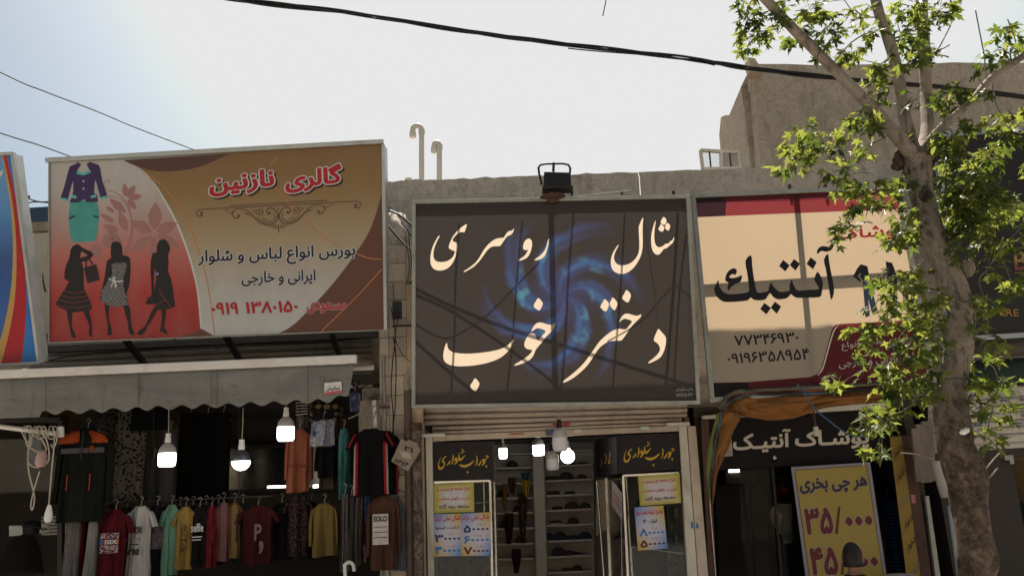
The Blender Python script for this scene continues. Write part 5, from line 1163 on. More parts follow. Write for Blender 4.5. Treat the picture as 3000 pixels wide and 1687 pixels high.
# draped brown cloth in the left window
rows = []
for k in range(12):
    t_ = k / 11; rows.append([PF(*R6([(130 + 730 * s_ + 30 * math.sin(t_ * 3 + s_ * 4), 1180 + 420 * t_)])[0], -.12 + .05 * math.sin(s_ * 14 + t_ * 3) + .03 * math.sin(s_ * 31)) for s_ in [j / 24 for j in range(25)]])
MB().grid(rows).build('draped_shawl', cloth('c_shawl', '6b5340', 'mottle', '3f3129', 9), label='brown patterned shawl draped low in the left show window', cat='shawl', smooth=True, solid=.006)
rows = []
for k in range(12):
    t_ = k / 11; rows.append([PF(*R7([(600 + 110 * s_ + 25 * t_, 790 + 900 * t_)])[0], -.25 + .05 * math.sin(s_ * 9 + t_ * 3)) for s_ in [j / 12 for j in range(13)]])
MB().grid(rows).build('draped_shawl', cloth('c_shawl2', '7c7a6a', 'floral', '37452f', 7, col3='96907c'), label='green and white flowered shawl hanging in the right show window', cat='shawl', smooth=True, solid=.006)
rows = []
for k in range(10):
    t_ = k / 9; rows.append([PF(*R7([(560 + 60 * s_, 790 + 900 * t_)])[0], -.3 + .04 * math.sin(s_ * 9 + t_ * 3)) for s_ in [j / 8 for j in range(9)]])
MB().grid(rows).build('draped_shawl', cloth('c_shawl3', '4a2024'), label='dark red shawl hanging beside the flowered one in the right show window', cat='shawl', smooth=True, solid=.006)

# ------------------------------------------------------------------ lamps
m_lit = emit('lit_lamp', (1.0, .98, .95), 4.0); m_off = M('milky_lamp', 'c3bfc4', .35, .05); m_fin = M('lamp_fins', 'a39d98', .4, .1, 20); m_fin_d = M('lamp_fins_dark', '4b4d55', .35, .2, 20, metal=.3)
def bulb(u, v, w_, h, Y, lit, label, cord=None, globe=False, half=False, neck_black=False, fin=None, cord_from=None):
    """u, v: centre of the diffuser in photo px; w_, h its size in px"""
    c = at(u, v, Y); r = px(w_, Y) / 2; hh = px(h, Y)
    t = thing('led_bulb', c + Vector((0, 0, -hh / 2)), label, 'lamp', 'lamps hanging in the shop fronts')
    if globe: prof = [(r * math.sin(a) + 1e-4, -r * math.cos(a)) for a in [i * math.pi / 12 for i in range(11)]] + [(r * .42, r * 1.05)]
    elif half: prof = [(r * math.sin(a) + 1e-4, -r * math.cos(a) + hh / 2) for a in [i * math.pi / 14 for i in range(8)]]
    else: prof = [(r * .3, -hh / 2), (r * .82, -hh / 2 + hh * .02), (r * .96, -hh / 2 + hh * .12), (r, -hh / 2 + hh * .3), (r, hh / 2)]
    MB().lathe(c, prof, 20).build('diffuser', m_lit if lit else m_off, t)
    top = r * 1.02 if globe else hh / 2
    f = fin or m_fin
    if not globe:
        pr_ = [(r * 1.0, top + .002), (r * 1.02, top + r * .25), (r * .9, top + r * .65), (r * .55, top + r * 1.05), (r * .34, top + r * 1.25)]
        hs_ = MB().lathe(c, pr_, 20).build('heat_sink', f, t)
        mb = MB()
        for k in range(16):
            a = k * math.pi / 8; d = Vector((math.cos(a), math.sin(a), 0)); mb.beam(c + d * r * 1.0 + Vector((0, 0, top + .004)), c + d * r * .62 + Vector((0, 0, top + r * 1.0)), d.cross(Vector((0, 0, 1))), .006, .004)
        mb.build('fins', f, hs_, kind='stuff'); top += r * 1.25
    MB().lathe(c, [(r * .36, top), (r * .36, top + r * .5), (r * .3, top + r * .55), (r * .3, top + r * 1.1)], 12).build('socket', m_black if neck_black else m_plast, t)
    cb = c + Vector((0, 0, top + r * 1.08))
    ce = at(*cord, Y) if cord else cb + Vector((0, 0, .25))
    mid = (cb + ce) / 2 + Vector((.004, 0, 0)); MB().tube([cb, mid, ce], .004, 5).build('cord', m_cord, t)
bulb(489, 1347, 48, 38, 8.0, True, 'lit lamp with a drum diffuser hanging below the awning beside the leopard print cloth', (494, 1190))
bulb(706, 1362, 52, 22, 8.3, True, 'lit round-bottomed lamp with dark fins hanging in the clothes shop', (712, 1195), half=True, fin=m_fin_d)
bulb(837, 1271, 48, 40, 7.9, True, 'lit lamp with a drum diffuser hanging beside the coral dress', (838, 1170))
bulb(1641, 1301, 43, 40, 8.0, False, 'unlit white lamp with a black socket hanging in front of the cream shutter', (1639, 1185), neck_black=True)
bulb(1619, 1360, 36, 32, 8.7, False, 'smaller unlit lamp hanging just behind the front unlit one', (1618, 1290), neck_black=True)
bulb(1474, 1328, 23, 29, 9.8, True, 'small lit lamp at the left inside the middle shop', None)
bulb(1578, 1319, 34, 29, 9.3, True, 'lit lamp in front of the fluted column inside the middle shop', None)
bulb(1663, 1336, 40, 40, 9.0, True, 'lit globe lamp beside the unlit ones in the middle shop', None, globe=True)

# ------------------------------------------------------------------ clothes
def loftmesh(name, rows, n, mat, parent, fold=.0, nf=5, seed=0):
    """rows: (cx, cy, cz, half width, half depth); closed cloth tube with soft vertical folds, local coordinates"""
    mb = MB(); rr = []
    for k, (cx, cy, cz, hw, hd) in enumerate(rows):
        t = k / (len(rows) - 1); r = []
        for j in range(n):
            a = 2 * math.pi * j / n; f = 1 + fold * (.3 + t) * math.sin(nf * a + seed + 1.3 * t) + fold * .6 * math.sin((nf * 2 + 1) * a + seed * 2.1)
            qx = cx + hw * math.copysign(abs(math.cos(a)) ** .8, math.cos(a)); nz = noise.noise(Vector((qx * 11, cz * 5, seed + (3 if math.sin(a) > 0 else 0))))
            r.append((qx + .010 * t * noise.noise(Vector((cz * 6, math.cos(a) * 2, seed + 9))), cy + hd * math.sin(a) * f + .016 * nz * (.4 + t), cz + .004 * math.sin(3 * a + seed) + .012 * t * nz))
        rr.append(r)
    mb.grid(rr, True); m = len(rows); mb.f.append(tuple(range(n))); mb.f.append(tuple((m - 1) * n + j for j in range(n)))
    mb.sm = True
    return add(name, mb.mesh(name), mat, parent)
def hanger(t, W, z, mat, hook=.10):
    mb = MB().tube([(-W * .40, 0, z - .075), (-W * .2, 0, z - .03), (0, 0, z - .005), (W * .2, 0, z - .03), (W * .40, 0, z - .075)], .012, 6)
    hb = add('hanger_bar', mb.mesh('hanger_bar'), mat, t)
    mb = MB().tube([(0, 0, z - .01), (0, 0, z + hook * .5), (.02, 0, z + hook * .8), (.0, 0, z + hook), (-.02, 0, z + hook * .85)], .004, 5)
    add('hanger_hook', mb.mesh('hanger_hook'), m_steel, hb)
def garment(name, u, vt, wpx, hpx, Y, mat, label, cat='shirt', sleeve='short', yaw=0.0, smat=None, hang=None, flare=1.0, collar=None, neck=.2, depth=.05, side=None, group='clothes hung in the open-fronted shop', fold=.38):
    top = at(u, vt, Y); W = px(wpx, Y); L_ = px(hpx, Y); seed = (u * 7 + vt) % 6.28
    yaw = yaw if yaw else .25 * math.sin(u * 1.7)
    t = thing(name, top, label, cat, group, rz=yaw)
    tilt = .05 * math.sin(u * .9)
    prof = [(0, neck, .5), (.03, neck + .08, .7), (.07, .40, .9), (.12, .485, 1), (.22, .475, 1), (.45, .465, 1.1), (.7, .48 * (1 + (flare - 1) * .6), 1.25), (.88, .49 * flare, 1.3), (1.0, .485 * flare, 1.2)]
    bd = loftmesh('body', [(tilt * s * W, 0, -s * L_, W * w_, depth * d) for s, w_, d in prof], 28, mat, t, fold, 5, seed)
    sm_ = smat or mat
    if sleeve != 'none':
        for sg in (-1, 1):
            if sleeve == 'short': pts = [(.40, -.085, .10), (.50, -.15, .105), (.60, -.24, .10), (.645, -.30, .10)]
            else: pts = [(.40, -.085, .10), (.50, -.16, .10), (.545, -.35, .09), (.56, -.6, .08), (.565, -.8, .07)]
            rows = [(sg * x * W, .0, z * L_, r * W * (1.0 if sleeve == 'short' else .8), depth * .75) for x, z, r in pts]
            loftmesh('sleeve', rows, 14, sm_, t, .15, 3, seed + sg)
    if collar is not None:
        mb = MB(); ring = [(W * (neck * .9) * math.cos(a), depth * .55 * math.sin(a) - .002, -.012 - .035 * (1 - math.sin(a)) * .5 + .01 * abs(math.cos(a))) for a in [i * math.pi / 8 for i in range(17)]]
        mb.tube(ring, .012, 6); add('collar', mb.mesh('collar'), collar, bd)
    if side is not None:
        for sg in (-1, 1):
            rows = [[(sg * (.36 + .02 * s) * W + sg * k * .09 * W, -depth * 1.28 - .004 + .006 * k, -(.2 + .78 * s) * L_) for k in (0, 1)] for s in [i / 8 for i in range(9)]]
            mb = MB().grid(rows); o = add('side_stripe', mb.mesh('side_stripe', smooth=True), side, bd); md = o.modifiers.new('t', 'SOLIDIFY'); md.thickness = .006
    hanger(t, W, .0, hang or m_gold)
    return t, W, L_, depth
def tprint(g_, x0, x1, z0, z1, mat, name='print', dd=1.75):
    t, W, L_, d = g_
    mb = MB(); rows = [[(x * W, -d * dd - .002 - .008 * math.cos(x * 5), -z * L_) for x in (x0, (x0 * 2 + x1) / 3, (x0 + 2 * x1) / 3, x1)] for z in (z0, (z0 + z1) / 2, z1)]
    mb.grid(rows); o = add(name, mb.mesh(name), mat, t.children[0]); md = o.modifiers.new('t', 'SOLIDIFY'); md.thickness = .004
    return o
class LocalPlane:                  # lays lettering on a garment, 'pixels' are the garment's own fractions
    def __init__(s, W, L_, y): s.W, s.L, s.y = W, L_, y
    def __call__(s, u, v, off=0): return Vector((u * s.W, s.y - off, -v * s.L))
def ttext(g_, s, x0, x1, z0, z1, mat, bold=.03, latin=True, dd=1.95):
    t, W, L_, d = g_; mb = MB(); text(mb, LocalPlane(W, L_, -d * dd - .006), s, [(x0, z0), (x1, z0), (x1, z1), (x0, z1)], 0, bold, latin)
    me = mb.mesh('lettering', fix=False); add('lettering', me, mat, t.children[0])
cl = lambda n, c, *a, **k: cloth('cloth_' + n, c, *a, **k)
YC = 8.75
# rails the clothes hang from
rl = thing('clothes_rail', at(550, 1470, YC), 'steel clothes rail carrying the row of t-shirts', 'rail')
MB().tube([at(200, 1478, YC), at(800, 1452, YC + .1)], .009, 8).build('tube', m_dark, rl)
MB().tube([at(450, 1468, YC), at(450, 1180, YC)], .004, 6).build('drop_rod', m_dark, rl); MB().tube([at(700, 1458, YC + .1), at(700, 1180, YC + .1)], .004, 6).build('drop_rod', m_dark, rl)
# jacket
jk = garment('hooded_jacket', 258, 1254, 128, 262, 8.25, cl('jacket', '22241f'), 'long dark jacket with orange shoulders and a grey chest band', 'jacket', 'long', .12, hang=m_plast, depth=.07, neck=.14)
t, W, L_, d = jk
m_orj = cl('orange', 'b5502a')
for sg in (-1, 1):
    rows = [[(sg * x * W, -d * (.95 + .35 * min(1, x * 4)) - .006, -(z0 + k * (z1 - z0)) * L_) for k in (0, .5, 1)] for x, z0, z1 in ((.10, .03, .15), (.2, .035, .165), (.32, .06, .17), (.44, .085, .17), (.52, .14, .17))]
    mb = MB().grid(rows); o = add('shoulder_panel', mb.mesh('shoulder_panel', smooth=True), m_orj, t); o.modifiers.new('t', 'SOLIDIFY').thickness = .01
tprint(jk, -.46, .46, .22, .275, cl('greyband', '6a6468'), 'chest_band', 1.35)
for x in (-.28, .2): tprint(jk, x, x + .025, .5, .67, m_orj, 'pocket_zip', 1.45)
tprint(jk, .17, .24, .2, .26, m_orj, 'badge', 1.5)
mb = MB().tube([(-.13 * W, .02, -.04 * L_), (-.1 * W, .05, .03 * L_), (.1 * W, .05, .03 * L_), (.13 * W, .02, -.04 * L_)], .035, 8); add('hood', mb.mesh('hood'), cl('hood', '3a3f45'), t)
tprint(jk, -.012, .012, .05, .35, m_dark, 'zip', 1.5)
garment('leopard_dress', 390, 1205, 96, 252, 8.9, cl('leopard', '6b625a', 'leopard', '17130f', 27), 'long grey and black leopard print dress behind the jacket', 'dress', 'none', flare=1.0, neck=.45)
garment('leopard_dress', 318, 1200, 70, 300, 9.0, cl('leopard2', '4a443f', 'leopard', '151210', 34), 'darker leopard print dress half hidden by the jacket', 'dress', 'none', neck=.45)
garment('chevron_top', 500, 1258, 46, 205, 8.95, cl('chev', '4f4a48', 'stripes', '3a3434', 5), 'grey chevron knit top behind the drum lamp', 'shirt', 'none', neck=.45)
garment('black_dress', 440, 1188, 110, 70, 8.8, cl('blk1', '121214'), 'black folded garment high under the awning by the leopard dress', 'dress', 'none', neck=.46)
garment('denim_dress', 452, 1340, 40, 120, 9.1, cl('gden', '4c4f52', 'mottle', '3a3b3d', 20), 'grey speckled dress beside the leopard print dress', 'dress', 'none', neck=.4)
for k, (u, w_) in enumerate(((560, 70), (610, 60), (655, 50))):
    garment('black_dress', u, 1210, w_, 250, 9.5, cl('blk%d' % k, ('15130f', '191514', '1b1716')[k]), ('first', 'second', 'third')[k] + ' of the long black dresses hanging high at the back, counted from the leopard dress', 'dress', 'none', neck=.4)
# row of tees
g_ = garment('tshirt', 340, 1492, 76, 215, 8.45, cl('maroon', '5d1a24'), 'maroon t-shirt with a speckled blue and orange print, nearest the jacket', 'shirt', 'short', collar=MATS['cloth_maroon'])
m_blup = M('print_blue_patch', '3c4f86', .7); m_orp = M('print_orange_patch', 'a4622f', .7); m_sp = cloth('speckle_print', '5d1a24', 'mottle', 'a08e92', 60)
tprint(g_, -.34, .34, .29, .36, m_sp); tprint(g_, -.34, .34, .44, .54, m_sp); tprint(g_, -.36, -.2, .37, .43, m_blup); tprint(g_, -.18, -.02, .37, .43, m_orp); tprint(g_, .0, .16, .37, .43, m_blup); tprint(g_, .18, .34, .37, .43, m_orp); ttext(g_, '10X', -.12, .3, .375, .425, m_pale, .03)
g_ = garment('tshirt', 414, 1482, 68, 190, 8.6, cl('white', 'c9c4bf'), 'white t-shirt with black NEW YORK lettering', 'shirt', 'short', collar=MATS['cloth_white'], yaw=-.1)
ttext(g_, 'NEW YORK', -.4, .36, .29, .38, m_ink, .05); ttext(g_, 'ATTITUDE', -.36, .34, .44, .49, M('print_mid_grey', '77727a', .6), .01); ttext(g_, 'N°88', -.34, .26, .6, .68, m_ink, .06); tprint(g_, -.2, .2, .53, .545, m_ink)
g_ = garment('tshirt', 462, 1480, 58, 195, 8.75, cl('black2', '1c191b'), 'black t-shirt with a pale photo print behind the white one', 'shirt', 'short', yaw=.3)
tprint(g_, -.3, .4, .3, .6, cloth('photo_print', '6d6468', 'mottle', '3a2f35', 18))
g_ = garment('tshirt', 504, 1478, 46, 188, 8.75, cl('mint', '6f9a83'), 'mint green t-shirt seen edge-on in the row', 'shirt', 'short', yaw=.9); ttext(g_, '7', .1, .3, .75, .85, m_ink)
g_ = garment('tshirt', 545, 1484, 48, 168, 8.75, cl('mustard', 'a8894a'), 'mustard yellow t-shirt with a dark vertical print', 'shirt', 'short', yaw=.35, collar=MATS['cloth_mustard']); tprint(g_, -.1, .12, .3, .7, cloth('vprint', 'a8894a', 'mottle', '3a2622', 25))
g_ = garment('tshirt', 586, 1484, 48, 158, 8.8, cl('black3', '1f1c1e'), 'black t-shirt with white handwriting beside the mustard one', 'shirt', 'short', yaw=.25); ttext(g_, 'selfie', -.35, .3, .28, .42, M('print_white', 'b5b0ae', .6), .02); tprint(g_, -.3, .25, .5, .515, MATS['print_white']); tprint(g_, -.3, .2, .55, .565, MATS['print_white'])
g_ = garment('tshirt', 621, 1484, 38, 162, 8.85, cl('red', '74232a'), 'dark red t-shirt in the middle of the row', 'shirt', 'short', yaw=.5); tprint(g_, -.2, .2, .3, .6, cloth('redp', '74232a', 'mottle', '4a1a20', 25))
garment('tshirt', 656, 1470, 38, 160, 8.9, cl('mauve', '7f565a'), 'mauve pink t-shirt seen nearly edge-on', 'shirt', 'short', yaw=.6)
g_ = garment('tshirt', 688, 1472, 36, 150, 8.95, cl('tan', '8a6a44'), 'tan t-shirt with a black patch at the end of the row', 'shirt', 'short', yaw=.55); tprint(g_, .0, .2, .2, .7, m_ink)
g_ = garment('tshirt', 757, 1480, 92, 158, 8.9, cl('maroon3', '451a1f'), 'dark maroon t-shirt with a pale letter P facing the street', 'shirt', 'short', hang=m_dark, yaw=-.05); ttext(g_, 'P', .02, .22, .32, .58, M('print_dull_pink', '5f4a4c', .6), .03); ttext(g_, ',', .18, .28, .62, .8, MATS['print_dull_pink'], .03)
g_ = garment('patterned_dress', 876, 1445, 62, 168, 9.0, cl('dkflor', '2b2527', 'floral', '55383a', 40), 'dark flowered dress hanging below the coral dress', 'dress', 'short')
garment('blouse', 951, 1474, 68, 142, 8.75, cl('must2', '85703f'), 'mustard long-sleeved blouse on a gold hanger', 'blouse', 'long', flare=1.12, collar=MATS['cloth_must2'], yaw=.02)
g_ = garment('coral_dress', 878, 1256, 64, 178, 8.7, cl('coral', '9a5a44'), 'coral long-sleeved dress on a gold hanger', 'dress', 'long', yaw=.04, flare=1.02); tprint(g_, -.46, .46, .58, .60, cl('coral_belt', '7d4636'), 'belt', 1.5)
garment('blouse', 960, 1298, 58, 96, 8.7, cl('blk5', '151315'), 'black blouse hanging right of the coral dress', 'blouse', 'long', yaw=.05)
garment('skirt', 966, 1366, 64, 62, 8.85, cl('brskirt', '4d4237'), 'brown skirt below the black blouse', 'skirt', 'none', neck=.44)
garment('striped_top', 888, 1176, 46, 40, 8.7, cl('stripes1', '1a1718', 'stripes', '8f857c', 10), 'black and white striped top high above the coral dress', 'shirt', 'none', neck=.46)
garment('folded_cloth', 890, 1212, 40, 42, 8.85, cl('greycl', '6a625a'), 'grey cloth under the striped top', 'cloth', 'none', neck=.46)
garment('ring_print_cloth', 954, 1176, 86, 60, 8.55, cl('rings', '1f1c1d', 'rings', '6d5a33', 11), 'dark cloth with ochre ring pattern under the awning end', 'cloth', 'none', neck=.47)
garment('flowered_skirt', 948, 1228, 72, 76, 8.5, cl('bluefl', '9a9899', 'floral', '2f3557', 24, col3='5a6288'), 'white skirt with blue flowers under the ring print cloth', 'skirt', 'none', neck=.44, flare=1.05)
garment('flowered_skirt', 1000, 1220, 30, 60, 8.7, cl('brownfl2', '5f4a38', 'floral', '2c211b', 30), 'small brown flowered skirt beside the blue flowered one', 'skirt', 'none', neck=.44)
garment('teal_dress', 1008, 1256, 32, 196, 8.55, cl('teal', '4c8480'), 'narrow turquoise dress seen edge-on', 'dress', 'none', neck=.3, flare=.9)
garment('scarf_bundle', 1040, 1148, 34, 56, 8.3, cl('bluescarf', '4d5270', 'floral', '262b48', 16, col3='7d7f92'), 'blue and white scarf knotted at the awning corner', 'scarf', 'none', neck=.3, flare=.8)
g_ = garment('sports_shirt', 1088, 1256, 98, 188, 8.15, cl('sport', '1a1719'), 'black football shirt with red and white side stripes', 'shirt', 'short', hang=m_dark, yaw=.08, side=cloth('stripe_red', 'a8232c'))
t, W, L_, d = g_
for sg in (-1, 1):
    rows = [[(sg * (.43 + .03 * s) * W + sg * k * .05 * W, -d * 1.2 - .004 + .012 * k, -(.24 + .74 * s) * L_) for k in (0, 1)] for s in [i / 8 for i in range(9)]]
    mb = MB().grid(rows); o = add('white_stripe', mb.mesh('white_stripe', smooth=True), cl('wstripe', 'c9c5c2'), t); o.modifiers.new('t', 'SOLIDIFY').thickness = .01
    rows = [[(sg * (.42 + .2 * s) * W + sg * k * .05 * W, -d * .9 - .012, -(.07 + .2 * s - .0 * k) * L_) for k in (0, 1)] for s in [i / 4 for i in range(5)]]
    mb = MB().grid(rows); o = add('shoulder_stripe', mb.mesh('shoulder_stripe', smooth=True), MATS['stripe_red'], t); o.modifiers.new('t', 'SOLIDIFY').thickness = .01
garment('sports_shirt', 1128, 1262, 70, 180, 8.32, cl('sport2', '201c1e'), 'second football shirt hanging just behind the striped one', 'shirt', 'short', hang=m_dark, yaw=.5, side=MATS['stripe_red'])
g_ = garment('sweater', 1124, 1450, 78, 200, 8.2, cl('brown', '5e4234'), 'brown roll-neck sweater with a silver printed square', 'sweater', 'long', hang=m_dark, yaw=.1, neck=.16, collar=MATS['cloth_brown'])
tprint(g_, -.38, .18, .25, .66, M('silver_print', 'a39c98', .35, .2, 12, metal=.3)); ttext(g_, 'SOLO', -.34, .14, .28, .35, m_dark, .03, dd=2.0)
for z in (.42, .49, .56): tprint(g_, -.34, .14, z, z + .008, m_dark, dd=1.9)
garment('patterned_shirt', 1166, 1462, 34, 190, 8.36, cl('greyblue', '6a7078', 'mottle', '464b55', 30), 'grey blue patterned shirt peeping out behind the brown sweater', 'shirt', 'none', yaw=1.0)
for k, (u, w_, c1, c2, nm) in enumerate(((1012, 22, '7d7770', '3f3d42', 'grey striped trousers hanging at the rail end'), (1030, 22, '6a655f', '2f2e33', 'darker striped trousers beside the grey ones'), (1047, 20, '857c6c', '4c4a4a', 'beige striped trousers next to the maroon pair'), (1060, 16, '6b2830', '8f7d7f', 'maroon trousers with a pale side stripe'))):
    garment('trousers', u, 1446 + 4 * k, w_, 208 - 12 * k, 8.45 + .04 * k, cl('trs%d' % k, c1, 'vstripes', c2, 14), nm, 'trousers', 'none', neck=.4, flare=1.25, hang=m_dark, depth=.035, fold=.5)
garment('blue_strap_top', 1076, 1448, 14, 80, 8.4, cl('blue', '2f5a8c'), 'small bright blue garment between trousers and sweater', 'shirt', 'none', neck=.4, hang=m_dark)
garment('print_trousers', 218, 1516, 44, 190, 8.35, cl('wprint', '827d7a', 'mottle', '5f5a59', 16), 'white trousers with sketchy grey print under the jacket', 'trousers', 'none', neck=.44, hang=m_dark)
garment('red_top', 242, 1514, 16, 190, 8.42, cl('redst', '8a2424'), 'thin strip of a red top beside the white trousers', 'shirt', 'none', neck=.4, hang=m_dark)
garment('black_vest', 258, 1514, 22, 190, 8.5, cl('blk6', '141214'), 'black top behind the red strip', 'shirt', 'none', neck=.4, hang=m_dark)
garment('knotted_top', 276, 1512, 24, 185, 8.4, cl('wknot', 'a5a29c'), 'white and mint knotted top left of the maroon t-shirt', 'shirt', 'none', neck=.4, flare=.7, hang=m_dark)
garment('brown_curtain', 188, 1205, 100, 60, 8.8, cl('curtain', '4f3322'), 'brown cloth under the awning above the jacket', 'cloth', 'none', neck=.47)
for k_, (u, w_, c, nm) in enumerate(((372, 60, '2a1d20', 'the maroon and the white t-shirts'), (478, 60, '17161a', 'the white and the mint t-shirts'), (528, 50, '3c2226', 'the mint and the mustard t-shirts'), (566, 50, '1c1e22', 'the mustard and the black t-shirts'), (604, 50, '26221c', 'the black and the dark red t-shirts'), (640, 50, '2b1a24', 'the dark red and the mauve t-shirts'), (712, 56, '22302c', 'the tan and the letter P t-shirts'), (826, 60, '1b1718', 'the letter P t-shirt and the flowered dress'), (912, 50, '241c1a', 'the flowered dress and the mustard blouse'))):
    garment('dark_garment', u, 1486 - k_ * 2, w_, 175 - k_ * 3, 9.05 + .03 * (k_ % 3), cl('dk%d' % k_, c), 'dark garment filling the gap between ' + nm, 'shirt', 'short', hang=m_dark, yaw=.3 - .1 * (k_ % 4))
# mirror panel and strip lights at the back of the shop
mp = thing('wall_mirror', at(720, 1440, 11.4), 'framed mirror on the back wall of the clothes shop', 'mirror')
PMi = Plane(at(740, 1380, 11.45))
q = [(640, 1310), (1000, 1300), (1000, 1430), (648, 1440)]
MB().quadbox([PMi(*p) for p in q], [PMi(*p, -.03) for p in q]).build('glass', M('mirror', '6d6a66', .12, .05, metal=.9), mp)
edge_frame(PMi, q, .05, .05, m_dark, mp)
st = thing('strip_light', at(770, 1424, 10.9), 'short lit strip light behind the coral dress', 'lamp'); MB().beam(at(784, 1426, 10.9), at(838, 1424, 10.9), (0, 1, 0), .03, .03).build('tube', emit('strip_glow', (1, .93, .8), 2.5), st)
st = thing('strip_light', at(925, 1424, 10.9), 'tiny lit strip light right of the coral dress', 'lamp'); MB().beam(at(918, 1424, 10.9), at(932, 1423, 10.9), (0, 1, 0), .04, .03).build('tube', MATS['strip_glow'], st)
# display table with folded clothes at the bottom
dt_ = thing('display_table', (at(640, 1680, 9.4).x, 9.4, .122), 'low table of dark folded clothes at the bottom of the clothes shop', 'table')
p0, p1 = at(460, 1668, 9.3), at(880, 1650, 9.3)
MB().box(p0.x, p1.x, 9.1, 10.2, 1.10, 1.14).build('top', m_dark, dt_)
for x in (p0.x + .05, p1.x - .1):
    for y in (9.15, 10.1): MB().box(x, x + .05, y, y + .05, .122, 1.098).build('leg', m_dark, dt_)
for k in range(7):
    x = p0.x + .1 + k * (p1.x - p0.x - .2) / 7; c = ('2b2322', '3b2c28', '222226', '4a3c34', '30282c', '2a2f2c', '3d3330')[k]
    MB().box(x, x + .2, 9.2, 9.5, 1.142, 1.19 + .02 * (k % 3)).build('folded_clothes', cl('fold%d' % k, c), dt_, bevel=.02)
# hook rail on the right and white rail end
hr = thing('hook_rail', at(1080, 1210, 8.25), 'wavy wire hook rail holding the football shirts', 'rail')
MB().tube(smooth_loop([tuple(at(u, v, 8.25)) for u, v in ((1020, 1226), (1040, 1218), (1058, 1207), (1072, 1204), (1086, 1194), (1100, 1188))], 4, False), .006, 6).build('wire', m_steel, hr)
MB().beam(at(1096, 1172, 8.3), at(1100, 1250, 8.3), (0, 1, 0), .035, .02).build('bracket_plate', m_cream, hr)
MB().tube([at(1088, 1240, 8.2), at(1096, 1224, 8.2), at(1100, 1205, 8.28)], .006, 6).build('hook', m_steel, hr)
wr = thing('rail_end', at(1010, 1687, 8.2), 'white bent rail end with a paper tag below the trousers', 'rail')
MB().beam(at(1010, 1650, 8.2), at(1014, 1740, 8.2), (0, 1, 0), .03, .03).build('post', m_white, wr)
MB().tube(smooth_loop([tuple(at(u, v, 8.2)) for u, v in ((1012, 1652), (1022, 1646), (1034, 1652), (1038, 1672))], 3, False), .018, 8).build('bend', m_white, wr)
MB().tube([at(1112, 1220, 8.4), at(1118, 1780, 8.4)], .012, 6).build('upright', m_steel, hr)

# ------------------------------------------------------------------ left window and cable pole
PLW = Plane(at(60, 1450, 8.7))
lwn = thing('shop_window', PLW(60, 1687), 'dark shop window at the left edge behind the cable pole', 'window')
q = [(-980, 1250), (178, 1232), (180, 1800), (-980, 1800)]
MB().quadbox([PLW(*p) for p in q], [PLW(*p, -.008) for p in q]).build('pane', glassmat('window_glass', .9, .12), lwn)
MB().beam(PLW(182, 1232, .02), PLW(182, 1800, .02), PLW.n, .05, .06).build('jamb', m_dark, lwn); MB().beam(PLW(-980, 1246, .02), PLW(182, 1230, .02), PLW.n, .05, .06).build('head', m_dark, lwn)
ad_ = thing('window_poster', PLW(85, 1360, -.1), 'pale blue notice inside the left shop window', 'poster'); MB().quadbox([PLW(*p, -.1) for p in ((65, 1265), (105, 1265), (103, 1360), (60, 1362))], [PLW(*p, -.103) for p in ((65, 1265), (105, 1265), (103, 1360), (60, 1362))]).build('sheet', M('blue_notice', '5b6672', .6, .2), ad_)
bl_ = thing('window_blind', PLW(130, 1570, -.2), 'grey slatted blind inside the left shop window', 'blind')
for k in range(6): MB().beam(PLW(98, 1516 + k * 10, -.15), PLW(172, 1514 + k * 10, -.15), PLW.n, .022, .02).build('slat', m_steel, bl_)
YP = 7.75
cp = thing('cable_pole', at(0, 1250, YP), 'white pole with tangled extension cords coming in from the left', 'pole')
MB().tube([at(-700, 1200, YP), at(0, 1249, YP), at(180, 1272, YP)], .024, 10).build('pole', m_white, cp)
MB().beam(at(177, 1250, YP - .01), at(177, 1280, YP - .01), (0, 1, 0), .05, .04).build('end_plate', m_white, cp)
rc = random.Random(5)
for k in range(7):
    u0 = 66 + k * 15 + rc.uniform(-5, 5); dn = rc.choice((8, 14, 22, 34)); pts = [(u0, 1258), (u0 + 4, 1248), (u0 + 12 + rc.uniform(-3, 5), 1254), (u0 + 16 + rc.uniform(-6, 6), 1266 + dn), (u0 + 6 + rc.uniform(-6, 8), 1270 + dn), (u0 - 4, 1264)]
    MB().tube(smooth_loop([tuple(at(u, v, YP - .03 - .04 * rc.random())) for u, v in pts], 4, False), .006, 6).build('cord_loop', m_cord, cp)
for pts in ([(105, 1262), (88, 1290), (82, 1340), (88, 1360), (110, 1368), (140, 1352), (144, 1330), (140, 1300), (126, 1262)], [(88, 1310), (110, 1322), (136, 1316), (118, 1280)], [(82, 1330), (84, 1380), (96, 1430), (101, 1460), (95, 1492), (90, 1480), (98, 1440), (108, 1405), (116, 1380)], [(160, 1262), (158, 1310), (152, 1370), (147, 1430), (143, 1478)], [(150, 1300), (156, 1312), (166, 1290), (164, 1268)]):
    MB().tube(smooth_loop([tuple(at(u, v, YP - .05)) for u, v in pts], 5, False), .007, 6).build('hanging_cord', m_cord, cp)
c = at(141, 1520, YP - .05); MB().lathe(c, [(.02, -.03), (.036, 0), (.034, .05), (.02, .11), (.012, .13)], 10).build('socket_end', m_plast, cp)
c = at(122, 1345, YP - .05); MB().lathe(c, [(.03, -.07), (.055, -.04), (.05, .03), (.035, .07), (.02, .085)], 12).build('plastic_bag_plug', M('red_white_plastic', 'a5867f', .35, .5, 25), cp)

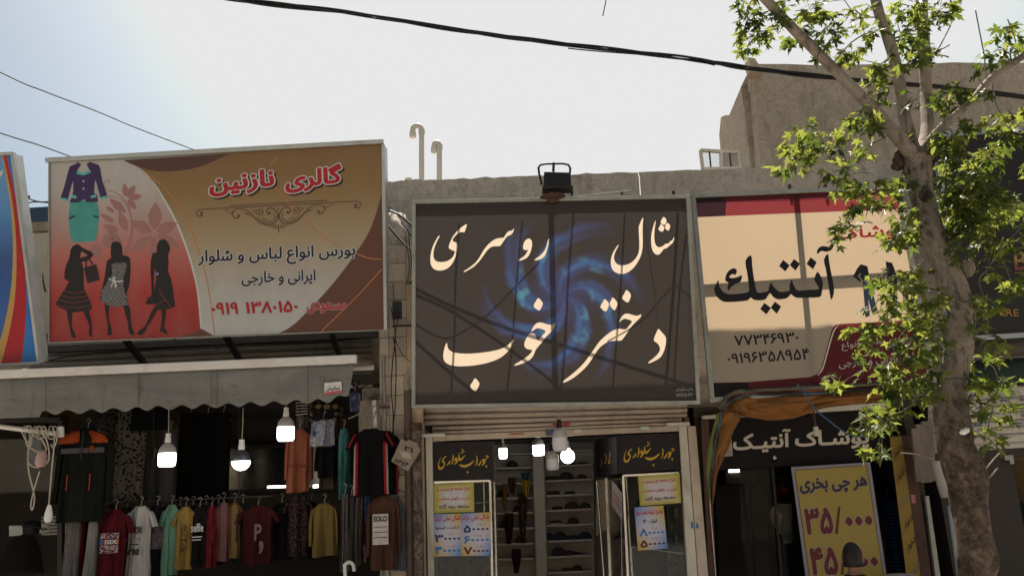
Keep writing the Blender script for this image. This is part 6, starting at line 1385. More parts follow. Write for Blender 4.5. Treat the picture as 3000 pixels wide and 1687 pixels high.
# ------------------------------------------------------------------ right shop front
R7b = lambda p: crop(p, 2000, 1100, 2.468)
PT = Plane(at(2330, 1400, YF - .02))
fa = thing('fascia_sign', PT(2330, 1350), 'dark fascia with pale Persian lettering above the trouser shop door', 'sign')
q = R7b([(140, 318), (1500, 240), (1500, 610), (150, 690)]); FACE[fa.name] = MB().quadbox([PT(*p) for p in q], [PT(*p, -.06) for p in q]).build('panel', M('dark_fascia', '161415', .7, .2, 3, spec=.15), fa)
m_let2 = M('grey_letters', 'b5ab9e', .5, .06)
R9 = lambda p: crop(p, 2060, 1120, 4.528)
sign_text(PT, fa, 'پوشـاک', Q(R9, (1215, 640), (2190, 600), (2205, 885), (1215, 930)), [(m_let2, .03, .006, 0, 0)])
sign_text(PT, fa, 'آنتیـک', Q(R9, (392, 650), (1160, 610), (1160, 905), (395, 950)), [(m_let2, .03, .006, 0, 0)])
tb = thing('trouser_shop_rail', PT(2300, 1225), 'pale shutter bottom rail behind the orange canvas', 'shutter')
q = R7b([(140, 290), (1500, 190), (1500, 235), (140, 316)]); MB().quadbox([PT(*p, .02) for p in q], [PT(*p, -.05) for p in q]).build('rail', m_cream, tb, bevel=.005)
q = R7b([(290, 440), (345, 435), (358, 580), (275, 588)]); MB().quadbox([PT(*p, .03) for p in q], [PT(*p, .02) for p in q]).build('framed_paper', M('framed_paper', '8a8079', .5, .25, 15), fa)
# posts
rp = thing('shop_post', (PT(2070, 1500).x, YF, .12), 'brown steel post between the middle and the trouser shop', 'post')
q = R7b([(130, 320), (185, 320), (250, 1620), (195, 1620)]); MB().quadbox([PT(*p, .02) for p in q], [PT(*p, -.1) for p in q]).build('post', m_rust, rp)
MB().beam(PT(*R7b([(188, 870)])[0], .03), PT(*R7b([(248, 1620)])[0], .03), PT.n, .008, .01).build('edge_trim', m_chrome, rp)
# inside: cabinet, ceiling light, mannequin
cb_ = thing('grey_cabinet', (at(2150, 1600, 9.6).x, 9.6, .122), 'tall grey cabinet door inside the trouser shop', 'cabinet')
PC = Plane(at(2150, 1550, 9.6))
q = R7b([(228, 795), (480, 795), (530, 1620), (268, 1620)]); MB().quadbox([PC(*p) for p in q], [PC(*p, -.4) for p in q]).build('door', M('grey_door', '332f2c', .6, .1, 3), cb_, bevel=.01)
q = R7b([(492, 790), (610, 785), (640, 1620), (540, 1620)]); MB().quadbox([PC(*p) for p in q], [PC(*p, -.4) for p in q]).build('door', M('grey_door_dark', '231f1d', .6, .1, 3), cb_, bevel=.01)
q = R7b([(305, 700), (530, 690), (530, 780), (310, 790)]); MB().quadbox([PC(*p) for p in q], [PC(*p, -.4) for p in q]).build('upper_box', M('beige_box', '403b36', .7, .1), cb_, bevel=.01)
lt = thing('ceiling_light', at(2150, 1379, 9.6), 'small lit oblong ceiling light in the trouser shop', 'lamp'); MB().beam(at(2135, 1379, 9.6), at(2166, 1378, 9.6), (0, 1, 0), .035, .05).build('diffuser', MATS['strip_glow'], lt, bevel=.01)
wd = thing('glass_door', PT(2300, 1687), 'glass shop door of the trouser shop with dark frame', 'door')
q = R7b([(195, 690), (1490, 620), (1600, 1620), (250, 1620)]); MB().quadbox([PT(*p, -.1) for p in q], [PT(*p, -.108) for p in q]).build('pane', glassmat('door_glass', .8, .06), wd)
MB().beam(PT(*R7b([(660, 600)])[0], -.08), PT(*R7b([(745, 1620)])[0], -.08), PT.n, .025, .03).build('stile', m_black, wd)
mn = thing('mannequin_torso', at(2300, 1600, 9.0), 'cream mannequin torso with a hanging sleeve left of the yellow poster', 'mannequin')
m_man = M('mannequin_cream', 'a89c8b', .45, .1, 6)
mb = MB().lathe(at(2288, 1505, 9.0), [(.05, -.2), (.10, -.1), (.115, 0), (.10, .06), (.06, .1), (.02, .11)], 14); mb.build('torso', m_man, mn)
MB().tube([at(2296, 1475, 8.95), at(2302, 1540, 8.95), at(2308, 1590, 8.95)], [.09, .07, .05], 10).build('arm', M('mannequin_sleeve', '7d766c', .7, .2, 9), mn)
MB().tube([at(2304, 1545, 8.93), at(2309, 1572, 8.93), at(2310, 1592, 8.93)], [.035, .06, .01], 10).build('cuff', cl('palemint', '7d908c', 'mottle', '5d6b68', 18), mn)
garment('orange_cap_cloth', 2292, 1424, 30, 18, 9.1, cl('orange3', '8a3d22'), 'small orange cloth above the mannequin torso', 'cloth', 'none', neck=.46, group=None)
# yellow price poster
PY = Plane(at(2440, 1520, YF - .16), -.02)
yp = thing('price_banner', PY(2460, 1687), 'large yellow price banner with maroon numbers and a lilac border', 'poster')
q = R7b([(785, 660), (1355, 625), (1500, 1620), (915, 1640)])
FACE[yp.name] = MB().quadbox([PY(*p) for p in q], [PY(*p, -.01) for p in q]).build('sheet', M('lilac_border', '7d7681', .5, .06, 4), yp)
def inset(q, a):
    cx = sum(p[0] for p in q) / 4; cy = sum(p[1] for p in q) / 4; out = []
    for x, y in q: out.append((x + (a if x < cx else -a), y + (a * .9 if y < cy else -a)))
    return out
flat('rule', PY, [inset(q, 9)], .001, m_ink, yp); flat('yellow_field', PY, [inset(q, 11)], .002, M('banner_yellow', '8f7c3c', .5, .05, 3), yp)
RA = lambda p: crop(p, 2240, 1330, 4.0589)
m_hal = M('print_lilac', '9a8b8f', .5)
for s, qq, m in (('هر چی بخری', Q(RA, (412, 290), (1215, 245), (1222, 440), (420, 490)), m_navy), ('۳۵', Q(RA, (460, 640), (800, 620), (820, 945), (480, 960)), m_pd), ('۰۰۰', Q(RA, (950, 740), (1280, 720), (1285, 845), (955, 860)), m_pd), ('۴۵', Q(RA, (525, 1110), (860, 1090), (880, 1430), (545, 1445)), m_pd), ('۰۰۰', Q(RA, (1020, 1230), (1345, 1210), (1352, 1325), (1025, 1345)), m_pd)):
    sign_text(PY, yp, s, qq, [(m_hal, .055, .004, 0, 0), (m, .04, .0055, 0, 0)])
flat('stroke_mark', PY, [RA([(875, 620), (900, 620), (868, 945), (836, 945)])], .0055, m_pd, yp); flat('stroke_mark', PY, [RA([(940, 1100), (965, 1100), (935, 1425), (903, 1425)])], .0055, m_pd, yp)
# vertical trouser banner
PV = Plane(at(2655, 1480, YF - .12))
vb = thing('vertical_banner', PV(2680, 1687), 'narrow yellow vertical banner repeating one Persian word', 'sign')
q = R7b([(1498, 440), (1580, 436), (1742, 1620), (1640, 1620)]); FACE[vb.name] = MB().quadbox([PV(*p) for p in q], [PV(*p, -.01) for p in q]).build('sheet', M('banner_ochre', '7d6526', .5, .08, 4), vb)
for k, (cx, cy) in enumerate(((1545, 545), (1567, 715), (1590, 890), (1625, 1050), (1645, 1210), (1675, 1390))):
    sign_text(PV, vb, 'شلوار', R7b([(cx - 32, cy + 20), (cx + 30, cy - 62), (cx + 45, cy - 10), (cx - 14, cy + 72)]), [(m_ink if k not in (2, 5) else M('print_dusky', '6a6050', .5), .02, .003, 0, 0)])
sp_ = thing('side_posts', (PV(2690, 1500).x, YF, .12), 'pair of brown steel posts right of the vertical banner', 'post')
q = R7b([(1586, 430), (1665, 430), (1830, 1620), (1745, 1620)]); MB().quadbox([PV(*p, -.02) for p in q], [PV(*p, -.12) for p in q]).build('post', m_rust, sp_)
q = R7b([(1668, 430), (1720, 430), (1880, 1620), (1834, 1620)]); MB().quadbox([PV(*p, -.06) for p in q], [PV(*p, -.16) for p in q]).build('post', M('dark_brown_metal', '2f2420', .7, .3, 9), sp_)
q = R7b([(1655, 860), (1688, 858), (1692, 920), (1662, 922)]); flat('sticker', PV, [q], -.017, M('sticker_pink', '96625e', .6, .2, 30), sp_)
q = R7b([(1755, 870), (1780, 868), (1890, 1620), (1850, 1620)]); MB().quadbox([PV(*p, .0) for p in q], [PV(*p, -.05) for p in q]).build('grey_post', m_steel, sp_)
wp_ = thing('plank_bundle', at(2720, 1400, 8.2), 'grey weathered planks leaning beside the tree trunk', 'planks')
for a, b in (((1690, 380), (1725, 760)), ((1722, 350), (1760, 770)), ((1762, 330), (1790, 760))):
    a, b = R7b([a, b]); MB().beam(at(*a, 8.15), at(*b, 8.25), (0, 1, 0), .11, .03).build('plank', M('weathered_plank', '6b6056', .8, .25, 9, streak=True, dirt=.4), wp_)
gp = thing('grey_pipe', (at(2790, 1600, 7.9).x, 7.9, .12), 'two pale grey pipes leaning behind the tree trunk', 'pipe')
MB().tube([at(2742, 1350, 7.9), at(2755, 1400, 7.9), at(2772, 1455, 7.9)], .05, 10).build('pipe', M('pale_pipe', '8f8a84', .5, .1, 5), gp)
MB().tube([at(2785, 1480, 7.85), at(2796, 1560, 7.85), at(2820, 1740, 7.85)], .03, 10).build('pipe', M('blue_grey_pipe', '8a96a0', .5, .1, 5), gp)
# blue clothes behind the banner
garment('blue_jeans', 2600, 1460, 40, 190, 9.0, cl('bluej', '22344c', 'stripes', '35527a', 9), 'dark blue patterned garment between poster and vertical banner', 'trousers', 'none', neck=.44, group=None)
garment('black_coat', 2588, 1408, 44, 90, 9.1, cl('blk9', '1a1719'), 'black coat shoulder above the blue garment', 'coat', 'short', group=None)
bk_ = thing('white_drum', (at(2640, 1700, 8.0).x, 8.0, .12), 'white plastic drum with a round lid at the bottom edge', 'drum')
c = at(2638, 1683, 8.0); MB().lathe(Vector((c.x, c.y, .12)), [(.13, 0), (.135, .2), (.13, c.z - .18), (.135, c.z - .16), (.135, c.z - .125), (.12, c.z - .115)], 18).build('drum_body', M('grey_plastic', '9c968f', .5, .08), bk_)

# orange folded canvas awning
PO = Plane(at(2300, 1200, 7.85), .05)
oa = thing('folded_canvas', PO(2300, 1220), 'bunched orange canvas awning with striped edge below the cream sign', 'awning')
m_or = M('orange_canvas', '85572c', .9, .25, 7, trans=.15, dirt=.45, bump=.4, bscale=25); m_ol = M('olive_canvas', '5f6330', .9, .2, 8); m_st = M('striped_edge', '46545c', .9, .3, 30)
up = R9([(170, 330), (240, 210), (330, 145), (420, 105), (600, 95), (900, 80), (1300, 55), (1700, 40), (2264, 10), (2700, -15)])
lo = R9([(230, 420), (290, 330), (370, 265), (455, 215), (600, 185), (900, 185), (1300, 180), (1700, 150), (2264, 105), (2700, 75)])
lo2 = R9([(440, 420), (445, 430), (460, 440), (520, 455), (640, 470), (900, 500), (1200, 470), (1560, 340), (2050, 280), (2700, 200)])
def sheet(a, b, n, amp, mat, name, off):
    a = smooth_loop(a, 5, False); b = smooth_loop(b, 5, False); rows = []
    for k in range(n + 1):
        t = k / n; rows.append([PO(x0 * (1 - t) + x1 * t, y0 * (1 - t) + y1 * t, off + amp * math.sin(math.pi * t) + amp * 1.1 * noise.noise(Vector((i * .16, t * 3.5, 5))) + amp * .5 * noise.noise(Vector((i * .4, t * 8, 9))) + amp * .45 * math.sin(i * .45 + t * 6)) for i, ((x0, y0), (x1, y1)) in enumerate(zip(a, b))])
    return MB().grid(rows).build(name, mat, oa, smooth=True, solid=.006)
def lerp(a, b, t): return [(x0 * (1 - t) + x1 * t, y0 * (1 - t) + y1 * t) for (x0, y0), (x1, y1) in zip(a, b)]
sheet(up, lerp(up, lo, .45), 3, .03, M('grey_canvas_roll', '5c574a', .9, .2, 9), 'edge_roll', .06)
sheet(lerp(up, lo, .45), lerp(up, lo, .62), 2, .012, M('edge_red', '7a3f2a', .9, .2, 9), 'edge_stripe', .07)
sheet(lerp(up, lo, .62), lo, 2, .015, m_st, 'edge_stripe', .06)
sheet(lo, lo2, 16, .06, m_or, 'canvas', .03)
la = R9([(140, 420), (100, 600), (50, 800), (20, 950), (10, 1150), (20, 1350), (60, 1600)]); lb = R9([(175, 400), (160, 560), (120, 720), (100, 900), (80, 1080), (60, 1280), (75, 1600)]); lc = R9([(445, 400), (430, 520), (370, 680), (300, 850), (230, 1020), (160, 1250), (80, 1600)])
sheet(la, lb, 4, .02, m_ol, 'olive_edge', .10); sheet(lb, lerp(lb, lc, .16), 2, .012, m_st, 'edge_stripe', .11); sheet(lerp(lb, lc, .16), lc, 8, .05, m_or, 'canvas', .09)
MB().tube(smooth_loop([tuple(PO(*p, .2)) for p in R9([(1150, 40), (1250, 150), (1300, 260), (1420, 400), (1560, 510), (1700, 620), (1850, 700), (2000, 720), (2150, 700)])], 4, False), .008, 5).build('blue_cord', M('blue_cord', '37506e', .7), oa)
# pendant socket in front of the fascia
ps = thing('lamp_socket', PT(2391, 1262, .3), 'beige empty lamp socket hanging in front of the dark fascia', 'lamp')
c = at(2391, 1262, 8.1); MB().lathe(c, [(.03, -.05), (.03, -.01), (.024, 0), (.024, .04), (.01, .045)], 12).build('socket', m_cream, ps); MB().tube([c + Vector((0, 0, .04)), c + Vector((0, 0, .3))], .012, 6).build('stem', m_rust, ps)
sm2 = thing('small_spotlight', PT(2264, 1341, .05), 'tiny chrome spotlight below the dark fascia', 'lamp'); c = PT(2264, 1341, .06); MB().lathe(c, [(.004, -.02), (.02, -.012), (.022, .006), (.01, .02)], 12).build('head', m_chrome, sm2); MB().tube([c, c + Vector((0, .05, 0))], .006, 6).build('arm', m_dark, sm2)

# ------------------------------------------------------------------ shop at the right edge
PX = Plane(at(2950, 1200, YF - .05))
RB = lambda p: crop(p, 2700, 1000, 2.11)
ir = thing('roller_shutter', PX(2950, 1325), 'white shutter slats with small blue printed labels at the right edge', 'shutter')
ys = [278, 345, 395, 440, 490, 532, 580, 632, 690]
m_sw2 = M('white_shutter', 'a8a096', .55, .08, 5, dirt=.4, streak=True)
for k in range(8): a = RB([(40, ys[k] + 45 - 3 * k), (900, ys[k] - 30), (900, ys[k + 1] - 33), (40, ys[k + 1] + 42 - 3 * k)]); slat(ir, PX, *a, .012, m_sw2)
m_lab = M('label_blue', '2f3f63', .5); m_lab2 = M('label_grey', '8b8f94', .5)
for x, y in ((318, 335), (435, 325), (555, 322), (503, 367), (620, 360), (272, 418), (375, 415), (625, 405), (380, 465), (630, 457), (337, 517), (588, 505)):
    mb = MB(); text(mb, PX, 'Iba', RB([(x - 20, y - 10), (x + 20, y - 13), (x + 20, y + 8), (x - 20, y + 11)]), .022, .02, True); mb.build('printed_label', m_lab, ir, fix=False)
    flat('label_strip', PX, [RB([(x + 28, y - 11), (x + 52, y - 13), (x + 52, y + 6), (x + 28, y + 8)])], .022, m_lab2, ir)
da = thing('dark_awning_band', PX(2900, 1125), 'dark green cloth band below the black sign', 'awning')
a = RB([(200, 130), (900, 80), (900, 250), (200, 300)]); slat(da, PX, *a, .08, M('dark_green_cloth', '22302f', .9, .15, 5), 'cloth'); a = RB([(200, -10), (900, -40), (900, 75), (200, 105)]); slat(da, PX, *a, .06, M('brown_grey_panel', '4a433c', .8, .2, 4, dirt=.4), 'upper_panel')
fr_ = thing('dark_shop_front', (PX(2950, 1500).x, YF, .12), 'dark framed glass front at the right edge behind the trunk', 'shop front')
q = RB([(330, 735), (560, 720), (760, 1800), (470, 1800)]); MB().quadbox([PX(*p, -.02) for p in q], [PX(*p, -.05) for p in q]).build('dark_panel', M('dark_panel', '2b2521', .6, .2, 5), fr_)
q = RB([(0, 690), (900, 640), (900, 700), (0, 745)]); MB().quadbox([PX(*p, .02) for p in q], [PX(*p, -.1) for p in q]).build('head_rail', m_dark, fr_)
q = RB([(500, 705), (555, 702), (562, 755), (540, 758), (535, 732), (508, 735)]); MB().quadbox([PX(*p, .03) for p in q], [PX(*p, .02) for p in q]).build('corner_plate', m_steel, fr_)
q = RB([(555, 735), (1200, 690), (1400, 1800), (740, 1800)]); MB().quadbox([PX(*p, -.04) for p in q], [PX(*p, -.05) for p in q]).build('pane', glassmat('far_glass', .8, .18), fr_)
MB().quadbox([PX(*p, -.7) for p in RB([(560, 700), (1000, 680), (1000, 1000), (575, 1000)])], [PX(*p, -.75) for p in RB([(560, 700), (1000, 680), (1000, 1000), (575, 1000)])]).build('display_board', M('ochre_board', '6d5330', .8, .25, 2), fr_)
wm = thing('shirt_mannequin', (at(3010, 1600, 8.9).x, 8.9, .12), 'white mannequin in a teal t-shirt cut by the right edge', 'mannequin')
m_mw = M('mannequin_white', 'b3afa8', .4, .08)
MB().tube([at(2978, 1545, 8.85), at(2980, 1590, 8.85), at(2998, 1640, 8.85), at(3020, 1665, 8.8)], [.05, .045, .04, .03], 10).build('arm', m_mw, wm)
def wt(v, w_): return (at(3035, v, 8.9), w_)
mb = MB().tube([at(3035, 1470, 8.9), at(3035, 1490, 8.9), at(3035, 1520, 8.9), at(3035, 1600, 8.9), at(3040, 1700, 8.9), at(3042, 1760, 8.9)], [.06, .16, .2, .18, .16, .18], 14); mb.build('shirt_body', cl('tealtee', '23494a'), wm)
MB().tube([at(2992, 1488, 8.87), at(2980, 1520, 8.86), at(2977, 1550, 8.86)], [.09, .085, .075], 12).build('sleeve', MATS['cloth_tealtee'], wm)
MB().tube([at(3035, 1440, 8.9), at(3035, 1472, 8.9)], [.055, .06], 10).build('neck', m_mw, wm)
MB().tube([at(3045, 1755, 8.9), Vector((at(3045, 1755, 8.9).x, 8.9, .13))], [.1, .02], 8).build('stand', m_steel, wm)

# ------------------------------------------------------------------ plane tree
YT0 = 5.5
tr = thing('plane_tree', Vector((at(2869, 1687, YT0).x, YT0, .12)), 'young plane tree with mottled trunk and bright green lobed leaves at the right', 'tree')
m_bark = bark('plane_bark', '8d8073', '695d52', '45392f'); m_bark2 = bark('plane_bark_rough', '6f6155', '4a3d34', '2a211c', True)
trunk = [(2869, 1720, 94), (2862, 1640, 98), (2848, 1540, 98), (2836, 1430, 104), (2818, 1370, 106), (2800, 1310, 104), (2792, 1250, 100), (2788, 1180, 92), (2792, 1120, 82), (2802, 1060, 78), (2807, 1000, 76), (2806, 930, 74), (2800, 870, 76), (2782, 810, 74), (2757, 745, 72), (2732, 690, 70), (2714, 630, 68), (2698, 560, 66), (2690, 510, 72), (2682, 465, 84)]
base = at(*trunk[0][:2], YT0); low = []
for z in (.12, .5, .9): low.append((Vector((base.x + .03 * (1.3 - z), YT0 + .02, z)), px(104, YT0) / 2 * (1.5 - .38 * z)))
pts = low + [(at(u, v, YT0 + .0), px(w_, YT0) / 2) for u, v, w_ in trunk]
k = 3 + 6
def resample(pp, n):
    o = smooth_loop([(*p, r) for p, r in pp], n, False); return [Vector(q[:3]) for q in o], [q[3] for q in o]
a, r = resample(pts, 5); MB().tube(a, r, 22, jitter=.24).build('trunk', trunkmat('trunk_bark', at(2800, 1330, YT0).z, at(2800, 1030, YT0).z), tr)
limbs = {'a': [(2684, 470, 52), (2655, 430, 44), (2600, 365, 38), (2540, 300, 36), (2480, 240, 34), (2420, 180, 33), (2360, 120, 32), (2300, 60, 32), (2235, -10, 30), (2150, -90, 26)],
         'b': [(2680, 470, 50), (2665, 400, 42), (2648, 330, 38), (2638, 260, 36), (2622, 180, 36), (2600, 110, 34), (2578, 50, 32), (2560, -20, 30), (2530, -120, 24)],
         'c': [(2690, 470, 54), (2706, 430, 44), (2716, 370, 40), (2714, 280, 38), (2710, 190, 38), (2704, 90, 38), (2700, -10, 36), (2696, -130, 28)],
         'd': [(2692, 460, 40), (2730, 410, 32), (2762, 372, 28), (2810, 330, 25), (2850, 295, 24), (2895, 240, 24), (2950, 195, 23), (3010, 158, 22), (3090, 110, 18)]}
dep = {'a': -.25, 'b': .05, 'c': .3, 'd': -.1}; nodes = []
for key, l in limbs.items():
    pp = [(at(u, v, YT0 + dep[key] * min(1, i / 3)), px(w_, YT0) / 2) for i, (u, v, w_) in enumerate(l)]
    a, r = resample(pp, 4); MB().tube(a, r, 12, jitter=.12).build('limb', m_bark, tr); nodes += a[4:]
for u, v, r0 in ((2640, 452, 26), (2622, 478, 22), (2728, 455, 22), (2660, 485, 22)):
    c = at(u, v, YT0 + .0); rr_ = px(r0, YT0); MB().tube([c + Vector((.02 * math.sin(u), 0, rr_ * h)) for h in (-1.1, -.7, -.2, .3, .75, 1.1)], [rr_ * q for q in (.3, .75, .95, .85, .6, .2)], 12, jitter=.7).build('burl', m_bark2, tr)
nodes += [p for p, _ in pts[3:]]
c = at(2712, 575, YT0 - .09); MB().lathe(c, [(.012, -.02), (.05, -.005), (.052, .01), (.03, .02)], 12, axis=(0.1, -1, .1)).build('branch_scar', m_bark2, tr)
c = at(2836, 790, YT0 - .03); MB().lathe(c, [(.02, -.05), (.05, 0), (.045, .05), (.02, .07)], 10).build('knot', m_bark, tr)
c = at(2826, 1262, YT0 - .16); MB().lathe(c, [(.008, -.035), (.022, -.015), (.02, .02), (.006, .035)], 8, axis=(1, 0, .4)).build('white_knot', m_white, tr)
for lp in ([(2775, 905), (2800, 895), (2843, 878)], [(2765, 1112), (2800, 1108), (2846, 1110)], [(2742, 1225), (2780, 1240), (2822, 1255)]):
    MB().tube(smooth_loop([tuple(at(u, v, YT0 - .18)) for u, v in lp], 4, False), .005, 5).build('tie_cord', M('green_cord', '3d4a3f', .7), tr)
# clusters of leaves, given where the photograph shows them: (crop, list of centre x, y, half width, half height)
CL = []
def clus(u0, v0, s, L_):
    for x, y, a, b in L_: CL.append((u0 + x / s, v0 + y / s, a / s, b / s))
clus(2000, 0, 2.07, [(400, 30, 90, 60), (410, 190, 85, 120), (400, 260, 40, 50), (560, 180, 60, 60), (700, 230, 70, 60), (770, 60, 110, 70), (880, 170, 80, 110), (850, 290, 50, 40), (1060, 110, 80, 80), (1040, 310, 90, 50), (1180, 460, 65, 80), (1000, 380, 60, 40), (1150, 190, 50, 50), (1350, 60, 120, 80), (1560, 60, 100, 80), (1440, 340, 80, 90), (1330, 230, 60, 110), (1200, 390, 60, 40), (1960, 200, 80, 50), (1880, 320, 55, 55), (2010, 280, 50, 50), (1850, 420, 45, 35), (1640, 590, 120, 80), (1780, 600, 50, 50), (1420, 600, 55, 45), (1200, 620, 80, 55), (1110, 720, 80, 70), (1040, 780, 80, 55), (750, 800, 100, 55), (720, 900, 110, 60), (690, 990, 90, 50), (850, 950, 80, 55), (900, 880, 60, 35), (1120, 890, 60, 55), (1410, 850, 45, 55), (1640, 820, 90, 70), (1950, 720, 90, 80), (1990, 850, 90, 70), (1850, 960, 100, 70), (1700, 1000, 120, 80), (1600, 900, 70, 60), (960, 1040, 80, 55), (1000, 1110, 90, 45), (1120, 1160, 100, 60), (1300, 1120, 80, 50), (1080, 1280, 90, 50), (1230, 1220, 80, 55), (1340, 1290, 70, 55), (980, 1380, 60, 60), (1350, 1370, 75, 50), (1650, 1120, 140, 90), (1800, 1170, 150, 90), (1850, 1300, 140, 90), (1950, 1250, 75, 70), (1640, 1280, 75, 65), (1720, 1400, 110, 55), (620, 20, 60, 50), (1480, 150, 60, 60)])
clus(2000, 500, 2.07, [(960, 330, 50, 50), (960, 420, 40, 25), (1350, 350, 95, 55), (1300, 440, 110, 45), (1250, 650, 130, 50), (1420, 620, 55, 35), (1300, 720, 120, 45), (1200, 830, 110, 35), (1450, 780, 100, 60), (1560, 760, 50, 50), (1380, 880, 110, 50), (1130, 960, 110, 45), (1250, 940, 75, 45), (1500, 930, 80, 55), (1120, 1090, 55, 35), (1290, 1070, 80, 45), (1430, 1060, 100, 55), (1200, 1200, 100, 45), (1350, 1180, 110, 55), (1500, 1200, 80, 75), (1280, 1290, 95, 45), (1420, 1330, 110, 55), (900, 1250, 45, 35), (960, 1290, 55, 25), (1120, 1440, 45, 35), (1600, 180, 90, 90), (1800, 150, 140, 110), (1700, 330, 110, 90), (1850, 330, 110, 90), (1900, 470, 100, 70), (1650, 480, 70, 70), (2020, 260, 55, 55), (2000, 400, 55, 35), (1850, 600, 55, 35), (2000, 690, 55, 50), (1830, 770, 70, 45), (1830, 850, 55, 35), (1780, 910, 80, 55), (1850, 1050, 75, 35), (1800, 1130, 55, 55), (1830, 1270, 65, 45), (1930, 1290, 55, 35), (1780, 1420, 55, 35)])
clus(2000, 1100, 2.468, [(1400, 270, 100, 55), (1500, 330, 85, 55), (1440, 400, 55, 35), (1260, 390, 50, 25), (1400, 520, 80, 25), (1440, 570, 55, 25), (1600, 110, 95, 55), (1700, 60, 80, 50), (1800, 150, 55, 45), (1560, 270, 55, 35), (2130, 140, 55, 35), (2280, 50, 75, 45), (2330, 210, 45, 35), (2250, 260, 55, 55), (2330, 320, 45, 35), (2120, 300, 45, 35), (2230, 380, 65, 35), (2130, 440, 45, 35), (2200, 480, 45, 45), (2150, 60, 55, 35)])
CL += [(u, v, 45, 32) for u, v in ((2150, -90), (2250, -70), (2330, -50), (2440, -60), (2530, -110), (2620, -70), (2700, -130), (2780, -90), (3060, 120), (3100, 190), (3070, 300), (3110, 400), (3060, 480), (3120, 560), (3060, 650), (3110, 260))]
rl_ = random.Random(11)
cents = []
for (u, v, a, b) in CL:
    near = min(((at(u, v, YT0) - p).length) for p in nodes)
    cents.append([at(u, v, YT0 + rl_.uniform(-.7, .35) * min(1, .3 + near)), a, b, near])
order = sorted(range(len(cents)), key=lambda i: cents[i][3]); mb = MB(); skel = [(p, .012) for p in nodes]
for i in order:
    c = cents[i][0]; q, rr = min(skel, key=lambda s: (s[0] - c).length + .05 * (s[0].z > c.z + .2)); d = (c - q).length
    if d < .02: continue
    mid = q.lerp(c, .5) + Vector((rl_.uniform(-.06, .06), rl_.uniform(-.05, .05), rl_.uniform(.0, .10) * d * 2)); r1 = max(.0035, min(rr * .7, .009))
    seg = [Vector(p) for p in smooth_loop([tuple(q), tuple(mid), tuple(c)], 3, False)]
    mb.tube(seg, [rr * .55 + (r1 * .6 - rr * .55) * j / (len(seg) - 1) for j in range(len(seg))], 5); skel += [(mid, r1), (c, r1 * .8)]
for pts_ in ([(2890, 245), (2884, 170), (2872, 105), (2858, 32)], [(2712, 185), (2745, 150), (2770, 105), (2785, 75)], [(2745, 150), (2765, 142), (2782, 132)], [(2985, 172), (2972, 110), (2952, 58)], [(2235, -10), (1900, -60), (1790, -40), (1774, 10), (1766, 48)], [(2450, 575), (2470, 588), (2490, 590)], [(2890, 1370), (2915, 1340), (2935, 1320)], [(2892, 1405), (2910, 1385), (2922, 1370)], [(2862, 1330), (2885, 1290), (2905, 1210), (2925, 1130)], [(2735, 1345), (2690, 1330), (2640, 1325)]):
    mb.tube(smooth_loop([tuple(at(u, v, YT0 - .1)) for u, v in pts_], 3, False), .005, 5)
mb.build('twigs', m_bark, tr, kind='stuff')
# lobed leaf
def leaf_mesh(seed, broad=1.0):
    rn = random.Random(seed); tips = [(-128, .55), (-62, .86), (0, 1.0), (62, .86), (128, .55)]; out = [(0, -.02)]
    outl = []
    for i, (an, ln) in enumerate(tips):
        an += rn.uniform(-6, 6); ln *= rn.uniform(.9, 1.1)
        def pp(a_, l_): return (l_ * math.sin(R(a_)), .18 + l_ * math.cos(R(a_)) * .92)
        outl.append(pp(an - 20, ln * .55)); outl.append(pp(an - 17, ln * .70)); outl.append(pp(an - 8, ln * .68)); outl.append(pp(an, ln * 1.08)); outl.append(pp(an + 9, ln * .66)); outl.append(pp(an + 16, ln * .72)); outl.append(pp(an + 19, ln * .54))
        if i < 4: outl.append(pp((an + tips[i + 1][0]) / 2, .30 * broad))
    outl.append((0.0, -.02))
    cv = rn.uniform(.12, .35); vs_ = [(0, .25, 0)] + [(x, y, -cv * (x * x + .5 * (y - .3) ** 2) + .05 * rn.uniform(-1, 1)) for x, y in outl]
    n = len(outl); fs = [(0, 1 + i, 1 + (i + 1) % n) for i in range(n)]
    b = len(vs_); vs_ += [(-.012, 0, 0), (.012, 0, 0), (.006, -.45, -.06), (-.006, -.45, -.06)]; fs.append((b, b + 1, b + 2, b + 3))
    return vs_, fs
m_lf = [leafmat('leaf_a', (.05, .075, .018), (.26, .31, .045)), leafmat('leaf_b', (.065, .09, .02), (.34, .37, .06)), leafmat('leaf_c', (.04, .06, .018), (.13, .18, .025))]
shapes = [leaf_mesh(i, rl_.uniform(.9, 1.15)) for i in range(6)]; lmesh = []
for i, (vs_, fs) in enumerate(shapes):
    me = bpy.data.meshes.new('leaf'); me.from_pydata([(x * 1, y, z) for x, y, z in vs_], [], fs); me.materials.append(m_lf[i % 3]); lmesh.append(me)
leaves = []
CLI = {id(c[0]): (q[0], q[1]) for c, q in zip(cents, CL)}
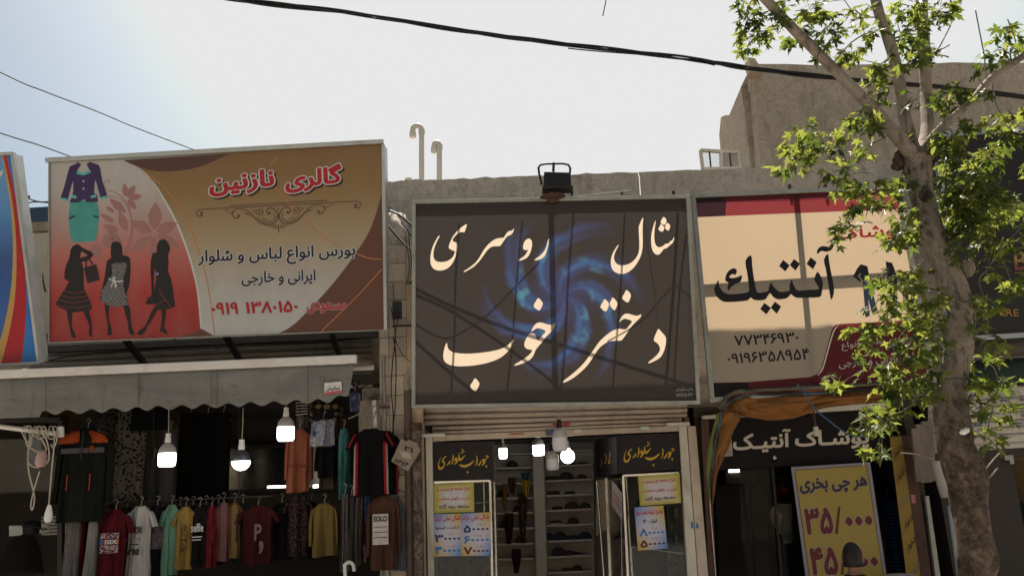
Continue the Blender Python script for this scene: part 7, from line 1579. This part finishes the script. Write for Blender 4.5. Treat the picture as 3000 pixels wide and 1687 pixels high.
for c, a, b, near in cents:
    n = max(5, int(math.pi * a * b / 165))
    for _ in range(n):
        th = rl_.uniform(0, 6.283); q = math.sqrt(rl_.random()); su, sv = a * q * math.cos(th) * 1.02, b * q * math.sin(th) * 1.02
        p = c + Vector((px(su, YT0), rl_.uniform(-.14, .14), -px(sv, YT0)))
        uu, vv = CLI[id(c)]; uu += su; vv += sv
        tw = [(abs(v_ - vv), u_, w_) for u_, v_, w_ in trunk]; _, tu, tw_ = min(tw)
        if 520 < vv < 1400 and abs(uu - tu) < tw_ * .62 and rl_.random() < .93: p.y = YT0 + rl_.uniform(.15, .5)
        sz = px(rl_.choice((17, 21, 26, 31, 36, 43)), YT0) * rl_.uniform(.8, 1.1)
        az = math.atan2(p.y - c.y, p.x - c.x) + rl_.uniform(-1.0, 1.0); droop = R(rl_.gauss(-34, 26)); rollr = R(rl_.gauss(0, 32))
        M4 = Matrix.Rotation(az - math.pi / 2, 4, 'Z') @ Matrix.Rotation(droop, 4, 'X') @ Matrix.Rotation(rollr, 4, 'Y')
        leaves.append((sz, p, M4, rl_.randrange(6)))
leaves.sort(key=lambda l: -(l[0] / l[1].y) + rl_.random() * .004)
for sz, p, M4, k in leaves[:300]:
    o = bpy.data.objects.new('leaf', lmesh[k]); C.objects.link(o); o.parent = tr
    o.matrix_local = Matrix.Translation(p - tr.location) @ M4 @ Matrix.Diagonal((sz, sz, sz, 1))
for mi in range(3):
    V, F = [], []
    for sz, p, M4, k in leaves[300:]:
        if k % 3 != mi: continue
        i0 = len(V); mt = Matrix.Translation(p - tr.location) @ M4 @ Matrix.Diagonal((sz, sz, sz, 1))
        V += [mt @ Vector(q) for q in shapes[k][0]]; F += [tuple(i0 + j for j in f) for f in shapes[k][1]]
    me = bpy.data.meshes.new('foliage'); me.from_pydata(V, [], F); add('foliage', me, m_lf[mi], tr, kind='stuff')

# ------------------------------------------------------------------ overhead cables
YC0 = 6.6
cbn = thing('cable_bundle', at(1500, 110, YC0), 'thick twisted bundle of black overhead cables crossing the sky', 'cable')
cpts = smooth_loop([(560, -24), (690, 0), (1000, 36), (1350, 88), (1640, 128), (2000, 172), (2200, 200), (2450, 228), (2700, 252), (3000, 286), (3400, 335), (4000, 415)], 14, False)
for s_ in range(4):
    p3 = []
    for i, (u, v) in enumerate(cpts):
        ph = i * .22 + s_ * 1.57 + .6 * math.sin(i * .07 + s_); rad = .014 + .006 * math.sin(i * .11 + s_ * 2)
        p3.append(at(u, v, YC0) + Vector((0, rad * math.cos(ph), rad * math.sin(ph) * 1.0)))
    MB().tube(p3, (.011, .009, .010, .008)[s_], 7).build('strand', m_wire, cbn)
p3 = [at(u, v + 6 + 5 * math.sin(i * .25), YC0) for i, (u, v) in enumerate(cpts) if 1650 < u < 2100]
MB().tube(p3, .006, 5).build('strand', m_wire, cbn)
cable('thin_cable', [at(u, v, 9.4) for u, v in ((-1000, -260), (-500, -40), (0, 212), (130, 268), (280, 325), (400, 375), (590, 447), (640, 468))], .009, m_wire, 'upper of two thin black cables coming in from the left sky')
cable('thin_cable', [at(u, v, 9.4) for u, v in ((-1000, 60), (-500, 225), (0, 390), (110, 424), (215, 462), (260, 480))], .009, m_wire, 'lower of two thin black cables ending behind the brown sign')
cable('thin_cable', [at(u, v, 8.8) for u, v in ((62, 572), (95, 586), (120, 592), (160, 594))], .010, m_wire, 'black cable in the gap between the blue and the brown sign')
cable('thin_cable', [at(u, v, 8.8) for u, v in ((64, 600), (95, 592), (125, 592), (160, 590))], .008, m_wire, 'second black cable crossing the gap left of the brown sign')
# wires over the roof whose shadows fall through the middle sign
rw = thing('roof_wiring', (1.0, 8.6, 5.8), 'wires strung between parapet and the middle sign', 'cable')
def shw(pts, r):   # a wire placed up the sun's path from where its shadow is seen on the sign
    P3 = [tuple(PM(u, v, -.02) + tosun * d) for u, v, d in pts]; MB().tube(smooth_loop(P3, 4, False), r, 5).build('wire', m_wire, rw)
for pts_, r_ in (([(1205, 830, .5), (1330, 890, .5), (1480, 950, .5), (1640, 1000, .5), (1830, 1060, .5), (2040, 1125, .5)], .011), ([(1205, 850, .35), (1300, 890, .35), (1400, 950, .35), (1530, 1040, .35), (1620, 1110, .35), (1680, 1170, .35)], .010), ([(1212, 985, .4), (1300, 1065, .4), (1400, 1150, .4), (1440, 1188, .4)], .011), ([(1210, 935, .45), (1280, 975, .45), (1330, 975, .45), (1420, 920, .45), (1500, 840, .45), (1580, 760, .45)], .006), ([(1780, 990, .4), (1880, 930, .4), (1950, 850, .4), (1985, 830, .4), (2030, 870, .4)], .005), ([(1345, 650, .3), (1335, 800, .3), (1330, 1000, .3), (1318, 1186, .3)], .012), ([(1530, 640, .3), (1515, 800, .3), (1500, 1000, .3), (1480, 1180, .3)], .010), ([(1680, 620, .3), (1665, 800, .3), (1655, 1000, .3), (1640, 1186, .3)], .012), ([(1830, 620, .3), (1820, 800, .3), (1805, 1000, .3), (1790, 1180, .3)], .010), ([(1985, 620, .3), (1975, 800, .3), (1960, 1000, .3), (1945, 1186, .3)], .016), ([(2010, 680, .3), (1990, 850, .3), (1975, 1100, .3)], .010)):
    shw(pts_, r_)

# ------------------------------------------------------------------ people
def person(top, label, cloth_m, skin_m, hair_m, face, cap=None, trouser=None):
    """standing figure of one continuous skin, face: heading angle (0 looks along +X)"""
    H = top.z - .125; t = thing('person', Vector((top.x, top.y, .122)), label, 'person', rz=face)
    s = H / 1.75; mb = MB()
    def tb(pts, rr, n=14): mb.tube([Vector(p) * s for p in pts], [q * s for q in rr], n)
    for sg in (-1, 1):
        tb([(0.0, sg * .09, .07), (-.01, sg * .09, .28), (.0, sg * .095, .48), (.005, sg * .095, .62), (0, sg * .09, .86)], [.05, .062, .058, .075, .095])
        tb([(-.07, sg * .09, .04), (.02, sg * .095, .045), (.12, sg * .1, .035), (.17, sg * .1, .03)], [.035, .045, .042, .025])
        tb([(0, sg * .17, 1.42), (-.01, sg * .215, 1.33), (-.015, sg * .235, 1.12), (.03, sg * .24, .92), (.05, sg * .235, .84)], [.065, .06, .05, .042, .03])
        tb([(.05, sg * .235, .84), (.065, sg * .23, .77), (.07, sg * .228, .70)], [.032, .036, .02], 10)
        for f in range(4): tb([(.05 + .016 * f, sg * .226, .745), (.06 + .015 * f, sg * .222, .69), (.062 + .012 * f, sg * .214, .655 + .006 * abs(f - 1))], [.011, .010, .008], 7)
        tb([(.085, sg * .222, .79), (.105, sg * .214, .755), (.108, sg * .208, .725)], [.012, .011, .009], 7)
    for z, w_, d_ in ((.80, .15, .11), ): pass
    rows = []
    for z, w_, d_, cx in ((.82, .14, .10, 0), (.92, .165, .115, 0), (1.05, .15, .105, 0), (1.18, .165, .115, 0), (1.32, .19, .12, -.005), (1.42, .185, .10, -.01), (1.475, .11, .075, -.015), (1.51, .065, .065, -.012)):
        rows.append([Vector((cx + d_ * math.cos(a), w_ * math.sin(a), z)) * s for a in [i * math.pi / 9 for i in range(18)]])
    i0 = len(mb.v); mb.grid(rows, True); mb.f.append(tuple(range(i0, i0 + 18))); mb.f.append(tuple(range(i0 + 7 * 18, i0 + 8 * 18)))
    tb([(-.015, 0, 1.46), (.0, 0, 1.56)], [.058, .055])
    hc = Vector((.015, 0, 1.638)); rows = []       # skull with jaw, nose and brow
    for i in range(13):
        ph = math.pi * i / 12; zz = -math.cos(ph) * .115; ring = []
        for j in range(20):
            a = 2 * math.pi * j / 20; rx = .098 * math.sin(ph); ry = .076 * math.sin(ph)
            x, y = rx * math.cos(a), ry * math.sin(a)
            if zz < -.02: x += .012 * (-.02 - zz) / .09 * (1 if x > 0 else -.4); y *= 1 - .25 * (-.02 - zz) / .09
            if abs(a) < .4 or a > 5.9:
                if -.035 < zz < .015: x += .022 * (1 - abs(zz + .02) / .05)
            ring.append((hc + Vector((x, y, zz))) * s)
        rows.append(ring)
    i0 = len(mb.v); mb.grid(rows, True)
    me = mb.mesh('body'); o = bpy.data.objects.new('tmp', me); C.objects.link(o)
    rm = o.modifiers.new('r', 'REMESH'); rm.mode = 'VOXEL'; rm.voxel_size = .011; sm_ = o.modifiers.new('s', 'SMOOTH'); sm_.iterations = 4; sm_.factor = .5
    me2 = bpy.data.meshes.new_from_object(o.evaluated_get(bpy.context.evaluated_depsgraph_get())); bpy.data.objects.remove(o); bpy.data.meshes.remove(me)
    me2.name = 'body'; me2.materials.clear()
    for m in (skin_m, cloth_m, trouser or cloth_m): me2.materials.append(m)
    for p in me2.polygons:
        z = p.center.z / s; p.use_smooth = True
        p.material_index = 0 if z > 1.50 or (abs(p.center.y) / s > .19 and z < .85) else (1 if z > .88 else 2)
    add('body', me2, None, t)
    mb = MB(); rows = []
    for i in range(9):                             # hair
        ph = math.pi * (.5 + .5 * i / 8) - .25 * (i == 0); ring = []
        for j in range(20):
            a = 2 * math.pi * j / 20; q = 1.10; front = math.cos(a)
            zz = -math.cos(ph) * .125
            if i < 3 and front > .2: zz += .05 * (3 - i) / 3 * front
            if i < 2 and front < 0: zz -= .05
            ring.append((hc + Vector((.098 * q * math.sin(ph) * math.cos(a) - .006, .078 * q * math.sin(ph) * math.sin(a), zz + .006))) * s)
        rows.append(ring)
    mb.grid(rows, True); mb.sm = True; o = add('hair', mb.mesh('hair'), hair_m, t); o.modifiers.new('t', 'SOLIDIFY').thickness = .012
    for sg in (-1, 1):
        mb = MB().lathe((hc + Vector((-.005, sg * .078, -.012))) * s, [(.006, -.03), (.016, -.01), (.018, .015), (.008, .032)], 8); add('ear', mb.mesh('ear'), skin_m, t)
        mb = MB().lathe((hc + Vector((.088, sg * .032, .004))) * s, [(.002, -.008), (.009, -.003), (.009, .003), (.002, .008)], 8); add('eye', mb.mesh('eye'), m_ink, t)
    mb = MB().tube([(hc + Vector((.094, -.022, -.062))) * s, (hc + Vector((.102, 0, -.06))) * s, (hc + Vector((.094, .022, -.062))) * s], .006, 6); add('mouth', mb.mesh('mouth'), M('lip', '7d4a44', .6), t)
    if cap is not None:
        mb = MB().lathe((hc + Vector((0, 0, .045))) * s, [(.112, 0), (.114, .03), (.095, .075), (.05, .10), (.01, .105)], 18); add('cap', mb.mesh('cap'), cap, t)
        rows = [[(hc + Vector((.09 + x * .10, y * (.075 - .03 * x * x), .048 - .03 * x - .02 * y * y))) * s for y in (-1, -.5, 0, .5, 1)] for x in (0, .33, .66, 1)]
        mb = MB().grid(rows); o = add('brim', mb.mesh('brim', smooth=True), cap, t); o.modifiers.new('t', 'SOLIDIFY').thickness = .006
    return t
m_skin = M('skin', '7a5847', .6, .1, 8); m_hair = M('dark_hair', '16110f', .6, .3, 60)
person(at(2492, 1592, 6.6), 'dark-haired passer-by in black walking past the yellow price banner', M('black_coat', '161416', .9, .2, 9), m_skin, m_hair, R(62))
# dark dressed mannequin with a cap inside the left window
mq = thing('capped_mannequin', Vector((at(85, 1600, 8.9).x, 8.95, .122)), 'dark mannequin in a black cap and coat inside the left shop window', 'mannequin')
YM = 8.95
MB().tube([at(40, 1760, YM), at(50, 1690, YM), at(60, 1630, YM), at(72, 1595, YM), at(84, 1570, YM), at(88, 1556, YM)], [.30, .26, .2, .16, .07, .055], 14).build('coat', M('black_wool', '141213', .95, .2, 12), mq)
c = at(92, 1548, YM); MB().lathe(c, [(.03, -.09), (.075, -.05), (.085, 0), (.08, .05), (.05, .075), (.01, .08)], 14).build('head', m_black, mq)
MB().lathe(c + Vector((0, 0, .02)), [(.092, 0), (.09, .03), (.06, .065), (.01, .07)], 14).build('cap', m_black, mq); MB().quadbox([c + Vector((.05, -.06, .03)), c + Vector((.05, .06, .03)), c + Vector((.17, .04, -.02)), c + Vector((.17, -.04, -.02))], [c + Vector((.05, -.06, .02)), c + Vector((.05, .06, .02)), c + Vector((.17, .04, -.03)), c + Vector((.17, -.04, -.03))]).build('cap_peak', m_black, mq)
b0 = at(40, 1760, YM); MB().box(b0.x - .3, b0.x + .3, YM - .25, YM + .25, .122, b0.z).build('plinth', m_dark, mq)
for q, lb in (([(-60, 1546), (60, 1544), (58, 1566), (-60, 1578)], 'added white board standing in for a car reflection behind the capped mannequin'), ([(112, 1640), (176, 1624), (176, 1662), (120, 1668)], 'added white board standing in for a car reflection right of the capped mannequin'), ([(-10, 1610), (14, 1640), (0, 1672), (-10, 1672)], 'small added white board standing in for a car reflection at the left edge below the capped mannequin')):
    MB().quadbox([PLW(*p, -.5) for p in q], [PLW(*p, -.55) for p in q]).build('display_board', M('pale_board', 'd8d8d6', .5, .08), label=lb, cat='board')  # made-up white boards imitating a pale vehicle's reflection in the window
